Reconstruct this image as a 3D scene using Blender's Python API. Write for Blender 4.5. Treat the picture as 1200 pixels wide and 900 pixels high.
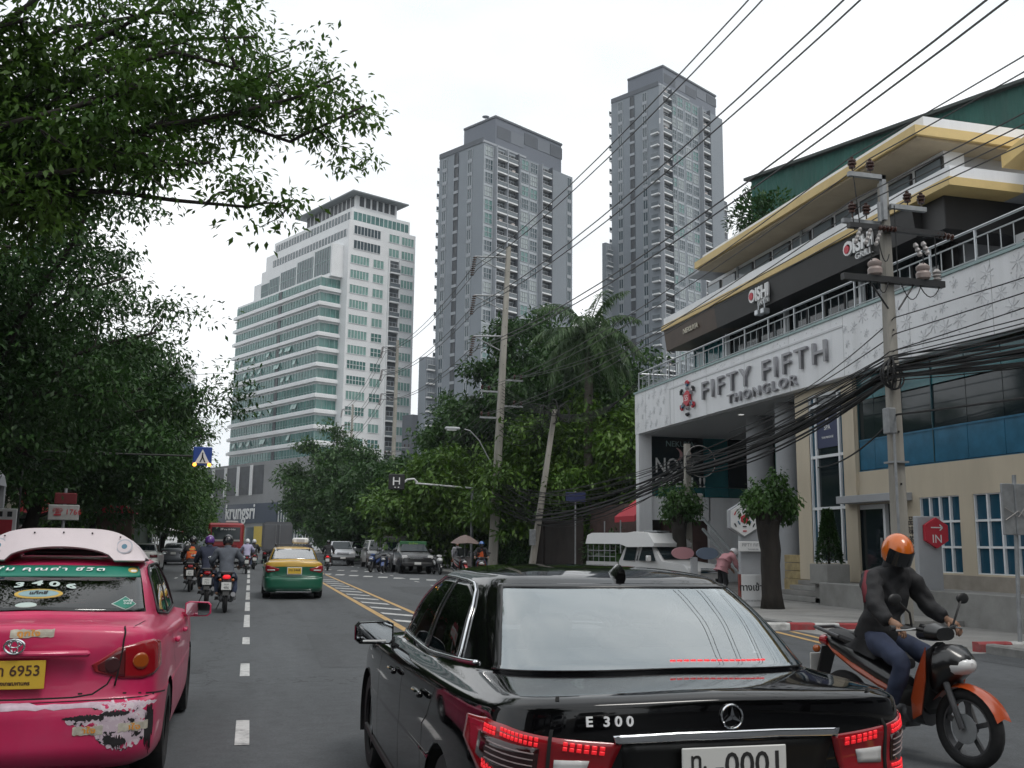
import bpy, bmesh, math, random
import numpy as np
from mathutils import Vector, Matrix, Euler
for _o in list(bpy.data.objects): bpy.data.objects.remove(_o)
random.seed(7); RNG = np.random.default_rng(11)
SC = bpy.context.scene
COL = SC.collection
R = math.radians
# ------------------------------------------------------------------ camera
YAW, PITCH, ROLL, CAM_H = 0.252305, 0.160285, 0.012, 1.6
cam_d = bpy.data.cameras.new('camera'); cam_o = bpy.data.objects.new('camera', cam_d); COL.objects.link(cam_o)
cam_d.sensor_width = 36; cam_d.lens = 35.01; cam_d.clip_end = 3000; cam_d.clip_start = 0.05
_f = Vector((math.sin(YAW)*math.cos(PITCH), math.cos(YAW)*math.cos(PITCH), math.sin(PITCH)))
_r = Vector((math.cos(YAW), -math.sin(YAW), 0)); _u = _r.cross(_f)
_r2 = _r*math.cos(ROLL)+_u*math.sin(ROLL); _u2 = -_r*math.sin(ROLL)+_u*math.cos(ROLL)
cam_o.matrix_world = Matrix(((_r2.x,_u2.x,-_f.x,0),(_r2.y,_u2.y,-_f.y,0),(_r2.z,_u2.z,-_f.z,CAM_H),(0,0,0,1)))
SC.camera = cam_o
# ------------------------------------------------------------------ world, sun, exposure
SUN_EL, SUN_AZ = R(58), R(150)          # azimuth clockwise from +Y: behind the camera, to the right
W = bpy.data.worlds.new('World'); SC.world = W; W.use_nodes = True
wn, wl = W.node_tree.nodes, W.node_tree.links; wn.clear()
sky = wn.new('ShaderNodeTexSky'); sky.sky_type = 'NISHITA'; sky.sun_disc = False
sky.sun_elevation = SUN_EL; sky.sun_rotation = SUN_AZ; sky.air_density = 1.0; sky.dust_density = 4.0; sky.ozone_density = 1.0
hs = wn.new('ShaderNodeHueSaturation'); hs.inputs['Saturation'].default_value = 0.22
tc = wn.new('ShaderNodeTexCoord'); mp = wn.new('ShaderNodeMapping'); mp.inputs['Scale'].default_value = (1,1,2.6)
nz = wn.new('ShaderNodeTexNoise'); nz.inputs['Scale'].default_value = 1.7; nz.inputs['Detail'].default_value = 5; nz.inputs['Roughness'].default_value = .55
cr = wn.new('ShaderNodeValToRGB'); cr.color_ramp.elements[0].position = .3; cr.color_ramp.elements[1].position = .7
cr.color_ramp.elements[0].color = (9.0,9.8,10.4,1); cr.color_ramp.elements[1].color = (13.6,13.8,13.9,1)
mx = wn.new('ShaderNodeMix'); mx.data_type = 'RGBA'; mx.inputs[0].default_value = .88
bg = wn.new('ShaderNodeBackground'); bg.inputs['Strength'].default_value = 0.100
wo = wn.new('ShaderNodeOutputWorld')
wl.new(sky.outputs[0], hs.inputs['Color']); wl.new(tc.outputs['Generated'], mp.inputs[0]); wl.new(mp.outputs[0], nz.inputs['Vector'])
wl.new(nz.outputs['Fac'], cr.inputs[0]); wl.new(hs.outputs[0], mx.inputs[6]); wl.new(cr.outputs[0], mx.inputs[7])
wl.new(mx.outputs[2], bg.inputs['Color']); wl.new(bg.outputs[0], wo.inputs['Surface'])
sl = bpy.data.lights.new('sun','SUN'); sl.energy = 1.3; sl.angle = R(18); sl.color = (1,.96,.9)
so = bpy.data.objects.new('sun', sl); COL.objects.link(so)
_sd = Vector((math.sin(SUN_AZ)*math.cos(SUN_EL), math.cos(SUN_AZ)*math.cos(SUN_EL), math.sin(SUN_EL)))
so.rotation_euler = _sd.to_track_quat('Z','Y').to_euler(); so.location = (0,0,60)
SC.view_settings.view_transform = 'Standard'; SC.view_settings.look = 'None'; SC.view_settings.exposure = 0.0; SC.view_settings.gamma = 1.0
SC.view_settings.use_curve_mapping = False
SC.render.resolution_x, SC.render.resolution_y = 1024, 768
try:
    SC.cycles.max_bounces = 6; SC.cycles.transparent_max_bounces = 8; SC.cycles.volume_bounces = 0
    SC.cycles.caustics_reflective = False; SC.cycles.caustics_refractive = False
except Exception: pass
# ------------------------------------------------------------------ materials
MATS = {}
def M(name, col=(.5,.5,.5), rough=.6, metal=0, var=.0, scale=4., bump=0., bscale=40., coat=0., spec=.5, emit=0., trans=0., dirt=0., dcol=(.09,.08,.07), alpha=1., col2=None, stretch=(1,1,1), transl=0.):
    """principled material; var/col2: noise variation of the base colour, dirt: blotchy wear, bump: fine relief"""
    if name in MATS: return MATS[name]
    m = bpy.data.materials.new(name); m.use_nodes = True; MATS[name] = m
    n, l = m.node_tree.nodes, m.node_tree.links
    b = n['Principled BSDF']; b.inputs['Roughness'].default_value = rough; b.inputs['Metallic'].default_value = metal
    b.inputs['Coat Weight'].default_value = coat; b.inputs['Coat Roughness'].default_value = .04
    b.inputs['Specular IOR Level'].default_value = spec; b.inputs['Transmission Weight'].default_value = trans
    b.inputs['Alpha'].default_value = alpha
    c = (*col,1); b.inputs['Base Color'].default_value = c
    m.diffuse_color = c
    if emit: b.inputs['Emission Color'].default_value = c; b.inputs['Emission Strength'].default_value = emit
    if var or col2 or bump or dirt:
        t = n.new('ShaderNodeTexCoord'); mpn = n.new('ShaderNodeMapping'); mpn.inputs['Scale'].default_value = stretch
        l.new(t.outputs['Object'], mpn.inputs[0]); vec = mpn.outputs[0]
    out = None
    if var or col2:
        z = n.new('ShaderNodeTexNoise'); z.inputs['Scale'].default_value = scale; z.inputs['Detail'].default_value = 6; z.inputs['Roughness'].default_value = .6
        l.new(vec, z.inputs['Vector'])
        r = n.new('ShaderNodeValToRGB'); r.color_ramp.elements[0].position = .3; r.color_ramp.elements[1].position = .7
        c2 = col2 or tuple(min(1,x*(1+var)) for x in col); c1 = col if col2 else tuple(x*(1-var) for x in col)
        r.color_ramp.elements[0].color = (*c1,1); r.color_ramp.elements[1].color = (*c2,1)
        l.new(z.outputs['Fac'], r.inputs[0]); out = r.outputs[0]
    if dirt:
        z2 = n.new('ShaderNodeTexNoise'); z2.inputs['Scale'].default_value = scale*.6; z2.inputs['Detail'].default_value = 9; z2.inputs['Roughness'].default_value = .72
        l.new(vec, z2.inputs['Vector'])
        r2 = n.new('ShaderNodeValToRGB'); r2.color_ramp.elements[0].position = .47; r2.color_ramp.elements[1].position = .72
        r2.color_ramp.elements[0].color = (0,0,0,1); r2.color_ramp.elements[1].color = (dirt,dirt,dirt,1); l.new(z2.outputs['Fac'], r2.inputs[0])
        x = n.new('ShaderNodeMix'); x.data_type='RGBA'; l.new(r2.outputs[0], x.inputs[0])
        if out: l.new(out, x.inputs[6])
        else: x.inputs[6].default_value = c
        x.inputs[7].default_value = (*dcol,1); out = x.outputs[2]
    if out: l.new(out, b.inputs['Base Color'])
    if bump:
        z3 = n.new('ShaderNodeTexNoise'); z3.inputs['Scale'].default_value = bscale; z3.inputs['Detail'].default_value = 4; l.new(vec, z3.inputs['Vector'])
        bp = n.new('ShaderNodeBump'); bp.inputs['Strength'].default_value = bump; bp.inputs['Distance'].default_value = .02
        l.new(z3.outputs['Fac'], bp.inputs['Height']); l.new(bp.outputs[0], b.inputs['Normal'])
    if transl:
        tr = n.new('ShaderNodeBsdfTranslucent'); ms = n.new('ShaderNodeMixShader'); ms.inputs[0].default_value = transl
        if out: l.new(out, tr.inputs['Color'])
        else: tr.inputs['Color'].default_value = c
        o = n['Material Output']; l.new(b.outputs[0], ms.inputs[1]); l.new(tr.outputs[0], ms.inputs[2]); l.new(ms.outputs[0], o.inputs['Surface'])
    return m
# ------------------------------------------------------------------ object helpers
def tag(o, label=None, cat=None, group=None, kind=None):
    if label: o['label'] = label
    if cat: o['category'] = cat
    if group: o['group'] = group
    if kind: o['kind'] = kind
    return o
def empty(name, loc=(0,0,0), rz=0., label=None, cat=None, group=None):
    o = bpy.data.objects.new(name, None); o.empty_display_size = .2; COL.objects.link(o)
    o.location = loc; o.rotation_euler = (0,0,rz); return tag(o, label, cat, group)
def link_mesh(name, me, mats=None, parent=None, loc=None, rot=None):
    o = bpy.data.objects.new(name, me); COL.objects.link(o)
    if mats is not None and not me.materials:
        for m in (mats if isinstance(mats,(list,tuple)) else [mats]): me.materials.append(m)
    if parent: o.parent = parent
    if loc is not None: o.location = loc
    if rot is not None: o.rotation_euler = rot
    return o
def copy_tree(o, parent=None, swap=None):
    c = o.copy(); COL.objects.link(c); c.parent = parent
    for ch in list(o.children): copy_tree(ch, c)
    return c
class MB:
    """mesh builder: collects verts and faces, builds one mesh object"""
    def __init__(s): s.v=[]; s.f=[]; s.m=[]; s.mi=0
    def add(s, vs, fs):
        k=len(s.v); s.v += [tuple(p) for p in vs]; s.f += [tuple(i+k for i in q) for q in fs]; s.m += [s.mi]*len(fs); return s
    def box(s, x0,x1,y0,y1,z0,z1, T=None):
        vs=[(x0,y0,z0),(x1,y0,z0),(x1,y1,z0),(x0,y1,z0),(x0,y0,z1),(x1,y0,z1),(x1,y1,z1),(x0,y1,z1)]
        if T is not None: vs=[T@Vector(p) for p in vs]
        return s.add(vs,[(3,2,1,0),(4,5,6,7),(0,1,5,4),(1,2,6,5),(2,3,7,6),(3,0,4,7)])
    def bbox(s, x0,x1,y0,y1,z0,z1, b=.01, T=None):
        """box with chamfered edges"""
        b=min(b,(x1-x0)*.45,(y1-y0)*.45,(z1-z0)*.45); vs=[]
        for z,i in ((z0,b),(z0+b,0),(z1-b,0),(z1,b)):
            if i: pts=[(x0+b,y0+b),(x1-b,y0+b),(x1-b,y1-b),(x0+b,y1-b)]; pts=[p for p in pts for _ in (0,1)]
            else: pts=[(x0,y0+b),(x0+b,y0),(x1-b,y0),(x1,y0+b),(x1,y1-b),(x1-b,y1),(x0+b,y1),(x0,y1-b)]
            vs+=[(p[0],p[1],z) for p in pts]
        fs=[tuple(range(7,-1,-1)),tuple(range(24,32))]
        for r in range(3):
            for i in range(8): j=(i+1)%8; fs.append((r*8+i,r*8+j,r*8+8+j,r*8+8+i))
        if T is not None: vs=[T@Vector(p) for p in vs]
        return s.add(vs,fs)
    def ring(s, rings, cap0=True, cap1=True, closed=True):
        n=len(rings[0]); vs=[p for r in rings for p in r]; fs=[]
        for a in range(len(rings)-1):
            for i in range(n if closed else n-1):
                j=(i+1)%n; fs.append((a*n+i,a*n+j,(a+1)*n+j,(a+1)*n+i))
        if cap0: fs.append(tuple(range(n-1,-1,-1)))
        if cap1: fs.append(tuple(range((len(rings)-1)*n,len(rings)*n)))
        return s.add(vs,fs)
    def tube(s, pts, r, n=8, caps=True):
        """r scalar or list"""
        P=[Vector(p) for p in pts]; rr=r if isinstance(r,(list,tuple)) else [r]*len(P); rings=[]; up=None
        for i,p in enumerate(P):
            d=(P[min(i+1,len(P)-1)]-P[max(i-1,0)]).normalized()
            if up is None: up=Vector((0,0,1)) if abs(d.z)<.9 else Vector((1,0,0))
            a=d.cross(up).normalized(); 
            if a.length<1e-6: a=Vector((1,0,0))
            b=a.cross(d).normalized(); up=b
            rings.append([p+(a*math.cos(t)+b*math.sin(t))*rr[i] for t in [2*math.pi*k/n for k in range(n)]])
        return s.ring(rings,caps,caps)
    def cyl(s, p0,p1,r0,r1=None,n=12): return s.tube([p0,p1],[r0,r0 if r1 is None else r1],n)
    def lathe(s, prof, n=20, T=None, caps=True):
        rings=[[Vector((r*math.cos(2*math.pi*k/n),r*math.sin(2*math.pi*k/n),z)) for k in range(n)] for r,z in prof]
        if T is not None: rings=[[T@p for p in q] for q in rings]
        return s.ring(rings,caps,caps)
    def prism(s, poly, v, T=None):
        """poly: list of 3d points, extruded by vector v"""
        v=Vector(v); a=[Vector(p) for p in poly]; b=[p+v for p in a]
        if T is not None: a=[T@p for p in a]; b=[T@p for p in b]
        n=len(a); return s.add(a+b,[tuple(range(n-1,-1,-1)),tuple(range(n,2*n))]+[(i,(i+1)%n,n+(i+1)%n,n+i) for i in range(n)])
    def grid(s, G, closed_u=False):
        nu=len(G); nv=len(G[0]); fs=[]
        for i in range(nu if closed_u else nu-1):
            for j in range(nv-1): k=(i+1)%nu; fs.append((i*nv+j,k*nv+j,k*nv+j+1,i*nv+j+1))
        return s.add([p for row in G for p in row],fs)
    def ball(s, c, r, n=12, m=8, sc=(1,1,1), T=None):
        rings=[]
        for a in range(1,m):
            t=math.pi*a/m; rings.append([Vector((c[0]+r*sc[0]*math.sin(t)*math.cos(2*math.pi*k/n),c[1]+r*sc[1]*math.sin(t)*math.sin(2*math.pi*k/n),c[2]-r*sc[2]*math.cos(t))) for k in range(n)])
        if T is not None: rings=[[T@p for p in q] for q in rings]
        return s.ring(rings,True,True)
    def torus(s, c, R_, r, n=24, m=8, T=None):
        G=[]
        for i in range(n):
            a=2*math.pi*i/n; G.append([Vector((c[0]+(R_+r*math.cos(t))*math.cos(a),c[1]+(R_+r*math.cos(t))*math.sin(a),c[2]+r*math.sin(t))) for t in [2*math.pi*k/m for k in range(m+1)]])
        if T is not None: G=[[T@p for p in q] for q in G]
        return s.grid(G,True)
    def mesh(s, name, mats=None, smooth=False, recalc=True):
        me=bpy.data.meshes.new(name); me.from_pydata(s.v,[],s.f); 
        if mats is not None:
            for m in (mats if isinstance(mats,(list,tuple)) else [mats]): me.materials.append(m)
            if isinstance(mats,(list,tuple)) and len(mats)>1: me.polygons.foreach_set('material_index', s.m)
        if recalc:
            bm=bmesh.new(); bm.from_mesh(me); bmesh.ops.recalc_face_normals(bm,faces=bm.faces); bm.to_mesh(me); bm.free()
        if smooth:
            me.polygons.foreach_set('use_smooth',[True]*len(me.polygons))
            if smooth!='all': me.set_sharp_from_angle(angle=R(38))
        me.update(); return me
    def build(s, name, mats, parent=None, smooth=False, loc=None, rot=None, recalc=True):
        return link_mesh(name, s.mesh(name,mats,smooth,recalc), None, parent, loc, rot)
def box_obj(name, mat, x0,x1,y0,y1,z0,z1, parent=None, bev=0.):
    mb=MB(); (mb.bbox(x0,x1,y0,y1,z0,z1,bev) if bev else mb.box(x0,x1,y0,y1,z0,z1)); return mb.build(name,mat,parent)
_tcache={}
def text_mesh(txt, size, extr, mat, align='CENTER', bold=0., spacing=1.):
    key=(txt,size,extr,mat.name,align,bold,spacing)
    if key in _tcache: return _tcache[key]
    cu=bpy.data.curves.new('lettering','FONT'); cu.body=txt; cu.size=size; cu.extrude=extr; cu.align_x=align; cu.align_y='CENTER'; cu.offset=bold; cu.resolution_u=3; cu.space_character=spacing
    o=bpy.data.objects.new('lettering_tmp',cu); COL.objects.link(o); dg=bpy.context.evaluated_depsgraph_get()
    me=bpy.data.meshes.new_from_object(o.evaluated_get(dg)); bpy.data.objects.remove(o); me.materials.clear(); me.materials.append(mat); me.name='lettering'
    _tcache[key]=me; return me
def basis(right, up, loc):
    r=Vector(right).normalized(); u=Vector(up); u=(u-r*u.dot(r)).normalized(); n=r.cross(u)
    return Matrix(((r.x,u.x,n.x,loc[0]),(r.y,u.y,n.y,loc[1]),(r.z,u.z,n.z,loc[2]),(0,0,0,1)))
def text(txt, size, mat, loc, right, up=(0,0,1), extr=.004, parent=None, name='lettering', align='CENTER', bold=0., sx=1., spacing=1.):
    """flat or raised lettering; right = reading direction, the readable side faces right x up"""
    o=bpy.data.objects.new(name, text_mesh(txt,size,extr,mat,align,bold,spacing)); COL.objects.link(o)
    if parent: o.parent=parent
    o.matrix_local=basis(right,up,loc)@Matrix.Diagonal((sx,1,1,1)); return o
def skin_mesh(name, verts, edges, radii, mat, sub=2, root=0):
    me=bpy.data.meshes.new(name); me.from_pydata(verts,edges,[]); o=bpy.data.objects.new(name,me); COL.objects.link(o)
    md=o.modifiers.new('s','SKIN'); md.use_smooth_shade=True; md.branch_smoothing=.4
    for i,v in enumerate(me.skin_vertices[0].data):
        r=radii[i]; v.radius=(r,r) if not isinstance(r,(tuple,list)) else r; v.use_root=(i==root)
    ss=o.modifiers.new('u','SUBSURF'); ss.levels=sub; ss.render_levels=sub
    dg=bpy.context.evaluated_depsgraph_get(); m2=bpy.data.meshes.new_from_object(o.evaluated_get(dg)); bpy.data.objects.remove(o); bpy.data.meshes.remove(me)
    m2.materials.clear(); m2.materials.append(mat); m2.name=name
    m2.polygons.foreach_set('use_smooth',[True]*len(m2.polygons)); return m2
# ------------------------------------------------------------------ ground, road, pavements
def wp(o, root):
    """parent o (built in world coordinates) under an unrotated root"""
    o.parent=root; o.matrix_parent_inverse=Matrix.Translation(root.location).inverted(); return o
def asphalt(name, base, seed):
    m=bpy.data.materials.new(name); m.use_nodes=True; n,l=m.node_tree.nodes,m.node_tree.links; b=n['Principled BSDF']; b.inputs['Roughness'].default_value=.78; b.inputs['Specular IOR Level'].default_value=.35
    t=n.new('ShaderNodeTexCoord')
    def noise(sc,det,rough,stretch=(1,1,1)):
        mpn=n.new('ShaderNodeMapping'); mpn.inputs['Scale'].default_value=stretch; mpn.inputs['Location'].default_value=(seed,seed*2,0); l.new(t.outputs['Object'],mpn.inputs[0])
        z=n.new('ShaderNodeTexNoise'); z.inputs['Scale'].default_value=sc; z.inputs['Detail'].default_value=det; z.inputs['Roughness'].default_value=rough; l.new(mpn.outputs[0],z.inputs['Vector']); return z.outputs['Fac']
    def ramp(fac,p0,p1,c0,c1):
        r=n.new('ShaderNodeValToRGB'); r.color_ramp.elements[0].position=p0; r.color_ramp.elements[1].position=p1; r.color_ramp.elements[0].color=(*c0,1); r.color_ramp.elements[1].color=(*c1,1); l.new(fac,r.inputs[0]); return r.outputs[0]
    def mul(a,c):
        x=n.new('ShaderNodeMix'); x.data_type='RGBA'; x.blend_type='MULTIPLY'; x.inputs[0].default_value=1; l.new(a,x.inputs[6]); l.new(c,x.inputs[7]); return x.outputs[2]
    lo=tuple(k*.74 for k in base); hi=tuple(k*1.2 for k in base)
    big=ramp(noise(.35,5,.6,(1,.18,1)),.3,.7,lo,hi)
    spk=ramp(noise(160,2,.5),.3,.75,(.7,.7,.7),(1.35,1.35,1.33))
    mid=ramp(noise(6,6,.7),.35,.7,(.82,.82,.82),(1.12,1.12,1.12))
    oil=ramp(noise(.9,7,.7,(1,.35,1)),.56,.74,(1,1,1),(.60,.59,.58))
    grit=ramp(noise(38,3,.7),.35,.72,(.80,.80,.80),(1.22,1.22,1.21)); path=ramp(noise(1.1,3,.6,(1,.03,1)),.35,.65,(.86,.86,.86),(1.08,1.08,1.08))
    out=mul(mul(mul(mul(mul(big,spk),mid),oil),grit),path)
    # fine cracks
    mpn=n.new('ShaderNodeMapping'); mpn.inputs['Scale'].default_value=(.55,.22,1); l.new(t.outputs['Object'],mpn.inputs[0])
    v=n.new('ShaderNodeTexVoronoi'); v.feature='DISTANCE_TO_EDGE'; v.inputs['Scale'].default_value=.6
    w=n.new('ShaderNodeTexNoise'); w.inputs['Scale'].default_value=2.2; w.inputs['Detail'].default_value=5; l.new(t.outputs['Object'],w.inputs['Vector'])
    av=n.new('ShaderNodeMix'); av.data_type='RGBA'; av.blend_type='ADD'; av.inputs[0].default_value=.55; l.new(mpn.outputs[0],av.inputs[6]); l.new(w.outputs['Color'],av.inputs[7]); l.new(av.outputs[2],v.inputs['Vector'])
    out=mul(out,ramp(v.outputs['Distance'],.0,.006,(.45,.45,.45),(1,1,1)))
    l.new(out,b.inputs['Base Color'])
    bp=n.new('ShaderNodeBump'); bp.inputs['Strength'].default_value=.35; bp.inputs['Distance'].default_value=.01; l.new(noise(120,3,.6),bp.inputs['Height']); l.new(bp.outputs[0],b.inputs['Normal'])
    return m
m_asph=asphalt('asphalt',(.080,.085,.092),3.1)
m_soil=M('ground_soil',(.10,.095,.085),.95,var=.25,scale=.6)
m_pave=M('concrete_paving',(.25,.245,.235),.9,var=.16,scale=1.3,bump=.25,bscale=60,dirt=.45,dcol=(.11,.105,.1))
m_conc=M('concrete',(.27,.268,.258),.9,var=.15,scale=1.6,bump=.3,bscale=50,dirt=.5,dcol=(.13,.125,.115))
m_white=M('road_paint_white',(.50,.50,.49),.75,var=.12,scale=9,dirt=.95,dcol=(.10,.10,.105))
m_yel=M('road_paint_yellow',(.46,.29,.11),.75,var=.15,scale=7,dirt=.7,dcol=(.15,.13,.1))
m_kred=M('kerb_paint_red',(.33,.045,.05),.8,var=.2,scale=7,dirt=.7,dcol=(.18,.13,.12))
m_kwht=M('kerb_paint_white',(.55,.55,.54),.8,var=.15,scale=7,dirt=.7,dcol=(.2,.19,.18))
m_kgry=M('kerb_concrete',(.22,.218,.21),.9,var=.2,scale=4,dirt=.5)
mb=MB(); mb.add([(-1500,-1500,-.03),(1500,-1500,-.03),(1500,1500,-.03),(-1500,1500,-.03)],[(0,1,2,3)])
tag(mb.build('ground',m_soil),kind='structure')
# road: straight along +Y, bending left beyond 165 m
path=[(2.15,y,0.) for y in range(-30,166,5)]
a=0; x,y=2.15,165
for i in range(26):
    a+=R(2.6); x-=math.sin(a)*5; y+=math.cos(a)*5; path.append((x,y,a))
G=[]
for (x,y,a) in path: G.append([(x+math.cos(a)*s,y+math.sin(a)*s,0.) for s in (-8.35,-4,0,4,8.35)])
mb=MB(); mb.grid(G); tag(mb.build('road',m_asph),kind='structure')
# driveway apron between the two kerb ends on the right
mb=MB(); mb.add([(10.5,13.6,.0),(14.62,13.6,.02),(14.62,18.5,.02),(10.5,18.5,.0)],[(0,1,2,3)]); tag(mb.build('driveway',m_pave,),kind='structure')
def pavement(name, poly, z=.14):
    mb=MB(); mb.prism([(p[0],p[1],-.02) for p in poly],(0,0,z+.02)); return tag(mb.build(name,m_pave),kind='structure')
def kerb_run(root, p0, p1, cols, h=.15, w=.16, L=1.0, fall=None):
    """row of kerb stones from p0 to p1; each stone a part of the pavement"""
    d=Vector((p1[0]-p0[0],p1[1]-p0[1],0)); n=max(1,round(d.length/L)); d.normalize(); s=Vector((-d.y,d.x,0)); st=Vector((*p0,0)); LL=(Vector((*p1,0))-st).length/n
    for i in range(n):
        a=st+d*(LL*i+.006); b=st+d*(LL*(i+1)-.006); ha=hb=h
        if fall: ha=h*(1-fall*i/n); hb=h*(1-fall*(i+1)/n)
        j=random.uniform(-.006,.006)
        vs=[]
        for q,hh in ((a,ha),(b,hb)):
            vs.append([q+Vector((0,0,-.02)),q+Vector((0,0,hh*.8+j)),q+s*.025+Vector((0,0,hh+j)),q+s*w+Vector((0,0,hh+j)),q+s*w+Vector((0,0,-.02))])
        mb=MB(); mb.ring([[v for v in vs[0]],[v for v in vs[1]]]); o=mb.build('kerb_stone',cols[i%len(cols)]); o.parent=root
pr_=pavement('pavement_right',[(10.66,18.36),(12.2,18.36),(14.6,18.36),(14.6,24.6),(16.2,27),(24,39),(14.6,44),(14.9,165),(10.66,165)])
kerb_run(pr_,(10.5,165),(10.5,18.5),[m_kgry,m_kgry],L=2.4); kerb_run(pr_,(9.9,18.2),(12.1,18.2),[m_kwht,m_kred],L=.55,fall=.25)
kerb_run(pr_,(12.1,18.2),(13.4,18.2),[m_kgry],h=.1,fall=.8,L=.7)
pr2=pavement('pavement_near_right',[(11.46,-12),(14.6,-12),(14.6,13.72),(11.46,13.72)],.13)
kerb_run(pr2,(11.3,13.9),(14.5,13.9),[m_kred,m_kwht,m_kwht],L=.62); 
for o in pr2.children: pass
kerb_run(pr2,(11.3,13.75),(11.3,-12),[m_kgry],L=2.)
mb=MB(); mb.add([(10.5,-12,.004),(11.3,-12,.004),(11.3,13.75,.004),(10.5,13.75,.004)],[(0,1,2,3)]); tag(mb.build('road_shoulder',m_asph),kind='structure')
pl=pavement('pavement_left',[(-12,-12),(-6.36,-12),(-6.36,165),(-12,165)])
kerb_run(pl,(-6.2,-12),(-6.2,165),[m_kwht,m_kred,m_kgry],L=2.,)
# ---- painted markings (each its own sheet, parts of the road marking things)
def sheet(name, pts, mat, root, z=.005):
    mb=MB(); mb.add([(p[0],p[1],z) for p in pts],[tuple(range(len(pts)))]); o=mb.build(name,mat,recalc=False); return wp(o,root)
def dash(root,x,y0,y1,w=.11,mat=None): return sheet('dash',[(x-w/2,y0),(x+w/2,y0),(x+w/2,y1),(x-w/2,y1)],mat or m_white,root)
rl=empty('lane_line',(0.02,20,0),0,'broken white lane line between the pink and the black car','road marking')
for y0,y1 in [(0,1.1),(4.2,5.3),(8.55,9.7),(12.8,14.1),(16.7,17.9),(20.0,23.3),(24.6,28.2),(29.4,33.6),(35,39),(41,45),(47,52),(54,59),(61,67),(70,77),(80,90),(95,105),(110,125)]: dash(rl,.02,y0,y1,.115)
rl2=empty('lane_line',(-3.05,30,0),0,'broken white lane line to the left of the motorcyclists','road marking')
for k in range(12,40): dash(rl2,-3.05,k*4.-2,k*4.-.8)
rl3=empty('lane_line',(7,40,0),0,'broken white lane line in front of the parked pickups','road marking')
for k in range(5,36): dash(rl3,7.0,k*4.-1.5,k*4.-.4)
rm=empty('median_marking',(3.2,30,0),0,'yellow double line with white hatching between the two carriageways','road marking')
sheet('yellow_line',[(2.82,2),(2.98,2),(2.98,44.5),(2.86,44.5)],m_yel,rm); sheet('yellow_line',[(3.72,2),(3.86,2),(3.86,57),(3.76,57)],m_yel,rm)
for k in range(2,21):
    y=2.2*k+.4; sheet('hatch_bar',[(3.04,y+1.0),(3.66,y),(3.66,y+.55),(3.04,y+1.55)],m_white,rm)
rc=empty('crosswalk_marking',(5.6,50,0),0,'row of white block markings across the far carriageway','road marking')
for i in range(10):
    t=i/6; x=3.92+t*3.48+0; y=53.1-t*6.9
    sheet('block',[(x-.32,y-.55),(x+.10,y-.75),(x+.32,y+.55),(x-.10,y+.75)],m_white,rc)
for i in range(6):
    t=i/6; x=4.6+t*4; y=61.5-t*7; sheet('block',[(x-.3,y-.6),(x+.08,y-.7),(x+.3,y+.6),(x-.08,y+.7)],m_white,rc)
rk=empty('kerb_line',(9.7,16,0),0,'yellow painted line at the mouth of the driveway','road marking')
sheet('yellow_line',[(9.5,13.5),(9.62,13.5),(10.35,17.9),(10.23,17.9)],m_yel,rk); sheet('yellow_line',[(9.15,13.5),(9.27,13.5),(10.0,17.9),(9.88,17.9)],m_yel,rk)

m_asph2=asphalt('asphalt_patch',(.070,.074,.080),9.7)
for (x0,x1,y0,y1) in ((-2.6,-.5,13.2,14.1),(1.0,2.2,13.5,18.4),(4.6,6.3,17.5,20.8),(-2.2,-1.1,40,47),(5.2,6.6,30,38)):
    j=lambda:random.uniform(-.05,.05); mb=MB(); mb.add([(x0+j(),y0+j(),.003),(x1+j(),y0+j(),.003),(x1+j(),y1+j(),.003),(x0+j(),y1+j(),.003)],[(0,1,2,3)]); tag(mb.build('road_patch',m_asph2,recalc=False),kind='structure')
m_iron=M('cast_iron',(.05,.045,.042),.6,var=.3,scale=12,bump=.8,bscale=35)
for lb,x,y in (('round cast-iron cover near the median hatching',4.9,26.5),):
    mb=MB(); mb.lathe([(0,.004),(.30,.004),(.30,.010),(0,.010)],28); mb.v=[(a+x,b+y,c) for a,b,c in mb.v]; o=mb.build('manhole_cover',m_iron); tag(o,lb,'manhole cover')
# ------------------------------------------------------------------ vegetation
m_bark=M('bark',(.065,.052,.04),.95,var=.35,scale=6,bump=.6,bscale=18,stretch=(1,1,.3))
m_barkd=M('bark_dark',(.022,.018,.015),.95,var=.4,scale=6,bump=.6,bscale=18,stretch=(1,1,.3))
def leafmat(name,c1,c2,rough=.5,tl=.25): return M(name,c1,rough,col2=c2,scale=.9,transl=tl,spec=.35)
m_leaf1=leafmat('leaf_glossy',(.015,.046,.008),(.058,.130,.016))
m_leaf0=leafmat('leaf_near',(.024,.068,.010),(.085,.165,.022),tl=.4)
m_leaf2=leafmat('leaf_dense',(.012,.040,.010),(.042,.105,.018))
m_leaf3=leafmat('leaf_bright',(.030,.088,.010),(.105,.190,.020))
m_leaf4=leafmat('leaf_mid',(.016,.052,.014),(.058,.128,.022))
m_palm=leafmat('palm_frond',(.026,.062,.022),(.075,.13,.045))
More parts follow.
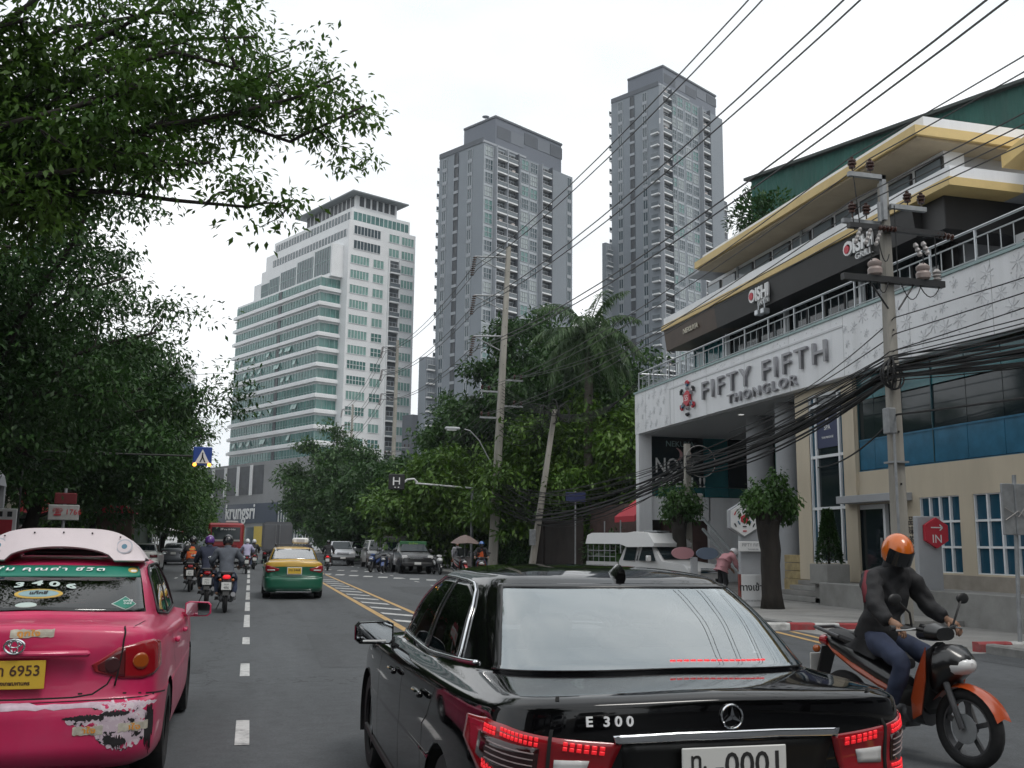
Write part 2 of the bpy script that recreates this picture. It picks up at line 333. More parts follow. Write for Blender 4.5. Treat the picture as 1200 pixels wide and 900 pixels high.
def leaf_mesh(name, P, D, L, mat, wid=.42, droop=.25, seed=0):
    """P: n x 3 points, D: n x 3 directions, L: lengths -> folded leaf blades, two faces each"""
    rng=np.random.default_rng(seed); n=len(P)
    D=D/np.maximum(np.linalg.norm(D,axis=1,keepdims=True),1e-6)
    up=np.tile(np.array([[0,0,1.]]),(n,1))+rng.normal(0,.35,(n,3)); S=np.cross(D,up); S/=np.maximum(np.linalg.norm(S,axis=1,keepdims=True),1e-6)
    N=np.cross(S,D); L=L[:,None]; w=L*wid*.5
    a=P; b=P+D*L*.45+S*w+N*L*.05; c=P+D*L-N*L*droop*.5; d=P+D*L*.45-S*w+N*L*.05
    V=np.stack([a,b,c,d],1).reshape(-1,3)
    me=bpy.data.meshes.new(name); me.vertices.add(4*n); me.vertices.foreach_set('co',V.ravel().astype(np.float32))
    me.loops.add(4*n); me.polygons.add(n)
    me.loops.foreach_set('vertex_index',np.arange(4*n,dtype=np.int32)); me.polygons.foreach_set('loop_start',np.arange(0,4*n,4,dtype=np.int32)); me.polygons.foreach_set('loop_total',np.full(n,4,dtype=np.int32))
    me.materials.append(mat); me.update(calc_edges=True); return me
def limb(p0,p1,n,rng,wob=.12,sag=0.):
    p0=np.array(p0,float); p1=np.array(p1,float); L=np.linalg.norm(p1-p0); pts=[p0]; off=np.zeros(3)
    for i in range(1,n+1):
        t=i/n; off=off*.7+rng.normal(0,wob*L/n,3); pts.append(p0*(1-t)+p1*t+off*(1 if i<n else .3)+np.array([0,0,math.sin(math.pi*t)*sag*L]))
    return pts
def make_tree(label, base, trunk_top, tips, rt=.28, nleaf=26000, clump=.75, leaf=.14, mat=None, bark=None, seed=1, sub=7, group=None, name='street_tree', cat='tree', flat=.6, twig=.8, fork=None, wid=.42, aim_down=.35, per=None):
    """tips: limb end points (world); sub-branches spread round each limb's outer half and carry leaf clumps"""
    rng=np.random.default_rng(seed); root=empty(name,base,0,label,cat,group); base=np.array(base,float)
    tt=np.array(trunk_top,float); mbk=MB()
    tp=limb(base-np.array([0,0,.05]),tt,6,rng,.10); mbk.tube(tp,[rt*1.35,rt*1.05,rt,rt*.95,rt*.9,rt*.85,rt*.75],10)
    C=[];W=[]
    for tip in tips:
        tip=np.array(tip,float); st=np.array(tp[rng.integers(4,7)]) if fork is None else np.array(tp[-1])
        L=np.linalg.norm(tip-st); pts=limb(st,tip,7,rng,.16,.10)
        r0=max(.035,rt*.34*min(1,L/6)); mbk.tube(pts,[r0*(1-.85*i/7)+.012 for i in range(8)],7)
        for k in range(sub):
            t=.30+.70*(k+rng.random())/sub; i=min(6,int(t*7)); q=pts[i]*(1-(t*7-i))+pts[i+1]*(t*7-i)
            dirn=rng.normal(0,1,3); dirn[2]*=flat; dirn+= (tip-st)/L*.6; dirn/=np.linalg.norm(dirn)
            e=q+dirn*twig*(.5+rng.random())*(1.2-.4*t); sb=limb(q,e,3,rng,.2); mbk.tube(sb,[.03,.022,.015,.008],5,False)
            C.append(e); W.append(1.); C.append((q+e)/2); W.append(.6)
            for _ in range(2):
                e2=e+rng.normal(0,1,3)*np.array([1,1,flat])*twig*.55; mbk.tube([e,(e+e2)/2+rng.normal(0,.04,3),e2],[.012,.009,.005],4,False); C.append(e2); W.append(.8)
    wo_=mbk.build('trunk',bark or m_bark,smooth='all',recalc=False); wp(wo_,root)
    C=np.array(C); W=np.array(W); W/=W.sum(); idx=rng.choice(len(C),nleaf,p=W)
    g=rng.normal(0,1,(nleaf,3)); rad=rng.random(nleaf)**.5; g=g/np.linalg.norm(g,axis=1,keepdims=True)*rad[:,None]*clump*(.6+.8*rng.random(len(C))[idx])[:,None]; g[:,2]*=.55
    P=C[idx]+g; D=g*.8/clump+rng.normal(0,.55,(nleaf,3)); D[:,2]-=aim_down
    Ln=leaf*(.65+.7*rng.random(nleaf))
    me=leaf_mesh('crown',P,D,Ln,mat or m_leaf1,wid=wid,seed=seed); wp(link_mesh('crown',me),root)
    return root
def dome_tips(c, rx, ry, rz, n, seed, zmin=-.2):
    rng=np.random.default_rng(seed); out=[]
    for i in range(n):
        a=2*math.pi*(i*.618034)+rng.random()*.5; u=zmin+(1-zmin)*((i+.5)/n); r=math.sqrt(max(0,1-min(1,abs(u))**2)); r=max(r,.25)*(.75+.3*rng.random())
        out.append((c[0]+rx*r*math.cos(a),c[1]+ry*r*math.sin(a),c[2]+rz*u*(.85+.3*rng.random())))
    return out
# near tree on the left pavement, trunk outside the frame, limbs reach over the lane
tA=[(1.45,16.2,9.25),(.9,16.4,9.5),(.2,15.6,9.4),(.55,15.2,8.6),(-.5,15.0,8.7),(-1.5,15.5,9.8),(-2.6,14.6,10.4),(-1.9,14.2,8.0),(-.9,14.6,7.15),(-.3,15.2,6.7),(-3.2,14.2,8.7),(-3.7,14.6,6.7),(-3.4,15.8,11.3),(-1.2,16.3,11.0),(-4.6,13.6,9.3),(-2.7,15.0,6.5),(-8,18,10),(-10,14,9.5),(-.3,16.8,10.3)]
make_tree('big leafy tree whose long limbs reach out over the lane', (-7.6,15.2,.14),(-6.6,15.3,5.2),tA,.20,38000,.50,.135,m_leaf0,m_barkd,3,9,'trees along the left pavement',twig=.62)
tB=dome_tips((-7.2,27.,8.0),4.7,5.0,5.0,24,5,-.9)
make_tree('dense dark tree behind the pink taxi, crown low over the shops',(-8.2,27,.14),(-7.4,27,4.2),tB,.34,60000,.95,.18,m_leaf2,m_barkd,5,8,'trees along the left pavement',twig=1.1)
LT=[(-8.2,40,-6.5,6.6,4.6,5.2,4.4,m_leaf2,'dense dark tree standing behind the street sign with amber lamps'),
    (-8.0,54,-6.3,6.4,4.2,6,4.4,m_leaf1,'rounded street tree beyond the parked white car, crown over the lane'),
    (-7.8,72,-6.6,5.2,3.8,6,3.9,m_leaf4,'low spreading street tree above the parked grey saloon'),
    (-7.6,92,-7.0,5.2,3.5,6.5,3.6,m_leaf4,'street tree beside the red bus, paler green crown'),
    (-7.6,114,-7.4,5.4,3.6,7,3.8,m_leaf3,'far street tree near the end of the left pavement')]
for i,(x,y,cx,cz,rx,ry,rz,mt,lb) in enumerate(LT):
    make_tree(lb,(x,y,.14),(x+.6,y,3.4),dome_tips((cx,y,cz),rx,ry,rz,17,20+i,-.8),.26,40000 if i<2 else 24000,1.1,.23+.03*i,mt,m_barkd,30+i,7,'trees along the left pavement',twig=1.1)
# right side
RT=[((18.6,67,.14),(18.5,67,6),(18.3,66,13.2),4.0,4,4.6,m_leaf2,20000,'tallest dense tree rising behind the palm and poles'),
    ((22.2,64,.14),(22,64,6),(21.6,64,11.8),4.4,4,4.0,m_leaf4,16000,'tall tree growing close behind the palm'),
    ((19.6,59,.14),(19.5,59,5),(19.2,58.6,9.6),4.3,3.0,3.6,m_leaf2,17000,'dense dark tree filling the gap under the palm crown'),
    ((16.2,56.5,.14),(16.2,56,3.0),(16.6,55.5,5.6),4.2,3.0,2.9,m_leaf3,20000,'bright green spreading tree behind the leaning pole'),
    ((21.0,53,.14),(20.8,53,3),(20.2,52,6.0),3.9,3.6,3.6,m_leaf3,16000,'bushy tree against the white parapet of the plaza'),
    ((12.9,64,.14),(12.6,64,2.6),(11.9,63,4.4),4.4,4.4,2.2,m_leaf3,20000,'bright green tree spreading over the lane sign and parked cars'),
    ((12.6,80,.14),(12.2,80,3),(11.0,80,5.2),4.6,6,3.0,m_leaf2,15000,'dark tree arching over the parked silver van'),
    ((12.2,98,.14),(11.8,98,4),(9.8,98,6.2),5.2,7,3.6,m_leaf2,15000,'dark round-crowned tree beyond the oncoming pickup'),
    ((11.8,120,.14),(11,120,5),(8.4,120,9.2),6.4,7,5.0,m_leaf4,16000,'wide tree in front of the white office block, bare limbs showing'),
    ((11.6,146,.14),(11,146,5),(10.5,146,7.0),6,8,4.5,m_leaf4,12000,'distant street tree below the white office block'),
    ((15.6,70,.14),(15.4,70,4),(15.2,69,8.4),4.0,4,3.6,m_leaf4,16000,'mid-height tree behind the tallest concrete pole'),
    ((20,86,.14),(20,86,5),(19.5,86,9.6),5.5,6,4.6,m_leaf2,15000,'tall tree behind the garden wall below the grey tower'),
    ((26,74,.14),(26,74,5),(25.5,74,8.6),5,5,4.6,m_leaf4,12000,'tree behind the palm toward the plaza roof')]
for i,(b,tt,c,rx,ry,rz,mt,nl,lb) in enumerate(RT):
    make_tree(lb,b,tt,dome_tips((c[0],c[1],c[2]-.5),rx,ry,rz+.7,20,60+i,-1.),.26,int(nl*1.9),1.3,.30+.0014*b[1],mt,m_barkd,70+i,7,'trees along the right pavement',twig=1.1)
def palm(base, h, label, nf=24, fl=4.2, seed=4):
    rng=np.random.default_rng(seed); root=empty('palm_tree',base,0,label,'palm'); B=np.array(base,float); mbk=MB()
    pts=[B+np.array([.25*math.sin(t*2),.1*t,h*t]) for t in np.linspace(0,1,10)]; mbk.tube(pts,[.34,.3,.28,.27,.26,.25,.25,.24,.22,.16],12)
    wp(mbk.build('trunk',M('palm_bark',(.10,.09,.075),.9,var=.3,scale=8,bump=.5,bscale=12,stretch=(.4,.4,3)),smooth='all'),root)
    P=[];D=[];L=[]; top=pts[-1]
    for k in range(nf):
        a=k*2.399; el=R(78-112*(k/nf)); f0=np.array([math.cos(a)*math.cos(el),math.sin(a)*math.cos(el),math.sin(el)]); p=top.copy(); d=f0.copy(); n=26; spine=[p.copy()]
        LL=fl*(.85+.3*rng.random())
        for i in range(n):
            d[2]-=.062+.03*rng.random()*(1 if el>0 else .6); d/=np.linalg.norm(d); p=p+d*LL/n; spine.append(p.copy())
            side=np.cross(d,[0,0,1.]); side/=max(np.linalg.norm(side),1e-6)
            if i>2:
                ll=.85*math.sin(math.pi*min(1,(i+2)/(n+4)))**.7
                for s in (-1,1):
                    for q in (0,.33,.66):
                        P.append(p-d*LL/n*q); D.append(side*s*.85+d*.5+np.array([0,0,-.35-.5*rng.random()])+rng.normal(0,.1,3)); L.append(ll*(.8+.4*rng.random()))
        mb2=MB(); mb2.tube(spine[::3],[.05-.005*i for i in range(len(spine[::3]))],5); wp(mb2.build('frond_stem',m_palm,recalc=False),root)
    me=leaf_mesh('frond',np.array(P),np.array(D),np.array(L),m_palm,wid=.095,droop=.5,seed=seed); wp(link_mesh('frond',me),root); return root
palm((17.6,52,.1),13.0,'tall feathery palm with drooping fronds rising above the trees',34,3.6)
palm((14.6,128,.1),9.5,'small far palm in front of the white office block',18,3.2,9)
# pollarded street trees with fat dark trunks
def pollard(base, h, rt, cr, label, seed, nl):
    rng=np.random.default_rng(seed); b=np.array(base,float); root=empty('pollarded_tree',base,0,label,'tree','pollarded trees in front of the plaza'); mbk=MB()
    tp=limb(b-np.array([0,0,.05]),b+np.array([-.05,0,h*.62]),6,rng,.06); mbk.tube(tp,[rt*1.25,rt,rt*.95,rt*.95,rt,rt*1.05,rt*1.2],14); C=[]
    for k in range(11):
        a=k*2.4; r=cr*(.25+.55*rng.random()); e=b+np.array([math.cos(a)*r,math.sin(a)*r,h*(.70+.2*rng.random())]); s=np.array(tp[-1])+np.array([math.cos(a)*rt*.6,math.sin(a)*rt*.6,-.1]); mbk.tube(limb(s,e,4,rng,.1),[rt*.55,rt*.42,.09,.06,.03],7); C+= [e,e+rng.normal(0,.15,3),(s+e)/2+np.array([math.cos(a)*.18,math.sin(a)*.18,.1])]
    wp(mbk.build('trunk',m_barkd,smooth='all',recalc=False),root); C=np.array(C); idx=rng.integers(0,len(C),nl); g=rng.normal(0,1,(nl,3)); g=g/np.linalg.norm(g,axis=1,keepdims=True)*(rng.random(nl)**.4)[:,None]*cr*.42
    wp(link_mesh('crown',leaf_mesh('crown',C[idx]+g,g/cr+rng.normal(0,.4,(nl,3))+np.array([0,0,-.5]),.13*(.6+.8*rng.random(nl)),m_leaf4,wid=.5,seed=seed)),root)
pollard((12.45,22.5,.12),3.5,.25,.68,'pollarded tree with thick dark trunk beside the entrance board',5,2600)
pollard((13.85,31,.12),3.7,.22,.78,'slimmer pollarded tree next to the grey service pole',6,2400)
# clipped conical shrub in a concrete planter
pt=empty('planter',(15.1,24.2,.7),0,'square concrete planter box beside the glass door','planter'); mb=MB(); mb.bbox(14.75,15.45,23.75,24.6,.66,1.2,.02); wp(mb.build('box',m_conc),pt)
rng=np.random.default_rng(8); root=empty('topiary_shrub',(15.1,24.18,1.2),0,'clipped cone-shaped shrub growing in the concrete planter','shrub')
n=5200; t=rng.random(n)**.8; a=rng.random(n)*6.283; rr=(1-t*.82)*.36*(.75+.28*rng.random(n)); P=np.stack([15.1+np.cos(a)*rr,24.18+np.sin(a)*rr,1.2+t*1.45],1); D=np.stack([np.cos(a),np.sin(a),rng.normal(.2,.5,n)],1)
wp(link_mesh('crown',leaf_mesh('crown',P,D,.075*(.6+.8*rng.random(n)),m_leaf2,wid=.5,seed=2)),root)
mb=MB(); mb.cyl((15.1,24.18,1.1),(15.1,24.18,2.5),.04,.02,6); wp(mb.build('trunk',m_barkd),root)
# roof garden shrubs, far hedges
def shrub(c, r, n, label, mat, seed, leaf=.16, cat='shrub', name='shrub', group=None):
    rng=np.random.default_rng(seed); root=empty(name,(c[0],c[1],c[2]-r[2]),0,label,cat,group); g=rng.normal(0,1,(n,3)); g/=np.linalg.norm(g,axis=1,keepdims=True); k=(rng.random(n)**.35)[:,None]*(1+.22*np.sin(g[:,:1]*5+seed)*np.cos(g[:,1:2]*4))
    P=np.array(c)+g*k*np.array(r); wp(link_mesh('foliage',leaf_mesh('foliage',P,g+rng.normal(0,.5,(n,3)),leaf*(.6+.8*rng.random(n)),mat,wid=.5,seed=seed)),root)
    mb=MB(); mb.tube([(c[0],c[1],c[2]-r[2]),(c[0]+.1,c[1],c[2]),(c[0]+.1,c[1]+.1,c[2]+r[2]*.6)],[.08,.05,.02],6); wp(mb.build('stem',m_barkd),root)
# ------------------------------------------------------------------ shopping plaza on the right
m_panel=M('white_panel',(.76,.77,.79),.6,var=.05,scale=.8,bump=.08,bscale=25,dirt=.35,dcol=(.46,.46,.45),stretch=(2,2,.16))
m_relief=M('panel_relief',(.60,.61,.63),.6)
m_cream=M('cream_render',(.55,.48,.37),.8,var=.07,scale=.7,bump=.15,bscale=30,dirt=.35,dcol=(.36,.32,.25),stretch=(1.5,1.5,.3))
m_plinth=M('plinth_stone',(.30,.27,.23),.85,var=.15,scale=3,bump=.2)
m_wframe=M('white_frame',(.72,.74,.76),.4)
m_glass_d=M('dark_glass',(.012,.020,.024),.06,spec=.6)
m_glass_b=M('blue_glass',(.02,.075,.12),.08,spec=.5)
m_blue=M('blue_spandrel',(.028,.13,.22),.25,var=.2,scale=2.5)
m_teal=M('teal_glass',(.02,.13,.15),.12,var=.25,scale=1.6)
m_gold=M('gold_fascia',(.62,.46,.20),.6,var=.08,scale=1.5,dirt=.25,dcol=(.3,.2,.08))
m_brown=M('brown_fascia',(.060,.036,.022),.5,var=.2,scale=2)
m_black=M('black_fascia',(.014,.013,.013),.5,var=.2,scale=2)
m_soffit=M('soffit_tan',(.34,.28,.19),.8,var=.1,scale=2)
m_grey=M('grey_render',(.36,.37,.39),.75,var=.08,scale=1.5,dirt=.2,dcol=(.25,.25,.25))
m_steel=M('steel_rail',(.48,.50,.52),.35,metal=.7)
m_rail_d=M('rail_grey',(.33,.35,.36),.5)
m_letter=M('letter_grey',(.30,.30,.32),.5)
m_red=M('sign_red',(.50,.03,.05),.5); m_navy=M('navy_poster',(.02,.03,.09),.5); m_sw=M('sign_white',(.75,.75,.75),.5); m_ink=M('sign_ink',(.02,.02,.025),.6)
m_green_metal=M('green_corrugated',(.022,.105,.085),.7,var=.2,scale=.8,dirt=.4,dcol=(.05,.08,.07),stretch=(1,1,.2))
m_sand=M('sandstone',(.34,.27,.14),.85,var=.3,scale=5,bump=.4,bscale=25)
plz=empty('shopping_plaza',(20,27,0),0,'three-storey white and cream shopping plaza with gold edged roofs and brown sign band','building')
def B(name,mat,x0,x1,y0,y1,z0,z1,bev=0.,root=plz): return wp(box_obj(name,mat,x0,x1,y0,y1,z0,z1,None,bev),root)
# cream ground block: wall built round its openings (plane X=16)
def wall_x(name, mat, x, th, y0,y1,z0,z1, holes, root=plz):
    """wall facing -X with rectangular openings, cut into strips"""
    ys=sorted({y0,y1,*[h[0] for h in holes],*[h[1] for h in holes]}); mbw=MB()
    for a,b in zip(ys[:-1],ys[1:]):
        hs_=sorted([(h[2],h[3]) for h in holes if h[0]<=a+1e-6 and h[1]>=b-1e-6]); z=z0
        for h0,h1 in hs_:
            if h0>z: mbw.box(x,x+th,a,b,z,h0)
            z=max(z,h1)
        if z<z1: mbw.box(x,x+th,a,b,z,z1)
    return wp(mbw.build(name,mat),root)
holes=[(20.05,21.5,1.07,2.88),(16.6,19.58,1.07,2.88),(12.4,15.6,1.07,2.88),(22.25,24.3,.72,2.79),(24.6,26.4,1.2,6.1),(8,24.0,3.68,6.3)]
wall_x('wall',m_cream,16,.35,8,27.2,.7,6.3,holes)
B('plinth',m_plinth,15.94,16.0,8,24.55,.7,1.03); 
B('pilaster',m_cream,15.92,16.0,24.02,24.58,.72,6.3); 
B('back_volume',m_cream,17.6,26,8,27.2,.7,8.0)
B('interior_floor',m_grey,16.35,17.6,8,27.2,3.4,3.66)
def grid_window(y0,y1,z0,z1,ny,nz,mat=m_glass_b,t=.05,x=16.08,frame=m_wframe,root=plz):
    f=MB()
    for y in np.linspace(y0,y1,ny+1): f.box(x-.06,x+.05,max(y0,y-t/2),min(y1,y+t/2),z0,z1)
    for z in np.linspace(z0,z1,nz+1): f.box(x-.055,x+.045,y0,y1,max(z0,z-t/2),min(z1,z+t/2))
    fo=wp(f.build('window',frame),root)
    for i in range(ny):
        for j in range(nz):
            a,b=y0+(y1-y0)*i/ny+.01,y0+(y1-y0)*(i+1)/ny-.01; c,d=z0+(z1-z0)*j/nz+.01,z0+(z1-z0)*(j+1)/nz-.01
            p=box_obj('pane',mat,x+random.uniform(0,.008),x+.02,a,b,c,d); p.parent=fo
    return fo
grid_window(20.05,21.5,1.07,2.88,4,3); grid_window(16.6,19.58,1.07,2.88,7,3); grid_window(12.4,15.6,1.07,2.88,7,3)
# tall stair window
tw=MB(); 
for y in (24.6,24.9,26.1,26.4): tw.box(16.0,16.12,y-.04,y+.04,1.2,6.1)
for z in (1.24,2.75,4.25,5.75,6.06): tw.box(16.005,16.115,24.6,26.4,z-.04,z+.04)
two=wp(tw.build('window',m_wframe),plz)
for (a,b) in ((24.62,24.88),(24.92,26.08),(26.12,26.38)):
    for (c,d) in ((1.26,2.72),(2.78,4.22),(4.28,5.72),(5.78,6.05)):
        p=box_obj('pane',m_glass_b if b-a<.5 else m_glass_d,16.06,16.08,a,b,c,d); p.parent=two
po=B('poster',m_navy,16.03,16.05,24.95,26.05,4.5,5.65); po['label']='navy poster in the tall stair window'
for k,(t_,s_) in enumerate((('♛',.34),('SPA',.2),('THAI MASSAGE',.09))): wp(text(t_,s_,m_sw,(16.024,25.5,5.35-k*.28),(0,-1,0)),plz)
# glass door pair with canopy
B('canopy',m_grey,15.55,16.0,21.75,24.45,2.82,3.02,.01)
dr=MB(); 
for y in (22.95,24.28): dr.box(16.0,16.12,y-.05,y+.05,.74,2.78)
for z in (.8,2.72): dr.box(16.005,16.115,22.95,24.28,z-.06,z+.06)
dro=wp(dr.build('door',m_wframe),plz); p=box_obj('pane',m_glass_d,16.05,16.07,22.98,24.25,.84,2.68); p.parent=dro
p=box_obj('handle',m_steel,15.95,16.0,23.05,23.09,1.4,1.9); p.parent=dro
B('doorway_glass',m_glass_d,16.1,16.14,22.25,22.9,.72,2.78)
nb=B('notice_board',M('notice_red',(.62,.10,.05),.5),15.93,15.95,22.2,22.58,1.95,2.52); nb['label']='small red notice hung beside the glass door'
B('notice_text',m_sw,15.924,15.929,22.24,22.54,2.30,2.42); B('notice_text',m_sw,15.924,15.929,22.28,22.5,2.05,2.1); B('notice_text',m_sw,15.924,15.929,22.28,22.5,2.14,2.19)
for k in range(4): wp(text('品味茶屋'[k],.24,m_ink,(15.985,21.85,2.3-.24*k),(0,-1,0)),plz)
# first-floor glazed gallery: blue spandrel panels, dark panes, teal top lights
y=24.0
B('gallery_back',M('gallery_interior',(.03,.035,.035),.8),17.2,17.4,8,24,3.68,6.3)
B('gallery_sill',m_blue,16.02,16.2,8,24,3.64,3.7)
gl=[24.0,23.3,22.1,20.9,19.7,18.5,17.3,16.1,14.9,13.7,12.5,11.3]
for i,(a,b) in enumerate(zip(gl[1:],gl[:-1])):
    B('spandrel_panel',m_blue,16.06,16.1,a+.008,b-.008,3.72,4.5); B('pane',m_glass_d,16.08,16.1,a+.01,b-.01,4.55,5.6 if i else 6.2); 
    B('top_light',m_teal,16.07,16.1,a+.015,b-.015,5.64,6.27); (B('mullion',M('mullion_teal',(.012,.06,.075),.4),16.04,16.12,b-.014,b+.014,3.7,6.3) if i%3==0 else None)
B('transom',m_blue,16.04,16.12,8,24,4.5,4.55)
# sculpted white parapet band
B('parapet_band',m_panel,15.7,16.0,8,24.6,6.32,8.05,.012)
# canopy fascia: arched lower edge, from the corner to the cream block
mbp=MB(); pts=[]
ys=np.linspace(39.7,24.6,40)
low=[6.32 if y>35.9 else 6.32-.0*(y) for y in ys]
pts=[(15.7,float(y),float(z)) for y,z in zip(ys,low)]+[(15.7,24.6,8.05),(15.7,39.7,8.05)]
mbp.prism(pts,(.3,0,0)); wp(mbp.build('parapet_band',m_panel),plz)
for k in range(11): B('panel_joint',M('joint_grey',(.34,.34,.34),.8),15.697,15.702,9.5+2.9*k,9.512+2.9*k,6.33,8.04)
B('coping',M('coping_teal',(.30,.40,.40),.7,var=.1,scale=3),15.66,16.06,8,39.74,8.05,8.12)
B('sign_recess_line',m_relief,15.68,15.70,24.0,36.0,7.72,7.78); B('sign_recess_line',m_relief,15.68,15.70,35.95,36.0,6.34,7.72)
B('canopy_soffit',M('soffit_grey',(.42,.43,.44),.7),16.0,24,27.2,39.6,6.28,6.34); B('canopy_roof',m_grey,16.0,24,27.2,39.6,7.9,8.02); B('canopy_end',m_panel,16.0,24,39.55,39.7,6.32,8.05)
B('downlight',M('downlight',(.8,.8,.78),.5,emit=.6),16.6,16.75,31.9,32.05,6.26,6.285)
# relief flowers on the band
def flower(r):
    mbf=MB()
    for k in range(8):
        a=k*math.pi/4+.2; mbf.box(-.006,.006,.18*r,r,-.010*r/.2,.010*r/.2,T=Matrix.Rotation(a,4,'X'))
    return mbf.mesh('flower_relief',m_relief)
FM=[flower(r) for r in (.22,.17,.12)]
dotm=MB(); dotm.box(-.006,.006,-.018,.018,-.018,.018); dotm=dotm.mesh('dot_relief',m_relief)
rr=random.Random(4); pos=[]
tries=0
while len(pos)<95 and tries<6000:
    tries+=1; y=rr.uniform(9,24) if rr.random()<.8 else rr.uniform(36.3,39.5); z=rr.uniform(6.55,7.9)
    if all((y-a)**2+(z-b)**2>.40**2 for a,b in pos): pos.append((y,z))
for y,z in pos: wp(link_mesh('flower_relief',FM[rr.choice((0,0,1,2))],None,None,(15.695,y,z),(rr.random()*6,0,0)),plz)
for k in range(150):
    y=rr.uniform(9,24) if k<120 else rr.uniform(36.2,39.5); wp(link_mesh('dot_relief',dotm,None,None,(15.695,y,rr.uniform(6.4,8.0)),(rr.random()*3,0,0)),plz)
for k in range(40): wp(link_mesh('dot_relief',dotm,None,None,(15.695,rr.uniform(24,36),rr.uniform(7.82,8.02)),(rr.random()*3,0,0)),plz)
# raised lettering and rosette
def fit(txt,size,mat,x,y0,y1,z,extr,parent=plz,bold=0.,spacing=1.):
    me=text_mesh(txt,size,extr,mat,'CENTER',bold,spacing); xs=[v.co.x for v in me.vertices]; wdt=max(xs)-min(xs); sx=abs(y0-y1)/wdt
    return wp(text(txt,size,mat,(x,(y0+y1)/2,z),(0,-1,0),extr=extr,sx=sx,bold=bold,spacing=spacing),parent)
fit('FIFTY FIFTH',.92,m_letter,15.63,32.9,24.75,7.16,.045,bold=.0,spacing=1.3); fit('THONGLOR',.44,m_letter,15.64,30.95,26.4,6.60,.04,bold=.002,spacing=1.25)
for t_ in ('FIFTY FIFTH',): pass
def rosette(x,yc,zc,s,root,th=.03):
    mbr=MB(); mbr.lathe([(.0,0),(.30*s,0),(.30*s,th),(0,th)],6,T=Matrix.Translation((x,yc,zc))@Matrix.Rotation(R(-90),4,'Y')); wp(mbr.build('emblem_core',m_red),root)
    wp(text('55',.30*s,m_sw,(x-th-.003,yc,zc),(0,-1,0),extr=.002,bold=.004),root)
    for k in range(6):
        a=k*math.pi/3+math.pi/2
        for rad,wd,mt,nm in ((.42,.22,m_letter,'emblem_petal'),(.66,.30,m_ink if k%2 else m_red,'emblem_petal')):
            c=(yc+math.cos(a)*rad*s,zc+math.sin(a)*rad*s); q=MB(); T=Matrix.Translation((x,c[0],c[1]))@Matrix.Rotation(a-math.pi/2,4,'X')
            q.box(-th,0,-wd*s*.5,0,-.05*s,.03*s,T=T@Matrix.Translation((0,.02*s,0))@Matrix.Rotation(R(28),4,'X')); q.box(-th,0,0,wd*s*.5,-.05*s,.03*s,T=T@Matrix.Translation((0,-.02*s,0))@Matrix.Rotation(R(-28),4,'X')); wp(q.build(nm,mt),root)
    for k in (0,2,4):
        a=k*math.pi/3+math.pi/2; q=MB(); q.box(-th,0,-.05*s,.05*s,-.05*s,.05*s,T=Matrix.Translation((x,yc+math.cos(a)*.52*s,zc+math.sin(a)*.52*s))@Matrix.Rotation(R(45),4,'X')); wp(q.build('emblem_stone',m_blue),root)
rosette(15.66,34.2,7.12,1.0,plz,.08)
# open court under the canopy: back wall facing the road, columns
B('court_floor',m_pave,16.0,24,27.2,39.5,.1,.16); B('court_side',m_grey,22.3,22.5,27.2,39.5,.16,6.3)
B('corner_fin',m_panel,15.72,16.3,39.35,39.7,.14,6.32)
B('court_wall',m_panel,16.3,19.0,39.45,39.65,2.72,3.7); B('court_wall',m_panel,18.95,22.3,39.45,39.65,.14,3.7); B('court_wall',m_panel,16.3,22.3,39.75,39.9,3.7,6.3)
B('shop_opening',M('shop_dark',(.02,.016,.014),.7),16.3,18.95,40.6,40.7,.14,2.75)
for (a,b,mt) in ((16.35,18.75,m_glass_d),(18.78,19.9,m_teal),(19.93,22.2,m_glass_d)): B('pane',mt,a,b,39.5,39.56,4.15,6.26); 
for (a,b) in ((16.35,17.5),(17.53,18.75),(19.93,22.2)): B('pane',M('teal_low',(.02,.11,.12),.2),a,b,39.49,39.55,3.72,4.12)
B('pane',m_teal,18.78,19.9,39.485,39.55,3.72,4.14)
def ctext(t_,s_,x0,x1,z,mat,extr=.02,bold=0.):
    me=text_mesh(t_,s_,extr,mat,'CENTER',bold); xs=[v.co.x for v in me.vertices]; wp(text(t_,s_,mat,((x0+x1)/2,39.45,z),(1,0,0),extr=extr,sx=(x1-x0)/(max(xs)-min(xs)),bold=bold),plz)
ctext('NOW',.95,16.5,18.3,4.98,m_sw); ctext('OPEN !!',.6,16.5,18.8,4.32,m_sw); ctext('NEKUYA',.34,17.0,18.3,5.95,M('sign_pale',(.35,.5,.5),.5),.01); ctext('))',.6,17.5,18.2,5.55,M('sign_pink',(.7,.45,.45),.5))
for (x,y,r) in ((17.6,32.4,.47),(16.75,29.0,.38)):
    q=MB(); q.lathe([(r*1.15,.14),(r*1.15,.3),(r,.34),(r,6.28)],28); q.v=[(p[0]+x,p[1]+y,p[2]) for p in q.v]; wp(q.build('column',m_grey,smooth=True),plz)
B('inner_wall',m_grey,19.2,22.3,30.0,30.2,.16,6.28); B('inner_glass',m_glass_b,17.3,17.36,27.25,29.9,.5,6.2)
q=MB(); q.box(-.05,.05,-1.9,1.9,-.04,.04,T=Matrix.Translation((17.9,36.2,1.9))@Matrix.Rotation(R(28),4,'X')); wp(q.build('handrail',m_rail_d),plz)
q=MB(); q.box(-.05,.05,-1.9,1.9,-.04,.04,T=Matrix.Translation((17.9,36.2,1.45))@Matrix.Rotation(R(28),4,'X')); wp(q.build('handrail',m_rail_d),plz)
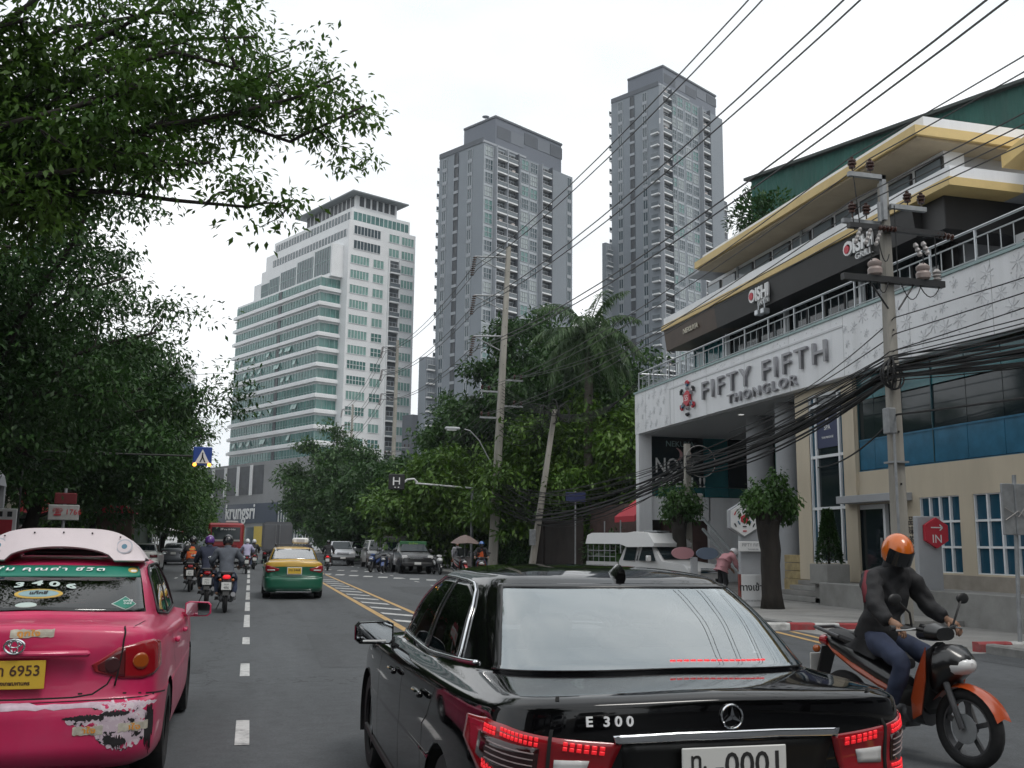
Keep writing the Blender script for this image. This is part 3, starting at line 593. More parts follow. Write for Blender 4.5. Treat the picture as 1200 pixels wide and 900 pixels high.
# terrace, retaining wall, steps
B('terrace',m_pave,14.9,16.0,8,24.6,.0,.70); B('retaining_wall',m_conc,14.6,14.9,8,23.9,.0,.72,.015); 
for k in range(5): B('step',m_conc if k%2 else m_pave,14.62+.28*k,16.0,23.92,26.9,.02+.135*k,.02+.135*(k+1)-.012)
for k in range(3): B('stone_block',m_sand,16.05,16.6,26.6+.02*k,28.2,.70+.24*k,.70+.24*(k+1)-.015,.01)
B('stone_block',m_sand,16.02,16.6,26.55,28.2,.14,.69,.01)
# upper terrace railing
q=MB(); q.tube([(15.86,8,8.95),(15.86,39.6,8.95)],.035,8); q.tube([(15.86,39.6,8.95),(22,39.6,8.95)],.035,8); wp(q.build('handrail',m_steel,smooth=True),plz)
q=MB(); q.box(15.845,15.875,8,39.6,8.72,8.75); q.box(15.845,15.875,8,39.6,8.22,8.25); q.box(15.86,22,39.585,39.615,8.72,8.75); q.box(15.86,22,39.585,39.615,8.22,8.25); wp(q.build('rail_bar',m_rail_d),plz)
y=39.6; k=0
mp_=MB(); mp_.box(-.025,.025,-.02,.02,0,.84); mpost=mp_.mesh('post',m_steel); mp_=MB(); mp_.box(-.01,.01,-.008,.008,0,.5); mpick=mp_.mesh('baluster',m_rail_d)
while y>9:
    wp(link_mesh('post',mpost,None,None,(15.86,y,8.12)),plz)
    for j in (1,2,3): wp(link_mesh('baluster',mpick,None,None,(15.86,y-.40*j,8.24)),plz)
    y-=1.6
for j in range(12): wp(link_mesh('baluster' if j%3 else 'post',mpick if j%3 else mpost,None,None,(16.3+.45*j,39.6,8.24 if j%3 else 8.12)),plz)
# second floor: shopfront glass, mullions, columns, brown and black sign fascia
B('shopfront_wall',m_black,17.75,18,22,37.6,8.1,9.8); B('floor_slab',m_grey,16.0,26,8,39.5,7.86,8.1); B('inner_core',m_grey,18.2,26,22,37.2,8.1,12.3)
y=37.6; k=0
while y>22.4:
    B('pane',m_teal if y>35 else m_glass_d,17.55,17.58,y-1.06,y-.04,8.2,9.75); B('mullion',m_black if y<35 else m_teal,17.5,17.6,y-.04,y+.04,8.1,9.8)
    if k%4==3: B('post_column',m_wframe,17.3,17.46,y-.06,y+.06,8.1,9.75)
    y-=1.1; k+=1
def band(name,mat,prof,y0,y1,xend,ycut):
    """profile (x,z) swept along Y then returning along +X at the near end"""
    mbb=MB(); r0=[(x,y1,z) for x,z in prof]; r1=[(x,y0-(x-prof[0][0])*0,z) for x,z in prof]; mbb.ring([r0,r1]); return wp(mbb.build(name,mat),plz)
band('sign_fascia',m_brown,[(16.3,10.5),(16.42,9.66),(17.7,9.75),(17.7,10.5)],33.2,37.9,0,0); band('sign_fascia',m_black,[(16.3,10.5),(16.42,9.66),(17.7,9.75),(17.7,10.5)],21.6,33.2,0,0)
B('sign_box',m_black,16.6,19.3,20.7,21.6,9.62,10.62,.02)
B('gold_edge',m_gold,16.22,20.5,20.0,37.95,10.503,10.72); B('white_edge',m_panel,16.3,20.5,20.05,37.9,10.72,11.03)
B('terrace_room',m_panel,18.6,24,16.2,20.6,8.1,9.6); 
for k in range(9): B('louvre',m_panel,18.5,18.6,14.5,19.9,9.6+.1*k,9.68+.1*k)
B('terrace_room_roof',m_grey,18.4,24,12,21,10.5,10.7)
for a,b in ((16.6,17.9),(18.2,19.4),(19.5,20.3)): B('pane',m_glass_d,18.54,18.6,a,b,8.3,9.4)
B('cool_unit',m_grey,17.4,18.0,15.5,16.1,8.12,9.5)
# third floor: white wall with a ribbon of dark windows
y=36.2; B('upper_wall',m_panel,17.55,18.2,21.8,36.2,11.03,12.24)
while y>22.6:
    o=B('window',m_black,17.49,17.56,y-1.2,y-.06,11.52,12.08); p=box_obj('pane',M('pale_glass',(.16,.19,.21),.1),17.47,17.49,y-1.14,y-.14,11.58,12.02); p.parent=o; p.matrix_parent_inverse=Matrix.Identity(4)
    y-=1.32
B('downpipe',m_rail_d,17.46,17.54,28.9,29.0,11.03,12.2); B('downpipe',m_rail_d,17.46,17.54,33.5,33.6,11.03,12.2)
B('soffit',m_soffit,16.36,20,21.3,34.6,12.24,12.32); B('gold_edge',m_gold,16.25,20.4,21.2,34.7,12.32,12.58); B('white_edge',m_panel,16.55,20.4,21.25,34.6,12.58,12.86)
# curved gold canopy at the near end of the roof
q=MB(); G=[]
for k in range(15):
    t=k/14; yy=20.9-t*7.5; zz=11.25+.75*math.sin(math.pi*(.12+t*.88))
    G.append([(18.6,yy,zz),(18.6,yy,zz+.34),(22.5,yy,zz+.34),(22.5,yy,zz),(18.6,yy,zz)])
q.grid(G); wp(q.build('curved_canopy',m_gold),plz)
q=MB(); 
for k in range(4): q.tube([(20.8+.0*k,20.5-.25*k,12.2),(20.8,19.6-.3*k,12.9+.12*k),(20.8,14,13.0+.12*k)],.03,6)
wp(q.build('pipe_run',M('pipe_green',(.08,.22,.2),.5)),plz)
# shop names on the fascia
fit('OISHI',.62,m_sw,16.30,30.45,29.1,10.12,.03,bold=.02); fit('RAMEN',.30,m_sw,16.34,29.9,29.2,9.82,.03); fit('OISHI',.56,m_sw,16.30,24.7,23.3,10.15,.03,bold=.02); fit('GRILL',.26,m_sw,16.34,24.2,23.4,9.84,.03); fit('NEKUYA',.30,M('sign_cream',(.6,.55,.45),.5),16.32,36.0,34.65,10.08,.02)
for yy,ss in ((30.25,.13),(24.5,.12)):
    q=MB(); q.lathe([(0,0),(ss,0),(ss,.03),(0,.03)],16,T=Matrix.Translation((16.27,yy,10.14))@Matrix.Rotation(R(-90),4,'Y')); wp(q.build('sign_dot',m_red),plz)
fl=[]
for (y,z) in ((29.3,9.3),(28.9,9.28)):
    q=MB(); q.bbox(15.9,16.15,y-.1,y+.1,z-.06,z+.12,.02); q.box(16.0,16.03,y-.02,y+.02,z+.1,9.7); wp(q.build('floodlight',m_steel),plz)
# flat roof garden shrubs
B('roof_deck',m_grey,17.0,26,21.4,37,12.6,12.7)
shrub((20.6,37.2,15.6),(1.5,1.5,1.1),2600,'bushy shrub growing on the plaza roof edge',m_leaf2,41,.2)
# green corrugated hall behind
hall=empty('corrugated_hall',(36,45,0),0,'tall dark green corrugated metal hall behind the plaza roof','building')
L0=Vector((29.8,55,0)); L1=Vector((42.5,24.3,0)); d=(L1-L0); Ln=d.length; d.normalize(); nrm=Vector((d.y,-d.x,0)); nrm=-nrm if nrm.y>0 else nrm
q=MB(); G=[]; n=int(Ln/.28)
for i in range(n*2+1):
    p=L0+d*(Ln*i/(n*2)); o=.05 if i%2 else 0; zt=24.74; G.append([(p.x+nrm.x*o,p.y+nrm.y*o,0),(p.x+nrm.x*o,p.y+nrm.y*o,zt)])
q.grid(G); wp(q.build('wall',m_green_metal,recalc=False),hall)
q=MB(); e0=L0-d*.3; e1=L1; bk=-nrm*18
q.add([e0+nrm*.4+Vector((0,0,24.72)),e1+nrm*.4+Vector((0,0,24.72)),e1+bk+Vector((0,0,27.2)),e0+bk+Vector((0,0,27.2)),e0+nrm*.4+Vector((0,0,24.9)),e1+nrm*.4+Vector((0,0,24.9)),e1+bk+Vector((0,0,27.4)),e0+bk+Vector((0,0,27.4))],[(3,2,1,0),(4,5,6,7),(0,1,5,4),(1,2,6,5),(2,3,7,6),(3,0,4,7)])
wp(q.build('roof',M('roof_dark',(.05,.06,.055),.7)),hall)
q=MB(); G=[]; 
for i in range(25):
    p=L0+bk*(i/24); o=.05 if i%2 else 0; G.append([(p.x-d.x*o,p.y-d.y*o,0),(p.x-d.x*o,p.y-d.y*o,24.74+2.4*i/24)])
q.grid(G); wp(q.build('wall',m_green_metal,recalc=False),hall)
# red awning of the neighbouring shop
aw=empty('awning',(15.5,41.5,2.6),0,'red fabric awning beside the white corner of the plaza','awning')
q=MB(); q.add([(15.75,40.0,2.9),(15.75,42.4,2.9),(17.2,42.4,4.0),(17.2,40.0,4.0),(15.75,40.0,2.65),(15.75,42.4,2.65)],[(0,1,2,3),(4,5,1,0),(0,3,4)]); wp(q.build('canvas',m_red),aw)
q=MB(); q.tube([(15.2,40.2,.14),(15.2,40.2,2.7)],.03,6); q.tube([(15.2,42.2,.14),(15.2,42.2,2.7)],.03,6); wp(q.build('pole',m_rail_d),aw)
ns=empty('neighbour_shop',(19,46,0),0,'dark low shop with shaded front behind the red awning','building')
B('wall',M('shop_wall',(.09,.05,.045),.8,var=.3,scale=2),17.2,25,40,50,0,3.6,root=ns); B('shutter',m_black,17.15,17.2,40.6,43.4,.2,2.5,root=ns)
# ------------------------------------------------------------------ high-rise towers in the distance
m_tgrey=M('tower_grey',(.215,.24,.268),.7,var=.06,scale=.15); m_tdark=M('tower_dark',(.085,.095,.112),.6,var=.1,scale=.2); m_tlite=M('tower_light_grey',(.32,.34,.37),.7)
m_twhite=M('tower_white',(.70,.71,.72),.6,var=.05,scale=.3); m_tglass=M('tower_glass',(.05,.075,.088),.07,spec=.8); m_tglassg=M('tower_glass_green',(.10,.20,.19),.07,spec=.8,var=.3,scale=.35)
m_tframe=M('tower_frame',(.36,.39,.42),.5); m_trec=M('balcony_recess',(.05,.055,.062),.5,var=.3,scale=.6); m_tcrown=M('crown_cladding',(.13,.145,.175),.55); m_tcrown2=M('crown_panel',(.145,.16,.185),.55); m_rail=M('balcony_glass',(.12,.14,.155),.25)
m_curt=M('curtained_glass',(.30,.34,.34),.15,spec=.7)
FACE={'F':Matrix.Identity(4),'L':Matrix.Rotation(R(-90),4,'Z')}   # F: plane y=0 facing -y; L: plane x=0 facing -x (u runs away along +y)
def on(face,u,out,z):
    """local position on a face: u along it from the corner, out = distance proud"""
    return (u,-out,z) if face=='F' else (-out,u,z)
def win_mesh(w,h,nx,nz,glass,frame,d=.12):
    q=MB(); q.mi=0
    q.box(-w/2,w/2,-.02,.1,0,h); q.mi=1
    for x in np.linspace(-w/2,w/2,nx+1): q.box(x-.05,x+.05,-d,0,-.03,h+.03)
    for z in np.linspace(0,h,nz+1): q.box(-w/2,w/2,-d+.01,0,z-.05,z+.05)
    return q.mesh('window',[glass,frame])
def put(me,name,root,face,u,out,z): 
    return link_mesh(name,me,None,root,on(face,u,out,z),(0,0,0) if face=='F' else (0,0,R(-90)))
def bal_mesh(w,d=1.0):
    q=MB(); q.mi=0; q.box(-w/2,w/2,-d,0,-.16,.16); q.mi=1; q.box(-w/2,w/2,-d+.03,-d+.08,.16,1.1); q.mi=0; q.box(-w/2,w/2,-d,-d+.1,1.08,1.16)
    for s in (-.35,0,.35): q.mi=2; q.box(w*s-.04,w*s+.04,-.06,0,.2,2.5)
    q.mi=2; q.box(-w/2,w/2,-.05,0,2.3,2.42); return q.mesh('balcony',[m_twhite,m_rail,m_tframe])
W1=win_mesh(2.3,2.35,3,2,m_tglass,m_tframe); W1b=win_mesh(2.3,2.35,3,2,m_curt,m_tframe); W1c=win_mesh(2.3,2.35,2,2,m_tglassg,m_tframe); W2=win_mesh(1.35,2.3,2,1,m_tglass,m_tframe); W3=win_mesh(1.2,2.6,1,1,m_trec,m_tdark)
apm=MB(); apm.box(-.75,.75,-.16,0,-.32,.32); apm=apm.mesh('apron',m_tlite)
BM={w:bal_mesh(w) for w in (2.9,3.2,3.6)}
rt=random.Random(12); BS=bal_mesh(2.0,.7)
ACM=MB().box(-.4,.4,-.35,0,0,.6).mesh('air_conditioner',m_tlite); LAU=MB().box(-.5,.5,-.03,0,.5,1.3).mesh('laundry',M('laundry_cloth',(.4,.36,.34),.8))
def grey_tower(pos,label,a,b,h,cols_f,cols_l,crown,fl=3.13,floors=22,extra=None):
    root=empty('tower_block',pos,R(30.5),label,'tower'); 
    def bx(name,mat,*c): return box_obj(name,mat,*c,parent=root)
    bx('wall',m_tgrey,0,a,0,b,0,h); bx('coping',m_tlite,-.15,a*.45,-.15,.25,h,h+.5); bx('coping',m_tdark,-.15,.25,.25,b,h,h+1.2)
    (x0,x1,y0,y1,hc)=crown; bx('crown',m_tcrown,x0,x1,y0,y1,h,hc)
    for i in range(5):
        u=x0+(x1-x0)*(.02+.2*i); v=h+(hc-h)*rt.choice((.15,.42,.55)); bx('crown_panel',m_tcrown2 if i%2 else m_tdark,u,u+(x1-x0)*.19,y0-.06-.01*i,y0,v,v+(hc-h)*.36)
    bx('crown_edge',m_tdark,x0-.2,x1+.2,y0-.2,y0+.3,hc,hc+.5); bx('crown_edge',m_tdark,x0-.2,x0+.3,y0+.3,y1,hc,hc+.5)
    for kind,u,w in cols_f:
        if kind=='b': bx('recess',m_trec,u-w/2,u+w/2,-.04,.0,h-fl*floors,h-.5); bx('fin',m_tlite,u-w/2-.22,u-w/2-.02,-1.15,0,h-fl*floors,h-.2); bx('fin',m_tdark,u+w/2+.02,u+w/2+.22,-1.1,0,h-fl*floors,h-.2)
        if kind=='w': bx('glazing_strip',m_tframe,u-w/2,u+w/2,-.05,0,h-fl*floors,h-.6)
        if kind=='d': bx('dark_strip',m_tdark,u-w/2,u+w/2,-.06,0,h-fl*floors,h-.3)
    for kind,u,w in cols_l:
        if kind=='s': bx('slit_strip',m_tdark,-.05,0,u-w/2,u+w/2,h-fl*floors,h-1)
    for k in range(floors):
        z=h-fl*(k+1)+.25
        for kind,u,w in cols_f:
            if kind=='w': put(rt.choice((W1,W1,W1b,W1c)),'window',root,'F',u,.06,z)
            if kind=='n': put(W2,'window',root,'F',u,.02,z); put(apm,'apron',root,'F',u,.02,z-.45)
            if kind=='b':
                put(BM[w],'balcony',root,'F',u,.05,z-.1)
                if rt.random()<.45: put(ACM,'air_conditioner',root,'F',u+rt.choice((-.9,.9)),.12,z+.08)
                if rt.random()<.15: put(LAU,'laundry',root,'F',u+rt.uniform(-.5,.5),.8,z+.3)
        for kind,u,w in cols_l:
            if kind=='n': put(W2,'window',root,'L',u,.02,z); put(apm,'apron',root,'L',u,.02,z-.42)
            if kind=='s': put(W3,'window',root,'L',u,.06,z); put(apm,'apron',root,'L',u,.06,z-.38)
        link_mesh('side_balcony',BS,None,root,(.9,b+.0,z-.1),(0,0,R(180)))
        link_mesh('side_balcony',BS,None,root,(a+.0,b*.5,z-.1),(0,0,R(90)))
    if extra: extra(root,bx)
    return root
def t1x(root,bx):
    bx('wing',m_tgrey,-2.6,0,b1,b1+2.4,0,43); bx('wing',m_tdark,-4,0,b1+2.4,b1+6,0,30)
    for k in range(6): put(BS,'balcony',root,'F',-1.4,-b1,40-3.13*k)
    q=MB(); q.lathe([(.05,0),(.8,.35),(.85,.42),(.05,.15)],16); q.v=[(p[0]+6,p[1]+6,p[2]+99.3) for p in q.v]; q.cyl((6,6,97.5),(6,6,99.5),.07); q.build('dish_antenna',m_tlite,root)
b1=15.
T1C=[('w',1.5,2.9),('b',4.9,3.2),('b',8.3,3.2),('d',10.7,1.2),('w',13.0,2.6),('w',15.9,2.6),('b',19.6,3.2),('d',21.9,1.2),('n',28.3,1.4)]
T1L=[('n',4.4,1),('s',9.0,1.5),('n',13.0,1)]
grey_tower((45.8,205.1,0),'shorter of the two grey residential towers with dark flat crown',29.6,b1,90,T1C,T1L,(5.2,27.5,1.8,12.5,98.0),extra=t1x)
def t2x(root,bx):
    bx('wing',m_tdark,28,34,3,12,0,94); bx('wing',m_tgrey,-2.4,0,15.4,16.6,0,77)
    for k in range(8): put(BM[3.2],'balcony',root,'F',31.2,-2.95,91-3.13*k)
    for k in range(5): put(BS,'balcony',root,'F',-1.3,-15.4,74-3.13*k)
    bx('corner_box',m_twhite,-.35,3.4,-.4,.0,108.2,108.6); bx('corner_box',m_twhite,-.35,3.4,-.4,.0,111.9,112.3); bx('corner_box',m_twhite,-.35,3.4,-.4,.0,104.6,106)
    for k in range(20): box_obj('side_slab',m_twhite,-1.05,0,0.02,2.2,102-3.13*k,102.35-3.13*k,parent=root); box_obj('side_rail',m_rail,-1.0,-.95,.05,2.2,102.35-3.13*k,103.3-3.13*k,parent=root)
T2C=[('b',1.7,3.6),('w',5.4,2.6),('w',8.4,2.6),('w',11.9,2.6),('w',14.9,2.6),('b',18.8,3.2),('d',21.2,1.0)]
T2L=[('n',4.6,1),('s',8.6,1.5),('n',12.4,1)]
grey_tower((92.6,216,0),'taller grey residential tower with stacked corner balconies',27.9,15.4,114.8,T2C,T2L,(3.6,27.2,1.6,12.8,121.5),floors=24,extra=t2x)
# ---- white office block with green ribbon windows
wb=empty('office_block',(18.6,225.2,0),R(25.7),'white high-rise with green ribbon windows and overhanging flat roof','building')
def bw(name,mat,*c): return box_obj(name,mat,*c,parent=wb)
m_gl=M('green_ribbon_glass',(.07,.17,.155),.07,spec=.7,var=.35,scale=.5); m_gl2=M('pale_green_glass',(.20,.34,.31),.1,spec=.7,var=.25,scale=.6); m_mul=M('ribbon_mullion',(.22,.31,.30),.5)
FL=3.55; HT=75.8; NF=15
bw('wall',m_twhite,0,18.6,0,42,20,HT); bw('bay_wall',m_twhite,-5,0,3.2,47,20,62.4)
bw('stepped_wall',m_twhite,-3,0,2.2,38,62.4,70.2); bw('stepped_wall',m_twhite,-3,0,38,42,62.4,67.5); bw('tier',m_twhite,1.2,17.6,1.2,40,HT,HT+3.6)
# front face windows: wall openings shown as deep-set framed windows
wA=win_mesh(5.0,2.0,6,1,m_gl2,m_twhite); wB=win_mesh(2.9,2.0,3,1,m_gl2,m_twhite); wC=win_mesh(3.5,2.0,4,1,m_gl2,m_twhite); wD=win_mesh(5.0,2.0,6,2,m_gl,m_twhite); wE=win_mesh(2.9,2.0,3,2,m_gl,m_twhite); wF=win_mesh(7.3,2.1,8,1,m_tglass,m_twhite)
bw('recess',m_trec,11.2,13.9,-.05,0,HT-FL*17,HT-FL*2.1); bw('pier',m_twhite,10.9,11.2,-.5,0,20,HT-FL*2); bw('pier',m_twhite,13.9,14.2,-.5,0,20,HT-FL*2)
balw=bal_mesh(2.7,.9)
for k in range(17):
    z=HT-FL*(k+1)+.55
    if k<2: put(wF,'window',wb,'F',4.9,.02,z)
    else: put(wD if k in (9,10,12,15,16) else wA,'window',wb,'F',3.1,.02,z); put(wE if k in (7,8,9,11,14,16) else wB,'window',wb,'F',8.2,.02,z)
    if k<2: put(wB,'window',wb,'F',12.4,.02,z)
    else: put(balw,'balcony',wb,'F',12.55,.05,z-.5)
    put(wC,'window',wb,'F',16.3,.02,z)
# ribbon bay: each storey a glass band with mullions, slab edge below, some tilted open sashes
for k in range(13):
    z0=62.4-FL*(k+1)+.9; z1=z0+2.15
    g=MB(); g.box(-5.06,-4.9,3.3,47,z0,z1); g.box(-5.06,0,3.14,3.3,z0,z1); bo=g.build('ribbon_window',m_gl,wb)
    q=MB()
    for i in range(32): y=3.2+i*1.38; q.box(-5.16,-5.05,y-.05,y+.05,z0,z1)
    for i in range(4): x=-5+i*1.35; q.box(x-.05,x+.05,3.05,3.15,z0,z1)
    q.box(-5.14,-5.05,3.1,47,z0+.55,z0+.63); q.build('mullion',m_mul,bo)
    if k in (4,5,6,8,10): 
        for i in rt.sample(range(6,30),6):
            y=3.2+i*1.38; q=MB(); q.box(-.03,.03,-.6,.6,-1.5,0,T=Matrix.Translation((-5.15,y+.69,z1-.05))@Matrix.Rotation(R(22),4,'Y')); q.build('open_sash',m_gl2,bo)
    bw('slab_edge',m_twhite,-5.75,0,2.5,47.6,z0-.95,z0-.25); bw('slab_lip',m_twhite,-5.45,0,2.8,47.3,z0-.25,z0)
    q=bw('dark_joint',m_trec,-5.2,-5.04,22,23.4,z0-.2,z1)
for i,(a,b,z0,z1) in enumerate(((3,10,63.2,69.6),(11,18.5,63.2,68.8),(19.5,27,63,68),(28,33,63,67.4),(33.6,37.6,62.8,66.8))):
    o=bw('tall_window',m_tglass,-3.08,-3,a,b,z0,z1); q=MB()
    for y in np.linspace(a,b,7): q.box(-3.16,-3.07,y-.06,y+.06,z0,z1)
    q.box(-3.14,-3.07,a,b,(z0+z1)/2-.07,(z0+z1)/2+.07); q.build('mullion',m_mul,o)
o=bw('ribbon_window',m_tglass,-.06,0,1.0,38,72.2,74.0); q=MB()
for i in range(26): q.box(-.16,-.05,1+1.45*i-.07,1+1.45*i+.07,72.2,74)
q.build('mullion',m_twhite,o)
for (x0,x1,y0,y1) in ((1.14,1.2,1.6,39),):
    o=bw('ribbon_window',m_tglass,x0,x1,y0,y1,HT+1.0,HT+2.8); q=MB()
    for i in range(26): q.box(x0-.1,x0,1.6+1.45*i-.08,1.6+1.45*i+.08,HT+1,HT+2.8)
    q.build('mullion',m_twhite,o)
o=bw('ribbon_window',m_tglassg,1.6,17.2,1.13,1.2,HT+.8,HT+2.8); q=MB()
for i in range(14): q.box(1.6+1.2*i-.06,1.6+1.2*i+.06,1.05,1.14,HT+.8,HT+2.8)
q.build('mullion',m_twhite,o)
bw('penthouse',m_twhite,3.4,15,3.2,27,HT+3.6,HT+8.0)
for i in range(12): bw('window',m_trec,3.32,3.4,4.0+1.95*i,5.4+1.95*i,HT+5.2,HT+7.6)
for i in range(6): bw('window',m_trec,4.4+1.75*i,5.6+1.75*i,3.12,3.2,HT+5.2,HT+7.6)
q=MB(); c=[(1.2,.9,HT+8),(17,.9,HT+8),(17,29.5,HT+8),(1.2,29.5,HT+8)]; t=[(5.5,5,HT+9.0),(12.5,5,HT+9),(12.5,25,HT+9),(5.5,25,HT+9)]
q.ring([[Vector(p)+Vector((0,0,-.3)) for p in c],c,t]); q.build('roof',M('roof_grey',(.16,.18,.19),.6),wb)
q=MB(); 
for i in range(5): q.cyl((4+i*.8,16+i,HT+8.5),(4+i*.8-.6,16+i,HT+11),.06,n=5)
q.build('antenna',m_tlite,wb)
# podium with tall openings, bank sign and glass shopfront
m_pod=M('podium_stone',(.24,.245,.25),.8,var=.1,scale=.3); m_yellow=M('billboard_yellow',(.55,.40,.06),.6)
bw('podium',m_pod,-7.5,24,-1.5,60,0,20.4); 
for i in range(5): o=bw('opening',m_trec,-7.6,-7.5,22+7.2*i,27.4+7.2*i,12.8,19.6); bw('pier',m_twhite,-7.9,-7.6,27.5+7.2*i,28.6+7.2*i,12.6,19.8)
bw('sign_band',M('bank_navy',(.03,.045,.075),.4),-7.75,-7.5,14,60,6.0,10.6)
bw('shop_glass',m_tglass,-7.6,-7.5,-1,13.5,1,10.4); bw('shop_glass',m_tglass,-7.62,-7.5,14,60,.4,5)
q=MB()
for i in range(12): q.box(-7.72,-7.6,-1+1.3*i-.08,-1+1.3*i+.08,1,10.4)
q.box(-7.71,-7.6,-1,13.5,5.6,5.9); q.build('mullion',m_twhite,wb)
o=text('krungsri',5.2,m_sw,(-7.85,33,8.6),(0,-1,0),extr=.06,parent=wb,sx=.95,bold=.06)
bw('billboard',m_yellow,-8.3,-8.0,13,24,.6,5.2); bw('billboard_bar',m_trec,-8.42,-8.3,17,19.5,.8,5.8)
bw('annex',m_twhite,-7.4,-2,-8,-1.5,0,12.5); q=MB()
for i in range(5): q.box(-7.5,-7.4,-7.4+1.3*i,-6.6+1.3*i,2,11.5)
q.build('window',m_tglass,wb)
# pale building bits far left behind the trees
lb=empty('far_building',(-30,240,0),R(15),'pale grey building glimpsed behind the left trees','building')
box_obj('wall',m_twhite,-14,16,0,20,0,42,parent=lb); 
for k in range(10): box_obj('window',m_tglass,-14,16,-.1,0,4+3.6*k,6+3.6*k,parent=lb)
# ------------------------------------------------------------------ cars
from mathutils.bvhtree import BVHTree
LOWK=[(0,0),(.46,.004),(.78,.015),(.925,.040),(.975,.088),(.995,.2),(1,.42),(1,.62),(.985,.80),(.95,.90),(.84,.962),(.5,.992),(0,1)]
GHK=[(0,0),(.46,.014),(.81,.058),(.94,.135),(.985,.24),(1,.37),(1,.52),(.995,.66),(.985,.78),(.96,.87),(.86,.945),(.48,.988),(0,1)]
M('shut_line_black',(.004,.004,.004),.8)
class Surf:
    """half-car surface from stacked plan contours; u 0 = rear centre .. 12 = front centre, v = level"""
    def __init__(s, levels):
        P=[]
        for L in levels:
            K=GHK if L[0]=='G' else LOWK; _,w,yr,yf,z=L; zz=z if isinstance(z,(list,tuple)) else [z]*5
            zi=np.interp(range(13),[0,3,6,9,12],zz); P.append([(k[0]*w,yr+k[1]*(yf-yr),zi[i]) for i,k in enumerate(K)])
        s.P=np.array(P); s.nl=len(levels)
    def ev(s,u,v):
        sg=1.; 
        if u<0: u=-u; sg=-sg
        if u>12: u=24-u; sg=-sg
        i=min(11,int(u)); t=u-i
        def col(k):
            if k<0: return s.P[:,-k]*np.array([-1,1,1])
            if k>12: return s.P[:,24-k]*np.array([-1,1,1])
            return s.P[:,k]
        a,b,c,d=col(i-1),col(i),col(i+1),col(i+2)
        C=.5*((2*b)+(-a+c)*t+(2*a-5*b+4*c-d)*t*t+(-a+3*b-3*c+d)*t**3)
        j=min(s.nl-2,max(0,int(v))); q=v-j; y0,y1=C[j],C[j+1]; h=y1-y0
        def tan(k):
            if k<=0 or k>=s.nl-1: return h
            d0=C[k]-C[k-1]; d1=C[k+1]-C[k]; m=np.where(d0*d1>0,2*d0*d1/np.where(np.abs(d0+d1)<1e-9,1,d0+d1),0); return m
        m0,m1=tan(j),tan(j+1); q2,q3=q*q,q*q*q
        p=(2*q3-3*q2+1)*y0+(q3-2*q2+q)*m0+(-2*q3+3*q2)*y1+(q3-q2)*m1
        return np.array([p[0]*sg,p[1],p[2]])
    def evm(s,U,V):
        U=np.asarray(U,float); V=np.asarray(V,float); sg=np.where(U<0,-1.,1.); U=np.abs(U); m=U>12; sg=np.where(m,-sg,sg); U=np.where(m,24-U,U)
        if not hasattr(s,'Q'):
            f=np.array([-1,1,1.]); s.Q=np.concatenate([s.P[:,1:2]*f,s.P,s.P[:,11:12]*f,s.P[:,10:11]*f],1)
        i=np.clip(U.astype(int),0,11); t=(U-i)[:,None]; j=np.clip(V.astype(int),0,s.nl-2); q=(V-j)[:,None]
        def col(jj):
            jj=np.clip(jj,0,s.nl-1); a,b,c,d=(s.Q[jj,i+k] for k in range(4)); return .5*((2*b)+(-a+c)*t+(2*a-5*b+4*c-d)*t*t+(-a+3*b-3*c+d)*t**3)
        ym,y0,y1,y2=col(j-1),col(j),col(j+1),col(j+2); h=y1-y0; dm=y0-ym; dp=y2-y1
        def hm(a,b): return np.where(a*b>0,2*a*b/np.where(np.abs(a+b)<1e-9,1,a+b),0)
        m0=np.where((j<=0)[:,None],h,hm(dm,h)); m1=np.where((j>=s.nl-2)[:,None],h,hm(h,dp)); q2,q3=q*q,q*q*q
        p=(2*q3-3*q2+1)*y0+(q3-2*q2+q)*m0+(-2*q3+3*q2)*y1+(q3-q2)*m1; p[:,0]*=sg; return p
    def nrmm(s,U,V):
        e=.02; U=np.asarray(U,float); V=np.asarray(V,float); a=s.evm(U+e,V)-s.evm(U-e,V); vv=np.clip(V,e,s.nl-1-e); b=s.evm(U,vv+e)-s.evm(U,vv-e); n=np.cross(a,b); n/=np.maximum(np.linalg.norm(n,axis=1,keepdims=True),1e-9)
        p=s.evm(U,V)-np.array([0,2.3,.6]); n*=np.where((n*p).sum(1)<0,-1,1)[:,None]; return n
    def v_atm(s,U,Z,v0=0,v1=9):
        U=np.asarray(U,float); lo=np.full(len(U),float(v0)); hi=np.full(len(U),float(v1))
        for _ in range(20):
            m=(lo+hi)/2; z=s.evm(U,m)[:,2]; lo=np.where(z<Z,m,lo); hi=np.where(z<Z,hi,m)
        return (lo+hi)/2
    def nrm(s,u,v):
        e=.02; a=s.ev(u+e,v)-s.ev(u-e,v); vv=min(max(v,e),s.nl-1-e); b=s.ev(u,vv+e)-s.ev(u,vv-e); n=np.cross(a,b); l=np.linalg.norm(n); n=n/l if l>1e-9 else np.array([0,0,1.])
        p=s.ev(u,v); c=np.array([0,2.3,.6]); 
        if np.dot(n,p-c)<0: n=-n
        return n
    def v_at(s,u,z,v0=0,v1=9):
        lo,hi=v0,v1
        for _ in range(22):
            m=(lo+hi)/2
            if s.ev(u,m)[2]<z: lo=m
            else: hi=m
        return (lo+hi)/2
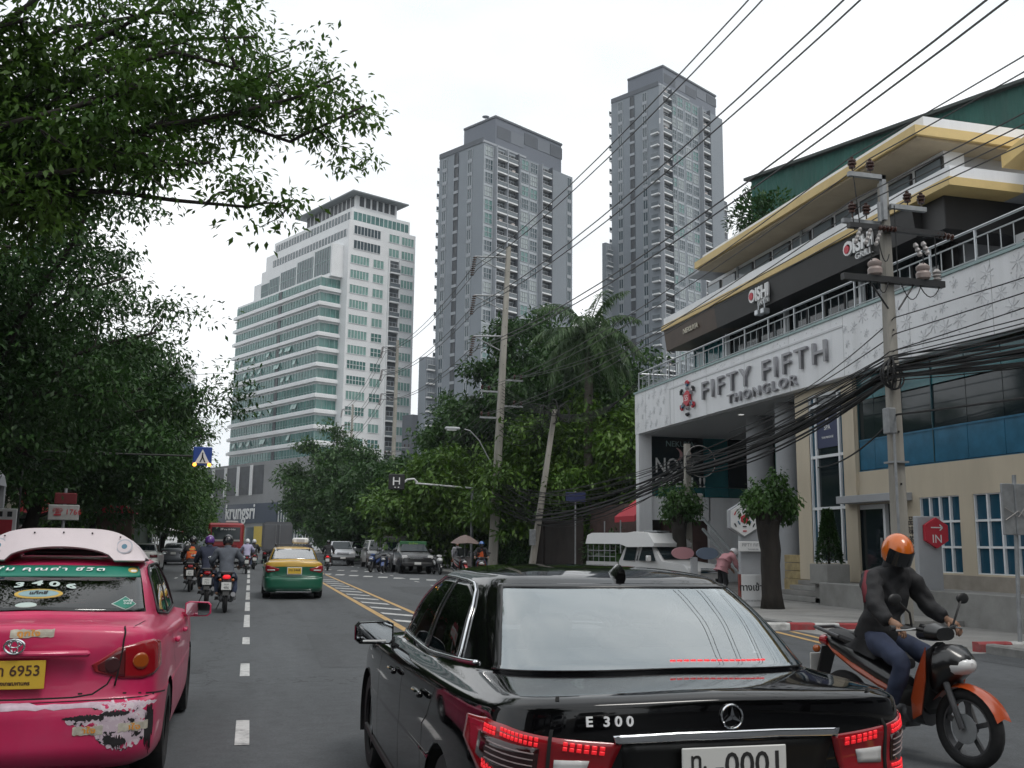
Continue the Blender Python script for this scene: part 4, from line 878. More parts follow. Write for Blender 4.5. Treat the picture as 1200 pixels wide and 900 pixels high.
class Car:
    def __init__(s, name, label, levels, paint, loc, rz=0., group=None, res=1, wheels=(1.08,3.95,.33,.79), arch=.365, holes=(), two_tone=None, cat='car', loc_scale=1.):
        s.S=Surf(levels); s.root=empty(name,loc,rz,label,cat,group); nu=int(40*res)*2; nvp=max(2,int(4*res)); S=s.S; s.paint=paint
        us=[]; 
        for k in range(12):
            m=max(1,int(res*(8 if k in (1,2,3,9,10) else 5))); us+= [k+i/m for i in range(m)]
        us.append(12.); us=us+[24-u for u in us[-2:0:-1]]
        vs=[j+i/nvp for j in range(S.nl-1) for i in range(nvp)]+[S.nl-1-1e-6]
        n,m=len(us),len(vs); G=S.evm(np.repeat(us,m),np.tile(vs,n)).reshape(n,m,3)
        V=G.reshape(-1,3).copy(); F=[];MI=[];FB=[]; yr,yf,rw,xw=wheels; zw=rw; bad=set()
        for i in range(n):
            k=(i+1)%n
            for j in range(m-1):
                f=(i*m+j,k*m+j,k*m+j+1,i*m+j+1); FB.append(f); c=(V[f[0]]+V[f[1]]+V[f[2]]+V[f[3]])/4
                if abs(c[0])>.45 and any((c[1]-y)**2+(c[2]-zw)**2<arch**2 for y in (yr,yf)) : bad.add(f); continue
                uu=(us[i]+(us[k] if k else 24))/2; uu=uu if uu<=12 else 24-uu; vv=(vs[j]+vs[j+1])/2
                if any(a<=uu<=b and c0<=vv<=d for a,b,c0,d in holes): continue
                F.append(f); MI.append(two_tone(uu,vv,c) if two_tone else 0)
        s.bvh=BVHTree.FromPolygons([Vector(p) for p in V],FB)
        bv={i for f in bad for i in f}; gv={i for f in F for i in f}
        for i in bv&gv:
            p=V[i]; y=yr if abs(p[1]-yr)<abs(p[1]-yf) else yf; d=math.hypot(p[1]-y,p[2]-zw)
            if d>1e-4: V[i][1]=y+(p[1]-y)*arch/d; V[i][2]=zw+(p[2]-zw)*arch/d
        me=bpy.data.meshes.new('body'); me.from_pydata([tuple(p) for p in V],[],F); 
        for mt in (paint if isinstance(paint,(list,tuple)) else [paint]): me.materials.append(mt)
        me.polygons.foreach_set('material_index',MI); 
        bm=bmesh.new(); bm.from_mesh(me); bmesh.ops.delete(bm,geom=[v for v in bm.verts if not v.link_faces],context='VERTS'); bmesh.ops.recalc_face_normals(bm,faces=bm.faces); bm.to_mesh(me); bm.free()
        me.polygons.foreach_set('use_smooth',[True]*len(me.polygons)); s.body=link_mesh('body',me,None,s.root)
        # underbody and wheel wells
        w=S.P[:,:,0].max(); q=MB(); q.box(-w*.62,w*.62,.25,yf+.55,.18,.55); q.box(-w*.9,w*.9,yr+arch+.02,yf-arch-.02,.2,.5)
        for y in (yr,yf):
            for sd in (-1,1):
                rings=[[(sd*x,y+math.cos(t)*(arch-.004),zw+math.sin(t)*(arch-.004)) for x in (w*.55,w*.985)] for t in np.linspace(-.35,math.pi+.35,18)]; q.grid(rings)
        q.build('underbody',M('underbody_black',(.006,.006,.006),.9),s.root)
        s.wheels=[]
        for y in (yr,yf):
            for sd in (-1,1): s.wheels.append(s.wheel(sd*xw,y,rw,sd))
    _wc={}
    def wheel(s,x,y,r,sd,spokes=5,rimc=None):
        key=(r,sd); 
        if key not in Car._wc:
            q=MB(); T=Matrix.Rotation(R(90)*sd,4,'Y'); wd=.215
            q.lathe([(r*.66,-wd/2),(r*.93,-wd/2),(r,-wd*.36),(r,wd*.36),(r*.93,wd/2),(r*.68,wd/2),(r*.66,wd/2-.02)],36,T=T,caps=False); ty=q.mesh('tyre',M('tyre_rubber',(.012,.012,.013),.85,var=.3,scale=20),True)
            q=MB(); q.lathe([(r*.67,wd/2-.03),(r*.64,wd/2-.035),(r*.6,wd/2-.09),(r*.6,-wd/2+.03)],32,T=T,caps=False); q.lathe([(0,wd/2-.04),(.06,wd/2-.035),(.075,wd/2-.06),(.075,-.02)],16,T=T,caps=False)
            for k in range(7):
                a=k*2*math.pi/7; Tk=T@Matrix.Rotation(a,4,'Z'); q.prism([(.05,-.028,wd/2-.05),(r*.64,-.02,wd/2-.04),(r*.64,.02,wd/2-.04),(.05,.028,wd/2-.05)],(0,0,-.03),T=Tk)
            q.lathe([(0,-.01),(r*.6,-.01)],20,T=T,caps=False)
            ri=q.mesh('rim',M('alloy',(.33,.34,.35),.35,metal=.8),True); Car._wc[key]=(ty,ri)
        ty,ri=Car._wc[key]; e=link_mesh('wheel',ty,None,s.root,(x,y,r)); link_mesh('rim',ri,None,e); return e
    def uvp(s,name,mat,lo,hi,off=.004,nu=24,nv=6,parent=None,sides=(1,),zmode=True,smooth=True,skirt=.01):
        """patch on the surface between two curves of (u, z or v)"""
        out=[]
        for sd in sides:
            def cur(c,t):
                x=np.linspace(0,1,len(c)); return np.interp(t,x,[a[0] for a in c]),np.interp(t,x,[a[1] for a in c])
            UU=[];ZZ=[]
            for a in np.linspace(0,1,nu+1):
                u0,z0=cur(lo,a); u1,z1=cur(hi,a)
                for b in np.linspace(0,1,nv+1): UU.append(u0+(u1-u0)*b); ZZ.append(z0+(z1-z0)*b)
            UU=np.array(UU); ZZ=np.array(ZZ); VV=s.S.v_atm(np.abs(UU),ZZ) if zmode else ZZ; PP=s.S.evm(UU,VV); NN=s.S.nrmm(UU,VV); w_=nv+1
            G=[[(PP[i*w_+j],NN[i*w_+j]) for j in range(w_)] for i in range(nu+1)]
            G2=[]
            for i,row in enumerate(G): G2.append([row[0][0]-row[0][1]*skirt]+[p+nn*off for p,nn in row]+[row[-1][0]-row[-1][1]*skirt])
            G2=[[r[0]-r[1]*skirt for r in [G[0][0]]+G[0]+[G[0][-1]]]]+G2+[[r[0]-r[1]*skirt for r in [G[-1][0]]+G[-1]+[G[-1][-1]]]]
            q=MB(); q.grid([[(p[0]*sd,p[1],p[2]) for p in row] for row in G2]); out.append(q.build(name,mat,parent or s.root,'all' if smooth else False))
        return out
    def prj(s,name,mat,lo,hi,axis='R',off=.004,nu=20,nv=5,parent=None,sides=(1,),skirt=.01,smooth='all'):
        """patch projected on the body; axis R: curves of (x,z) from the rear, S: (y,z) from the side, T: (x,y) from above"""
        out=[]
        for sd in sides:
            def cur(c,t):
                x=np.linspace(0,1,len(c)); return np.interp(t,x,[a[0] for a in c]),np.interp(t,x,[a[1] for a in c])
            G=[]
            for a in np.linspace(0,1,nu+1):
                p0=cur(lo,a); p1=cur(hi,a); row=[]
                for b in np.linspace(0,1,nv+1):
                    r=s.hit(axis,p0[0]+(p1[0]-p0[0])*b,p0[1]+(p1[1]-p0[1])*b)
                    row.append(r)
                G.append(row)
            G2=[]
            for row in G: G2.append([row[0][0]-row[0][1]*skirt]+[p+nn*off for p,nn in row]+[row[-1][0]-row[-1][1]*skirt])
            G2=[[r[0]-r[1]*skirt for r in [G[0][0]]+G[0]+[G[0][-1]]]]+G2+[[r[0]-r[1]*skirt for r in [G[-1][0]]+G[-1]+[G[-1][-1]]]]
            q=MB(); q.grid([[(p[0]*sd,p[1],p[2]) for p in row] for row in G2]); out.append(q.build(name,mat,parent or s.root,smooth))
        return out
    def hit(s,axis,a,b):
        o,d={'R':(Vector((a,-2,b)),Vector((0,1,0))),'S':(Vector((3,a,b)),Vector((-1,0,0))),'T':(Vector((a,b,4)),Vector((0,0,-1))),'F':(Vector((a,8,b)),Vector((0,-1,0)))}[axis]
        h=s.bvh.ray_cast(o,d)
        if h[0] is None: h=s.bvh.find_nearest(o+d*2)
        n=h[1]; n=n if n.dot(d)<0 else -n
        return np.array(h[0]),np.array(n)
    def seam(s,pts,axis='S',w=.006,sides=(1,-1),mat=None,name='shut_line',off=.0015,parent=None):
        """thin dark gap line following projected points"""
        mat=mat or M('shut_line_black',(.004,.004,.004),.8)
        for sd in sides:
            P=[]; 
            for (a,b),(c,d) in zip(pts[:-1],pts[1:]):
                n=max(2,int(math.hypot(c-a,d-b)/.04))
                for i in range(n): t=i/n; P.append(s.hit(axis,a+(c-a)*t,b+(d-b)*t))
            P.append(s.hit(axis,*pts[-1])); G=[]
            for i,(p,nn) in enumerate(P):
                t=P[min(i+1,len(P)-1)][0]-P[max(i-1,0)][0]; sdv=np.cross(t,nn); l=np.linalg.norm(sdv); sdv=sdv/l if l>1e-9 else sdv
                G.append([p+nn*off+sdv*w/2,p+nn*off-sdv*w/2])
            q=MB(); q.grid([[(x[0]*sd,x[1],x[2]) for x in r] for r in G]); q.build(name,mat,parent or s.body,recalc=False)
    def trim(s,curve,r=.007,mat=None,sides=(1,-1),name='trim',off=.006,closed=False,zmode=False):
        for sd in sides:
            pts=[]; c=curve+[curve[0]] if closed else curve
            for (u0,v0),(u1,v1) in zip(c[:-1],c[1:]):
                n=max(2,int((abs(u1-u0)+abs(v1-v0))*7))
                for i in range(n): t=i/n; pts.append((u0+(u1-u0)*t,v0+(v1-v0)*t))
            pts.append(c[-1]); P=[]
            for u,v in pts:
                if zmode: v=s.S.v_at(abs(u),v)
                p=s.S.ev(u,v)+s.S.nrm(u,v)*off; P.append((p[0]*sd,p[1],p[2]))
            q=MB(); q.tube(P,r,6); q.build(name,mat,s.root,'all')
def glass_mat(name, tint=(.2,.22,.22), refl=.12, rough=.01, gcol=(1,1,1)):
    m=bpy.data.materials.new(name); m.use_nodes=True; n,l=m.node_tree.nodes,m.node_tree.links; n.remove(n['Principled BSDF'])
    t=n.new('ShaderNodeBsdfTransparent'); t.inputs[0].default_value=(*tint,1); g=n.new('ShaderNodeBsdfGlossy'); g.inputs['Roughness'].default_value=rough; g.inputs['Color'].default_value=(*gcol,1)
    f=n.new('ShaderNodeFresnel'); f.inputs[0].default_value=1.5; a=n.new('ShaderNodeMath'); a.operation='ADD'; a.inputs[1].default_value=refl; a.use_clamp=True
    x=n.new('ShaderNodeMixShader'); l.new(f.outputs[0],a.inputs[0]); l.new(a.outputs[0],x.inputs[0]); l.new(t.outputs[0],x.inputs[1]); l.new(g.outputs[0],x.inputs[2]); l.new(x.outputs[0],n['Material Output'].inputs['Surface']); return m
m_chrome=M('chrome',(.75,.76,.78),.08,metal=1.); m_blk=M('black_plastic',(.012,.012,.013),.5); m_lred=M('lamp_red',(.28,.008,.014),.08,coat=.6); m_lred_d=M('lamp_red_dark',(.10,.006,.008),.1,coat=.6)
m_led=M('lamp_led_red',(.85,.02,.03),.3,emit=.55); m_lclear=M('lamp_clear',(.62,.62,.62),.12); m_amber=M('lamp_amber',(.34,.075,.012),.15,coat=.5); m_plate=M('plate_white',(.62,.62,.60),.45); m_plate_y=M('plate_yellow',(.62,.40,.04),.45); m_inkp=M('plate_ink',(.02,.02,.02),.6)
m_seat=M('seat_dark',(.03,.03,.032),.7); m_seat2=M('seat_tan',(.12,.11,.10),.7)
def seat(root,x,y,z,mat,hr=True,w=.5):
    q=MB(); T=Matrix.Translation((x,y,z))@Matrix.Rotation(R(14),4,'X'); q.bbox(-w/2,w/2,-.07,.07,0,.60,.05,T=T); q.bbox(-w/2,w/2,-.1,.45,-.15,.02,.05,T=Matrix.Translation((x,y,z)))
    if hr: q.bbox(-.14,.14,-.05,.05,.64,.82,.04,T=T)
    return q.build('seat',mat,root,True)
# ---- black saloon
LV_M=[('L',.80,.16,4.66,.20),('L',.92,.05,4.82,.24),('L',.938,0,4.87,.36),('L',.944,0,4.87,.50),('L',.946,.015,4.86,.59),('L',.942,.07,4.85,.615),
      ('L',.940,.085,4.83,(.77,.77,.76,.74,.70)),('L',.930,.062,4.78,(.90,.89,.87,.83,.76)),('L',.908,.068,4.70,(1.018,.99,.945,.90,.81)),('L',.87,.11,4.55,(1.045,1.02,.972,.94,.85)),
      ('G',.82,.50,3.62,(1.078,1.05,.99,1.01,1.03)),('G',.805,.53,3.56,(1.10,1.075,1.015,1.035,1.055)),('G',.735,.84,3.15,(1.27,1.265,1.25,1.27,1.27)),('G',.655,1.17,2.74,(1.415,1.41,1.41,1.42,1.415)),
      ('G',.60,1.27,2.66,(1.445,1.447,1.447,1.45,1.445)),('G',.32,1.60,2.42,(1.486,1.487,1.488,1.488,1.486)),('G',.02,1.9,2.1,1.495)]
m_mblk=M('black_paint',(.0025,.0025,.003),.4,coat=1.,spec=.0)
c=Car('black_saloon','glossy black saloon with lit red tail lamps and chrome boot strip',LV_M,m_mblk,(1.81,3.55,0),res=2,wheels=(1.10,3.98,.335,.80),arch=.372,holes=[(0,2.55,10.45,12.85),(4.2,8.75,11.0,12.8),(9.4,12,11.1,12.8)])
mg_rear=glass_mat('saloon_rear_glass',(.80,.85,.87),.29,gcol=(.92,.98,1)); mg_side=glass_mat('saloon_side_glass',(.06,.065,.07),.03); m_frit=M('glass_frit',(.008,.008,.009),.12)
# rear screen: frit frame as four strips, then the pane
rw=c.uvp('rear_window',mg_rear,[(-2.72,10.35),(2.72,10.35)],[(-2.72,12.88),(2.72,12.88)],.006,40,14,zmode=False,skirt=0)[0]
for lo,hi in (([(-2.74,10.28),(2.74,10.28)],[(-2.7,10.5),(2.7,10.5)]),([(-2.74,12.78),(2.74,12.78)],[(-2.74,12.95),(2.74,12.95)]),([(-2.74,10.3),(-2.74,12.95)],[(-2.50,10.3),(-2.46,12.95)]),([(2.50,10.3),(2.46,12.95)],[(2.74,10.3),(2.74,12.95)])):
    c.uvp('window_border',m_frit,lo,hi,.0085,30,4,parent=rw,zmode=False,skirt=.0)
c.uvp('side_window',mg_side,[(4.35,11.05),(5.9,11.02),(7.3,11.02),(8.85,11.05)],[(4.12,12.45),(4.9,12.86),(6.5,12.88),(8.3,12.8)],.005,40,12,sides=(1,-1),zmode=False)
c.uvp('side_pillar',m_frit,[(6.15,11.0),(6.45,11.0)],[(6.15,12.9),(6.45,12.9)],.009,4,10,sides=(1,-1),zmode=False)
c.uvp('windscreen',glass_mat('screen_glass',(.92,.95,.95),.02),[(9.35,11.05),(14.65,11.05)],[(9.3,12.85),(14.7,12.85)],.004,30,10,zmode=False)
arch_pts=[(4.2,10.96),(4.02,12.2),(4.1,12.6),(4.45,12.86),(5.2,12.97),(6.5,13.0),(7.9,12.93),(8.6,12.4),(9.1,11.4)]
c.trim(arch_pts,.009,m_chrome,name='window_trim'); c.trim([(3.3,10.93),(4.2,10.96),(5.5,10.96),(7.3,10.96),(9.0,11.0)],.011,m_chrome,name='belt_trim')
# tail lamps wrapping the corner, lit segments, reversing lamp
lampL=[(1.16,.735),(2.0,.69),(2.9,.69),(3.6,.73),(4.3,.83)]; lampH=[(1.02,.878),(2.0,.905),(2.9,.932),(3.6,.94),(4.3,.92)]
for o in c.uvp('tail_lamp',m_lred,lampL,lampH,.007,40,8,sides=(1,-1)):
    sd=1 if o.data.vertices[20].co.x>0 else -1
    segs=[]
    def dots(u0,u1,z0,z1,slope,n):
        for k in range(n):
            for zz in (z0,z1):
                u=u0+(u1-u0)*k/n; w=(u1-u0)/n*.62; z=zz+slope*k; segs.append(([(u,z),(u+w,z+slope*.6)],[(u,z+.013),(u+w,z+.013+slope*.6)],m_led,'lit_segment'))
    dots(2.08,3.0,.868,.886,.0028,9); dots(1.2,1.74,.838,.855,.0035,6); dots(2.08,3.0,.712,.732,.0,9); dots(3.12,3.62,.888,.905,.001,4); dots(3.08,3.5,.738,.756,.007,4)
    segs.append(([(2.04,.757),(3.0,.762),(3.75,.80)],[(2.04,.862),(3.0,.878),(3.75,.885)],M('lamp_smoke_dark',(.028,.006,.007),.08,coat=.6),'smoked_band'))
    segs.append(([(1.40,.765),(1.80,.758)],[(1.36,.818),(1.80,.822)],m_lclear,'reversing_lamp'))
    for j in range(4): segs.append(([(2.12,.772+.023*j),(3.35,.80+.021*j)],[(2.12,.776+.023*j),(3.35,.804+.021*j)],M('light_guide',(.32,.25,.25),.2),'light_guide'))
    for q_,(lo,hi,mt,nm) in enumerate(segs): c.uvp(nm,mt,lo,hi,.0145 if nm=='light_guide' else .011,10 if nm=='smoked_band' else 4,3,parent=o,sides=(sd,))
for sd in (1,-1): c.uvp('shut_line',M('shut_line_black'),[(1.85,.63),(1.88,1.03)],[(1.905,.63),(1.935,1.03)],.0125,3,16,parent=c.body,sides=(sd,))
c.prj('chrome_strip',m_chrome,[(-.46,.878),(-.2,.884),(.2,.884),(.46,.878)],[(-.47,.906),(-.2,.914),(.2,.914),(.47,.906)],'R',.012,30,4)
c.prj('plate_recess',M('recess_black',(.004,.004,.004),.4),[(-.40,.67),(.40,.67)],[(-.44,.873),(.44,.873)],'R',.003,12,6)
def plate(c,y,z,mat,lines,w=.34,h=.15,name='number_plate',ink=None,frame=None):
    q=MB(); q.bbox(-w/2,w/2,y-.008,y,z-h/2,z+h/2,.004); pl_=q.build(name,mat,c.root)
    if frame: q=MB(); q.bbox(-w/2-.015,w/2+.015,y-.004,y+.004,z-h/2-.015,z+h/2+.015,.004); q.build('plate_frame',frame,pl_)
    for t_,s_,dx,dz in lines: text(t_,s_,ink or m_inkp,(dx,y-.0095,z+dz),(1,0,0),extr=.0008,parent=pl_,bold=.0012)
    return pl_
plate(c,.045,.79,m_plate,(('ท.',.085,-.15,.02),('-0001',.125,.06,.0)),.43,.14)
def letters_on(c,txt,x0,z,size,mat,extr=.003,spacing=1.3,parent=None,dz=0.):
    p,n=c.hit('R',x0,z); text(txt,size,mat,tuple(p+n*.004),(1,0,0),up=tuple(np.cross(n*-1,(1,0,0))*-1) if False else (0,-n[2]/abs(n[1])*1.0 if False else 0,1),extr=extr,parent=parent or c.root,name='badge_lettering',spacing=spacing,bold=.001)
for ch,dx in zip('E300',(0,.066,.110,.154)):
    p,n=c.hit('R',-.56+dx,.955); text(ch,.050,M('badge_silver',(.85,.85,.86),.3),tuple(p+n*.006),(1,0,0),up=tuple(np.cross(n,(1,0,0))),extr=.003,parent=c.root,name='badge_lettering',bold=.0012,sx=1.15)
p,n=c.hit('R',0.0,.965); T=Matrix.Translation(tuple(p+n*.008))@Vector(n).to_track_quat('Z','Y').to_matrix().to_4x4()
q=MB(); q.torus((0,0,0),.043,.0042,32,8,T=T)
for k in range(3):
    a=R(90+120*k); q.prism([(-.009*math.sin(a),.009*math.cos(a),0),(.04*math.cos(a),.04*math.sin(a),0),(.009*math.sin(a),-.009*math.cos(a),0)],(0,0,.005),T=T)
q.build('star_emblem',m_chrome,c.root,True)
# shark fin, high brake light, mirrors, handles, seams, sill
q=MB(); G=[]
for t in np.linspace(0,1,9):
    y=1.24+.17*t; h=.068*math.sin(math.pi*(1-t)*.62)**.8 if t<1 else .0; w=.028*(1-.55*t); z0=c.hit('T',0,y)[0][2]-.004
    G.append([(-w,y,z0),(-w*.7,y-.012,z0+h*.6),(0,y-.02,z0+h),(w*.7,y-.012,z0+h*.6),(w,y,z0)])
q.grid(G); q.add(G[0],[(0,1,2,3,4)]); q.build('shark_fin_aerial',M('gloss_black',(.005,.005,.005),.2,coat=1.),c.root,True)
for k in range(16): c.uvp('high_brake_lamp',M('brake_strip',(.75,.02,.03),.4,emit=.7),[(-.1+.085*k,11.14),(-.035+.085*k,11.14)],[(-.1+.085*k,11.175),(-.035+.085*k,11.175)],.008,2,2,zmode=False,skirt=0)
def mirror(c,x,y,z,sd,mat,gl=True,sc=1.):
    q=MB(); T=Matrix.Translation((sd*x,y,z))@Matrix.Diagonal((sc,sc,sc,1)); rings=[]
    for dy,s_ in ((-.055,.96),(-.045,1.0),(.0,1.0),(.05,.9),(.09,.66),(.115,.3)):
        rings.append([T@Vector((sd*.125*s_*a,dy,.075*s_*b)) for a,b in ((-1,-.7),(-.85,-1),(.75,-.95),(1,-.6),(1,.55),(.8,.9),(-.7,1),(-1,.75))])
    q.ring(rings); q.box(-.10*sd*sc+sd*x-.05,-.10*sd*sc+sd*x+.04,y-.01,y+.06,z-.075*sc,z-.03*sc); o=q.build('door_mirror',mat,c.root,True)
    q=MB(); q.prism([T@Vector((sd*.112*a,-.0565,.064*b)) for a,b in ((-1,-.7),(-.85,-1),(.75,-.95),(1,-.6),(1,.55),(.8,.9),(-.7,1),(-1,.75))],(0,-.002,0)); q.build('mirror_glass',M('mirror_glass',(.55,.57,.58),.02,metal=1.),o); return o
for sd in (1,-1):
    o=mirror(c,1.0,3.13,1.03,sd,m_mblk); q=MB(); q.bbox(sd*1.0-.075,sd*1.0+.075,3.065,3.073,.972,.985,.003); q.build('indicator_strip',m_lclear,o)
door=[(3.30,.30),(3.28,.60),(3.24,.98)]; c.seam(door,'S'); c.seam([(2.32,.30),(2.28,.98)],'S'); c.seam([(1.55,.72),(1.42,.78),(1.32,.90),(1.30,.99)],'S'); c.seam([(1.55,.72),(1.56,.55),(1.50,.32)],'S')
for y in (1.62,2.55):
    for sd in (1,-1):
        p,n=c.hit('S',y,.86); q=MB(); q.bbox(-.022,.012,-.10,.10,-.014,.014,.008,T=Matrix.Translation((sd*(p[0]+.02),y,.86))); q.build('door_handle',m_mblk,c.root,True); q=MB(); q.bbox(sd*(p[0]+.032)-.003,sd*(p[0]+.032)+.003,y-.095,y+.095,.868,.876,.002); q.build('handle_trim',m_chrome,c.root)
c.uvp('sill_trim',m_blk,[(4.9,.22),(8.4,.22)],[(4.9,.30),(8.4,.30)],.012,20,2,sides=(1,-1))
c.prj('bumper_insert',m_blk,[(-.55,.25),(.55,.25)],[(-.6,.40),(.6,.40)],'R',.004,16,4)
c.seam([(-.78,.655),(-.3,.64),(.3,.64),(.78,.655)],'R',.008,sides=(1,))
ir=MB(); ir.bbox(-.68,.68,.5,1.15,.94,1.04,.03); ir.bbox(-.66,.66,3.05,3.6,.9,1.04,.05); ir.box(-.7,.7,.6,3.5,.35,.40); ir.build('interior',m_seat,c.root)
q=MB(); q.bbox(-.62,.62,1.22,1.38,.5,1.10,.05,); q.build('rear_bench',m_seat,c.root,True)
for x in (-.38,.0,.38): q=MB(); q.bbox(x-.13,x+.13,1.22,1.31,1.10,1.27 if x else 1.2,.04); q.build('headrest',m_seat,c.root,True)
for x in (-.38,.38): seat(c.root,x,2.05,.55,m_seat)
q=MB(); q.torus((0,0,0),.18,.018,24,8,T=Matrix.Translation((.38,2.85,1.0))@Matrix.Rotation(R(65),4,'X')); q.build('steering_wheel',m_seat,c.root,True)
q=MB(); q.bbox(-.09,.09,2.98,3.0,1.33,1.39,.01); q.build('rear_view_mirror',m_blk,c.root)
# ---- taxis (compact saloon, pink / green-yellow)
LV_T=[('L',.76,.14,4.36,.20),('L',.83,.05,4.48,.25),('L',.848,0,4.53,.36),('L',.852,0,4.53,.52),('L',.852,.02,4.52,.60),('L',.848,.075,4.51,.63),
      ('L',.846,.095,4.49,(.76,.76,.76,.72,.68)),('L',.838,.085,4.44,(.92,.91,.88,.83,.74)),('L',.815,.10,4.36,(1.035,1.01,.95,.90,.80)),('L',.78,.15,4.22,(1.075,1.045,.975,.94,.85)),
      ('G',.735,.60,3.42,(1.105,1.075,.99,1.005,1.02)),('G',.72,.63,3.37,(1.13,1.10,1.015,1.03,1.045)),('G',.655,.97,2.98,(1.285,1.275,1.25,1.27,1.27)),('G',.585,1.32,2.62,(1.415,1.41,1.41,1.415,1.415)),
      ('G',.54,1.40,2.54,(1.438,1.44,1.44,1.445,1.44)),('G',.30,1.70,2.3,(1.474,1.474,1.475,1.475,1.474)),('G',.02,1.95,2.1,1.48)]
m_pink=M('taxi_pink',(.50,.018,.092),.38,coat=.4,var=.12,scale=2.6,dirt=.38,dcol=(.42,.09,.17)); m_pwhite=M('taxi_sign_white',(.62,.55,.57),.45,var=.05,scale=3,dirt=.15,dcol=(.4,.33,.33))
mg_taxi=glass_mat('taxi_rear_glass',(.10,.11,.11),.03); mg_taxis=glass_mat('taxi_side_glass',(.08,.09,.09),.05)
def compact(name,label,paint,loc,res=1,two=None,group=None,rz=0.,cat='taxi',glass=None,glass_s=None,lamps=True,lampmat=None):
    c=Car(name,label,LV_T,paint,loc,rz,group,res,wheels=(1.0,3.6,.305,.735),arch=.345,holes=[(0,2.5,11.0,12.8),(3.9,8.75,11.0,12.8),(9.4,12,11.1,12.8)],two_tone=two,cat=cat)
    k=max(6,int(20*res)); pm=paint[0] if isinstance(paint,(list,tuple)) else paint
    c.uvp('rear_window',glass or mg_taxi,[(-2.66,10.98),(2.66,10.98)],[(-2.66,12.9),(2.66,12.9)],.005,k,8,zmode=False,skirt=0)
    c.uvp('side_window',glass_s or mg_taxis,[(4.0,11.05),(5.9,11.02),(7.3,11.02),(8.85,11.05)],[(3.72,12.5),(4.6,12.85),(6.5,12.88),(8.3,12.8)],.004,k,8,sides=(1,-1),zmode=False)
    c.uvp('side_pillar',m_blk,[(6.1,11.0),(6.4,11.0)],[(6.1,12.9),(6.4,12.9)],.007,3,6,sides=(1,-1),zmode=False)
    c.uvp('windscreen',MATS.get('_scr') or mg_taxis,[(9.35,11.05),(14.65,11.05)],[(9.3,12.85),(14.7,12.85)],.004,k,8,zmode=False)
    c.trim([(4.0,10.98),(3.62,12.45),(3.9,12.75),(4.6,12.95),(6.5,12.98),(8.2,12.9),(8.95,11.1)],.010,m_blk,name='window_seal'); c.trim([(3.95,10.98),(5.9,10.98),(7.3,10.98),(8.95,11.02)],.010,m_blk,name='window_seal')
    q=MB(); q.bbox(-.6,.6,.55,1.15,.9,1.06,.03); q.bbox(-.6,.6,2.9,3.4,.85,1.02,.05); q.build('interior',m_seat,c.root); q=MB(); q.bbox(-.58,.58,1.12,1.26,.5,1.08,.05); q.build('rear_bench',m_seat2,c.root,True)
    for x in (-.34,.34): seat(c.root,x,1.95,.5,m_seat2,w=.46); q=MB(); q.bbox(x-.12,x+.12,1.12,1.2,1.08,1.22,.04); q.build('headrest',m_seat2,c.root,True)
    c.seam([(3.06,.28),(3.03,.6),(3.0,.97)],'S'); c.seam([(2.16,.28),(2.12,.97)],'S'); c.seam([(1.44,.7),(1.32,.76),(1.20,.88),(1.17,.98)],'S'); c.seam([(1.44,.7),(1.44,.5),(1.38,.3)],'S')
    for y in (1.5,2.4):
        for sd in (1,-1): p,n=c.hit('S',y,.86); q=MB(); q.bbox(-.02,.015,-.085,.085,-.016,.016,.008,T=Matrix.Translation((sd*(p[0]+.018),y,.86))); q.build('door_handle',pm,c.root,True)
    for sd in (1,-1): mirror(c,.93,2.86,1.0,sd,pm,sc=.9)
    c.seam([(-.575,.80),(-.53,.71),(-.45,.655),(-.34,.64),(0,.635),(.34,.64),(.45,.655),(.53,.71),(.575,.80)],'R',.010,sides=(1,))
    c.seam([(-.8,.625),(0,.615),(.8,.625)],'R',.012,sides=(1,)); c.seam([(.62,.60),(.22,.64),(.1,.66)],'S',.01)
    return c
pk=compact('taxi','pink taxi with white roof fairing and scraped rear bumper',m_pink,(-1.35,6.75,0),2)
for o in pk.uvp('tail_lamp',m_lred,[(1.20,.79),(1.7,.745),(2.4,.735),(3.0,.75),(3.75,.80)],[(1.14,.83),(1.7,.935),(2.4,.965),(3.0,.97),(3.75,.95)],.009,36,10,sides=(1,-1)):
    sd=1 if o.data.vertices[20].co.x>0 else -1
    pk.uvp('inner_lens',m_lred_d,[(1.27,.80),(1.6,.76),(1.85,.752)],[(1.25,.83),(1.6,.90),(1.85,.93)],.012,14,8,parent=o,sides=(sd,)); 
    for uc,zc,ru,rz_,mt,nm in ((2.35,.845,.30,.052,m_amber,'amber_lens'),(1.55,.83,.16,.05,M('lamp_smoke',(.05,.012,.014),.1,coat=.5),'smoked_lens')):
        th=np.linspace(math.pi,0,11); pk.uvp(nm,mt,[(uc+ru*math.cos(t),zc-rz_*math.sin(t)) for t in th],[(uc+ru*math.cos(t),zc+rz_*math.sin(t)) for t in th],.0155 if nm!='lens_centre' else .018,16,5,parent=o,sides=(sd,))
for sd in (1,-1): pk.uvp('shut_line',M('shut_line_black'),[(1.60,.70),(1.70,.85),(1.80,.98),(1.88,1.03),(1.93,1.05)],[(1.64,.70),(1.74,.85),(1.84,.98),(1.92,1.03),(1.97,1.05)],.0125,18,2,parent=pk.body,sides=(sd,))
plate(pk,.055,.785,m_plate_y,(('กท 6953',.088,.0,.022),('กรุงเทพมหานคร',.03,.0,-.05)),.36,.17,ink=M('plate_brown',(.07,.03,.015),.6))
q=MB(); q.bbox(-.43,.43,.03,.075,.885,.925,.015); q.build('boot_garnish',m_pink,pk.root,True)
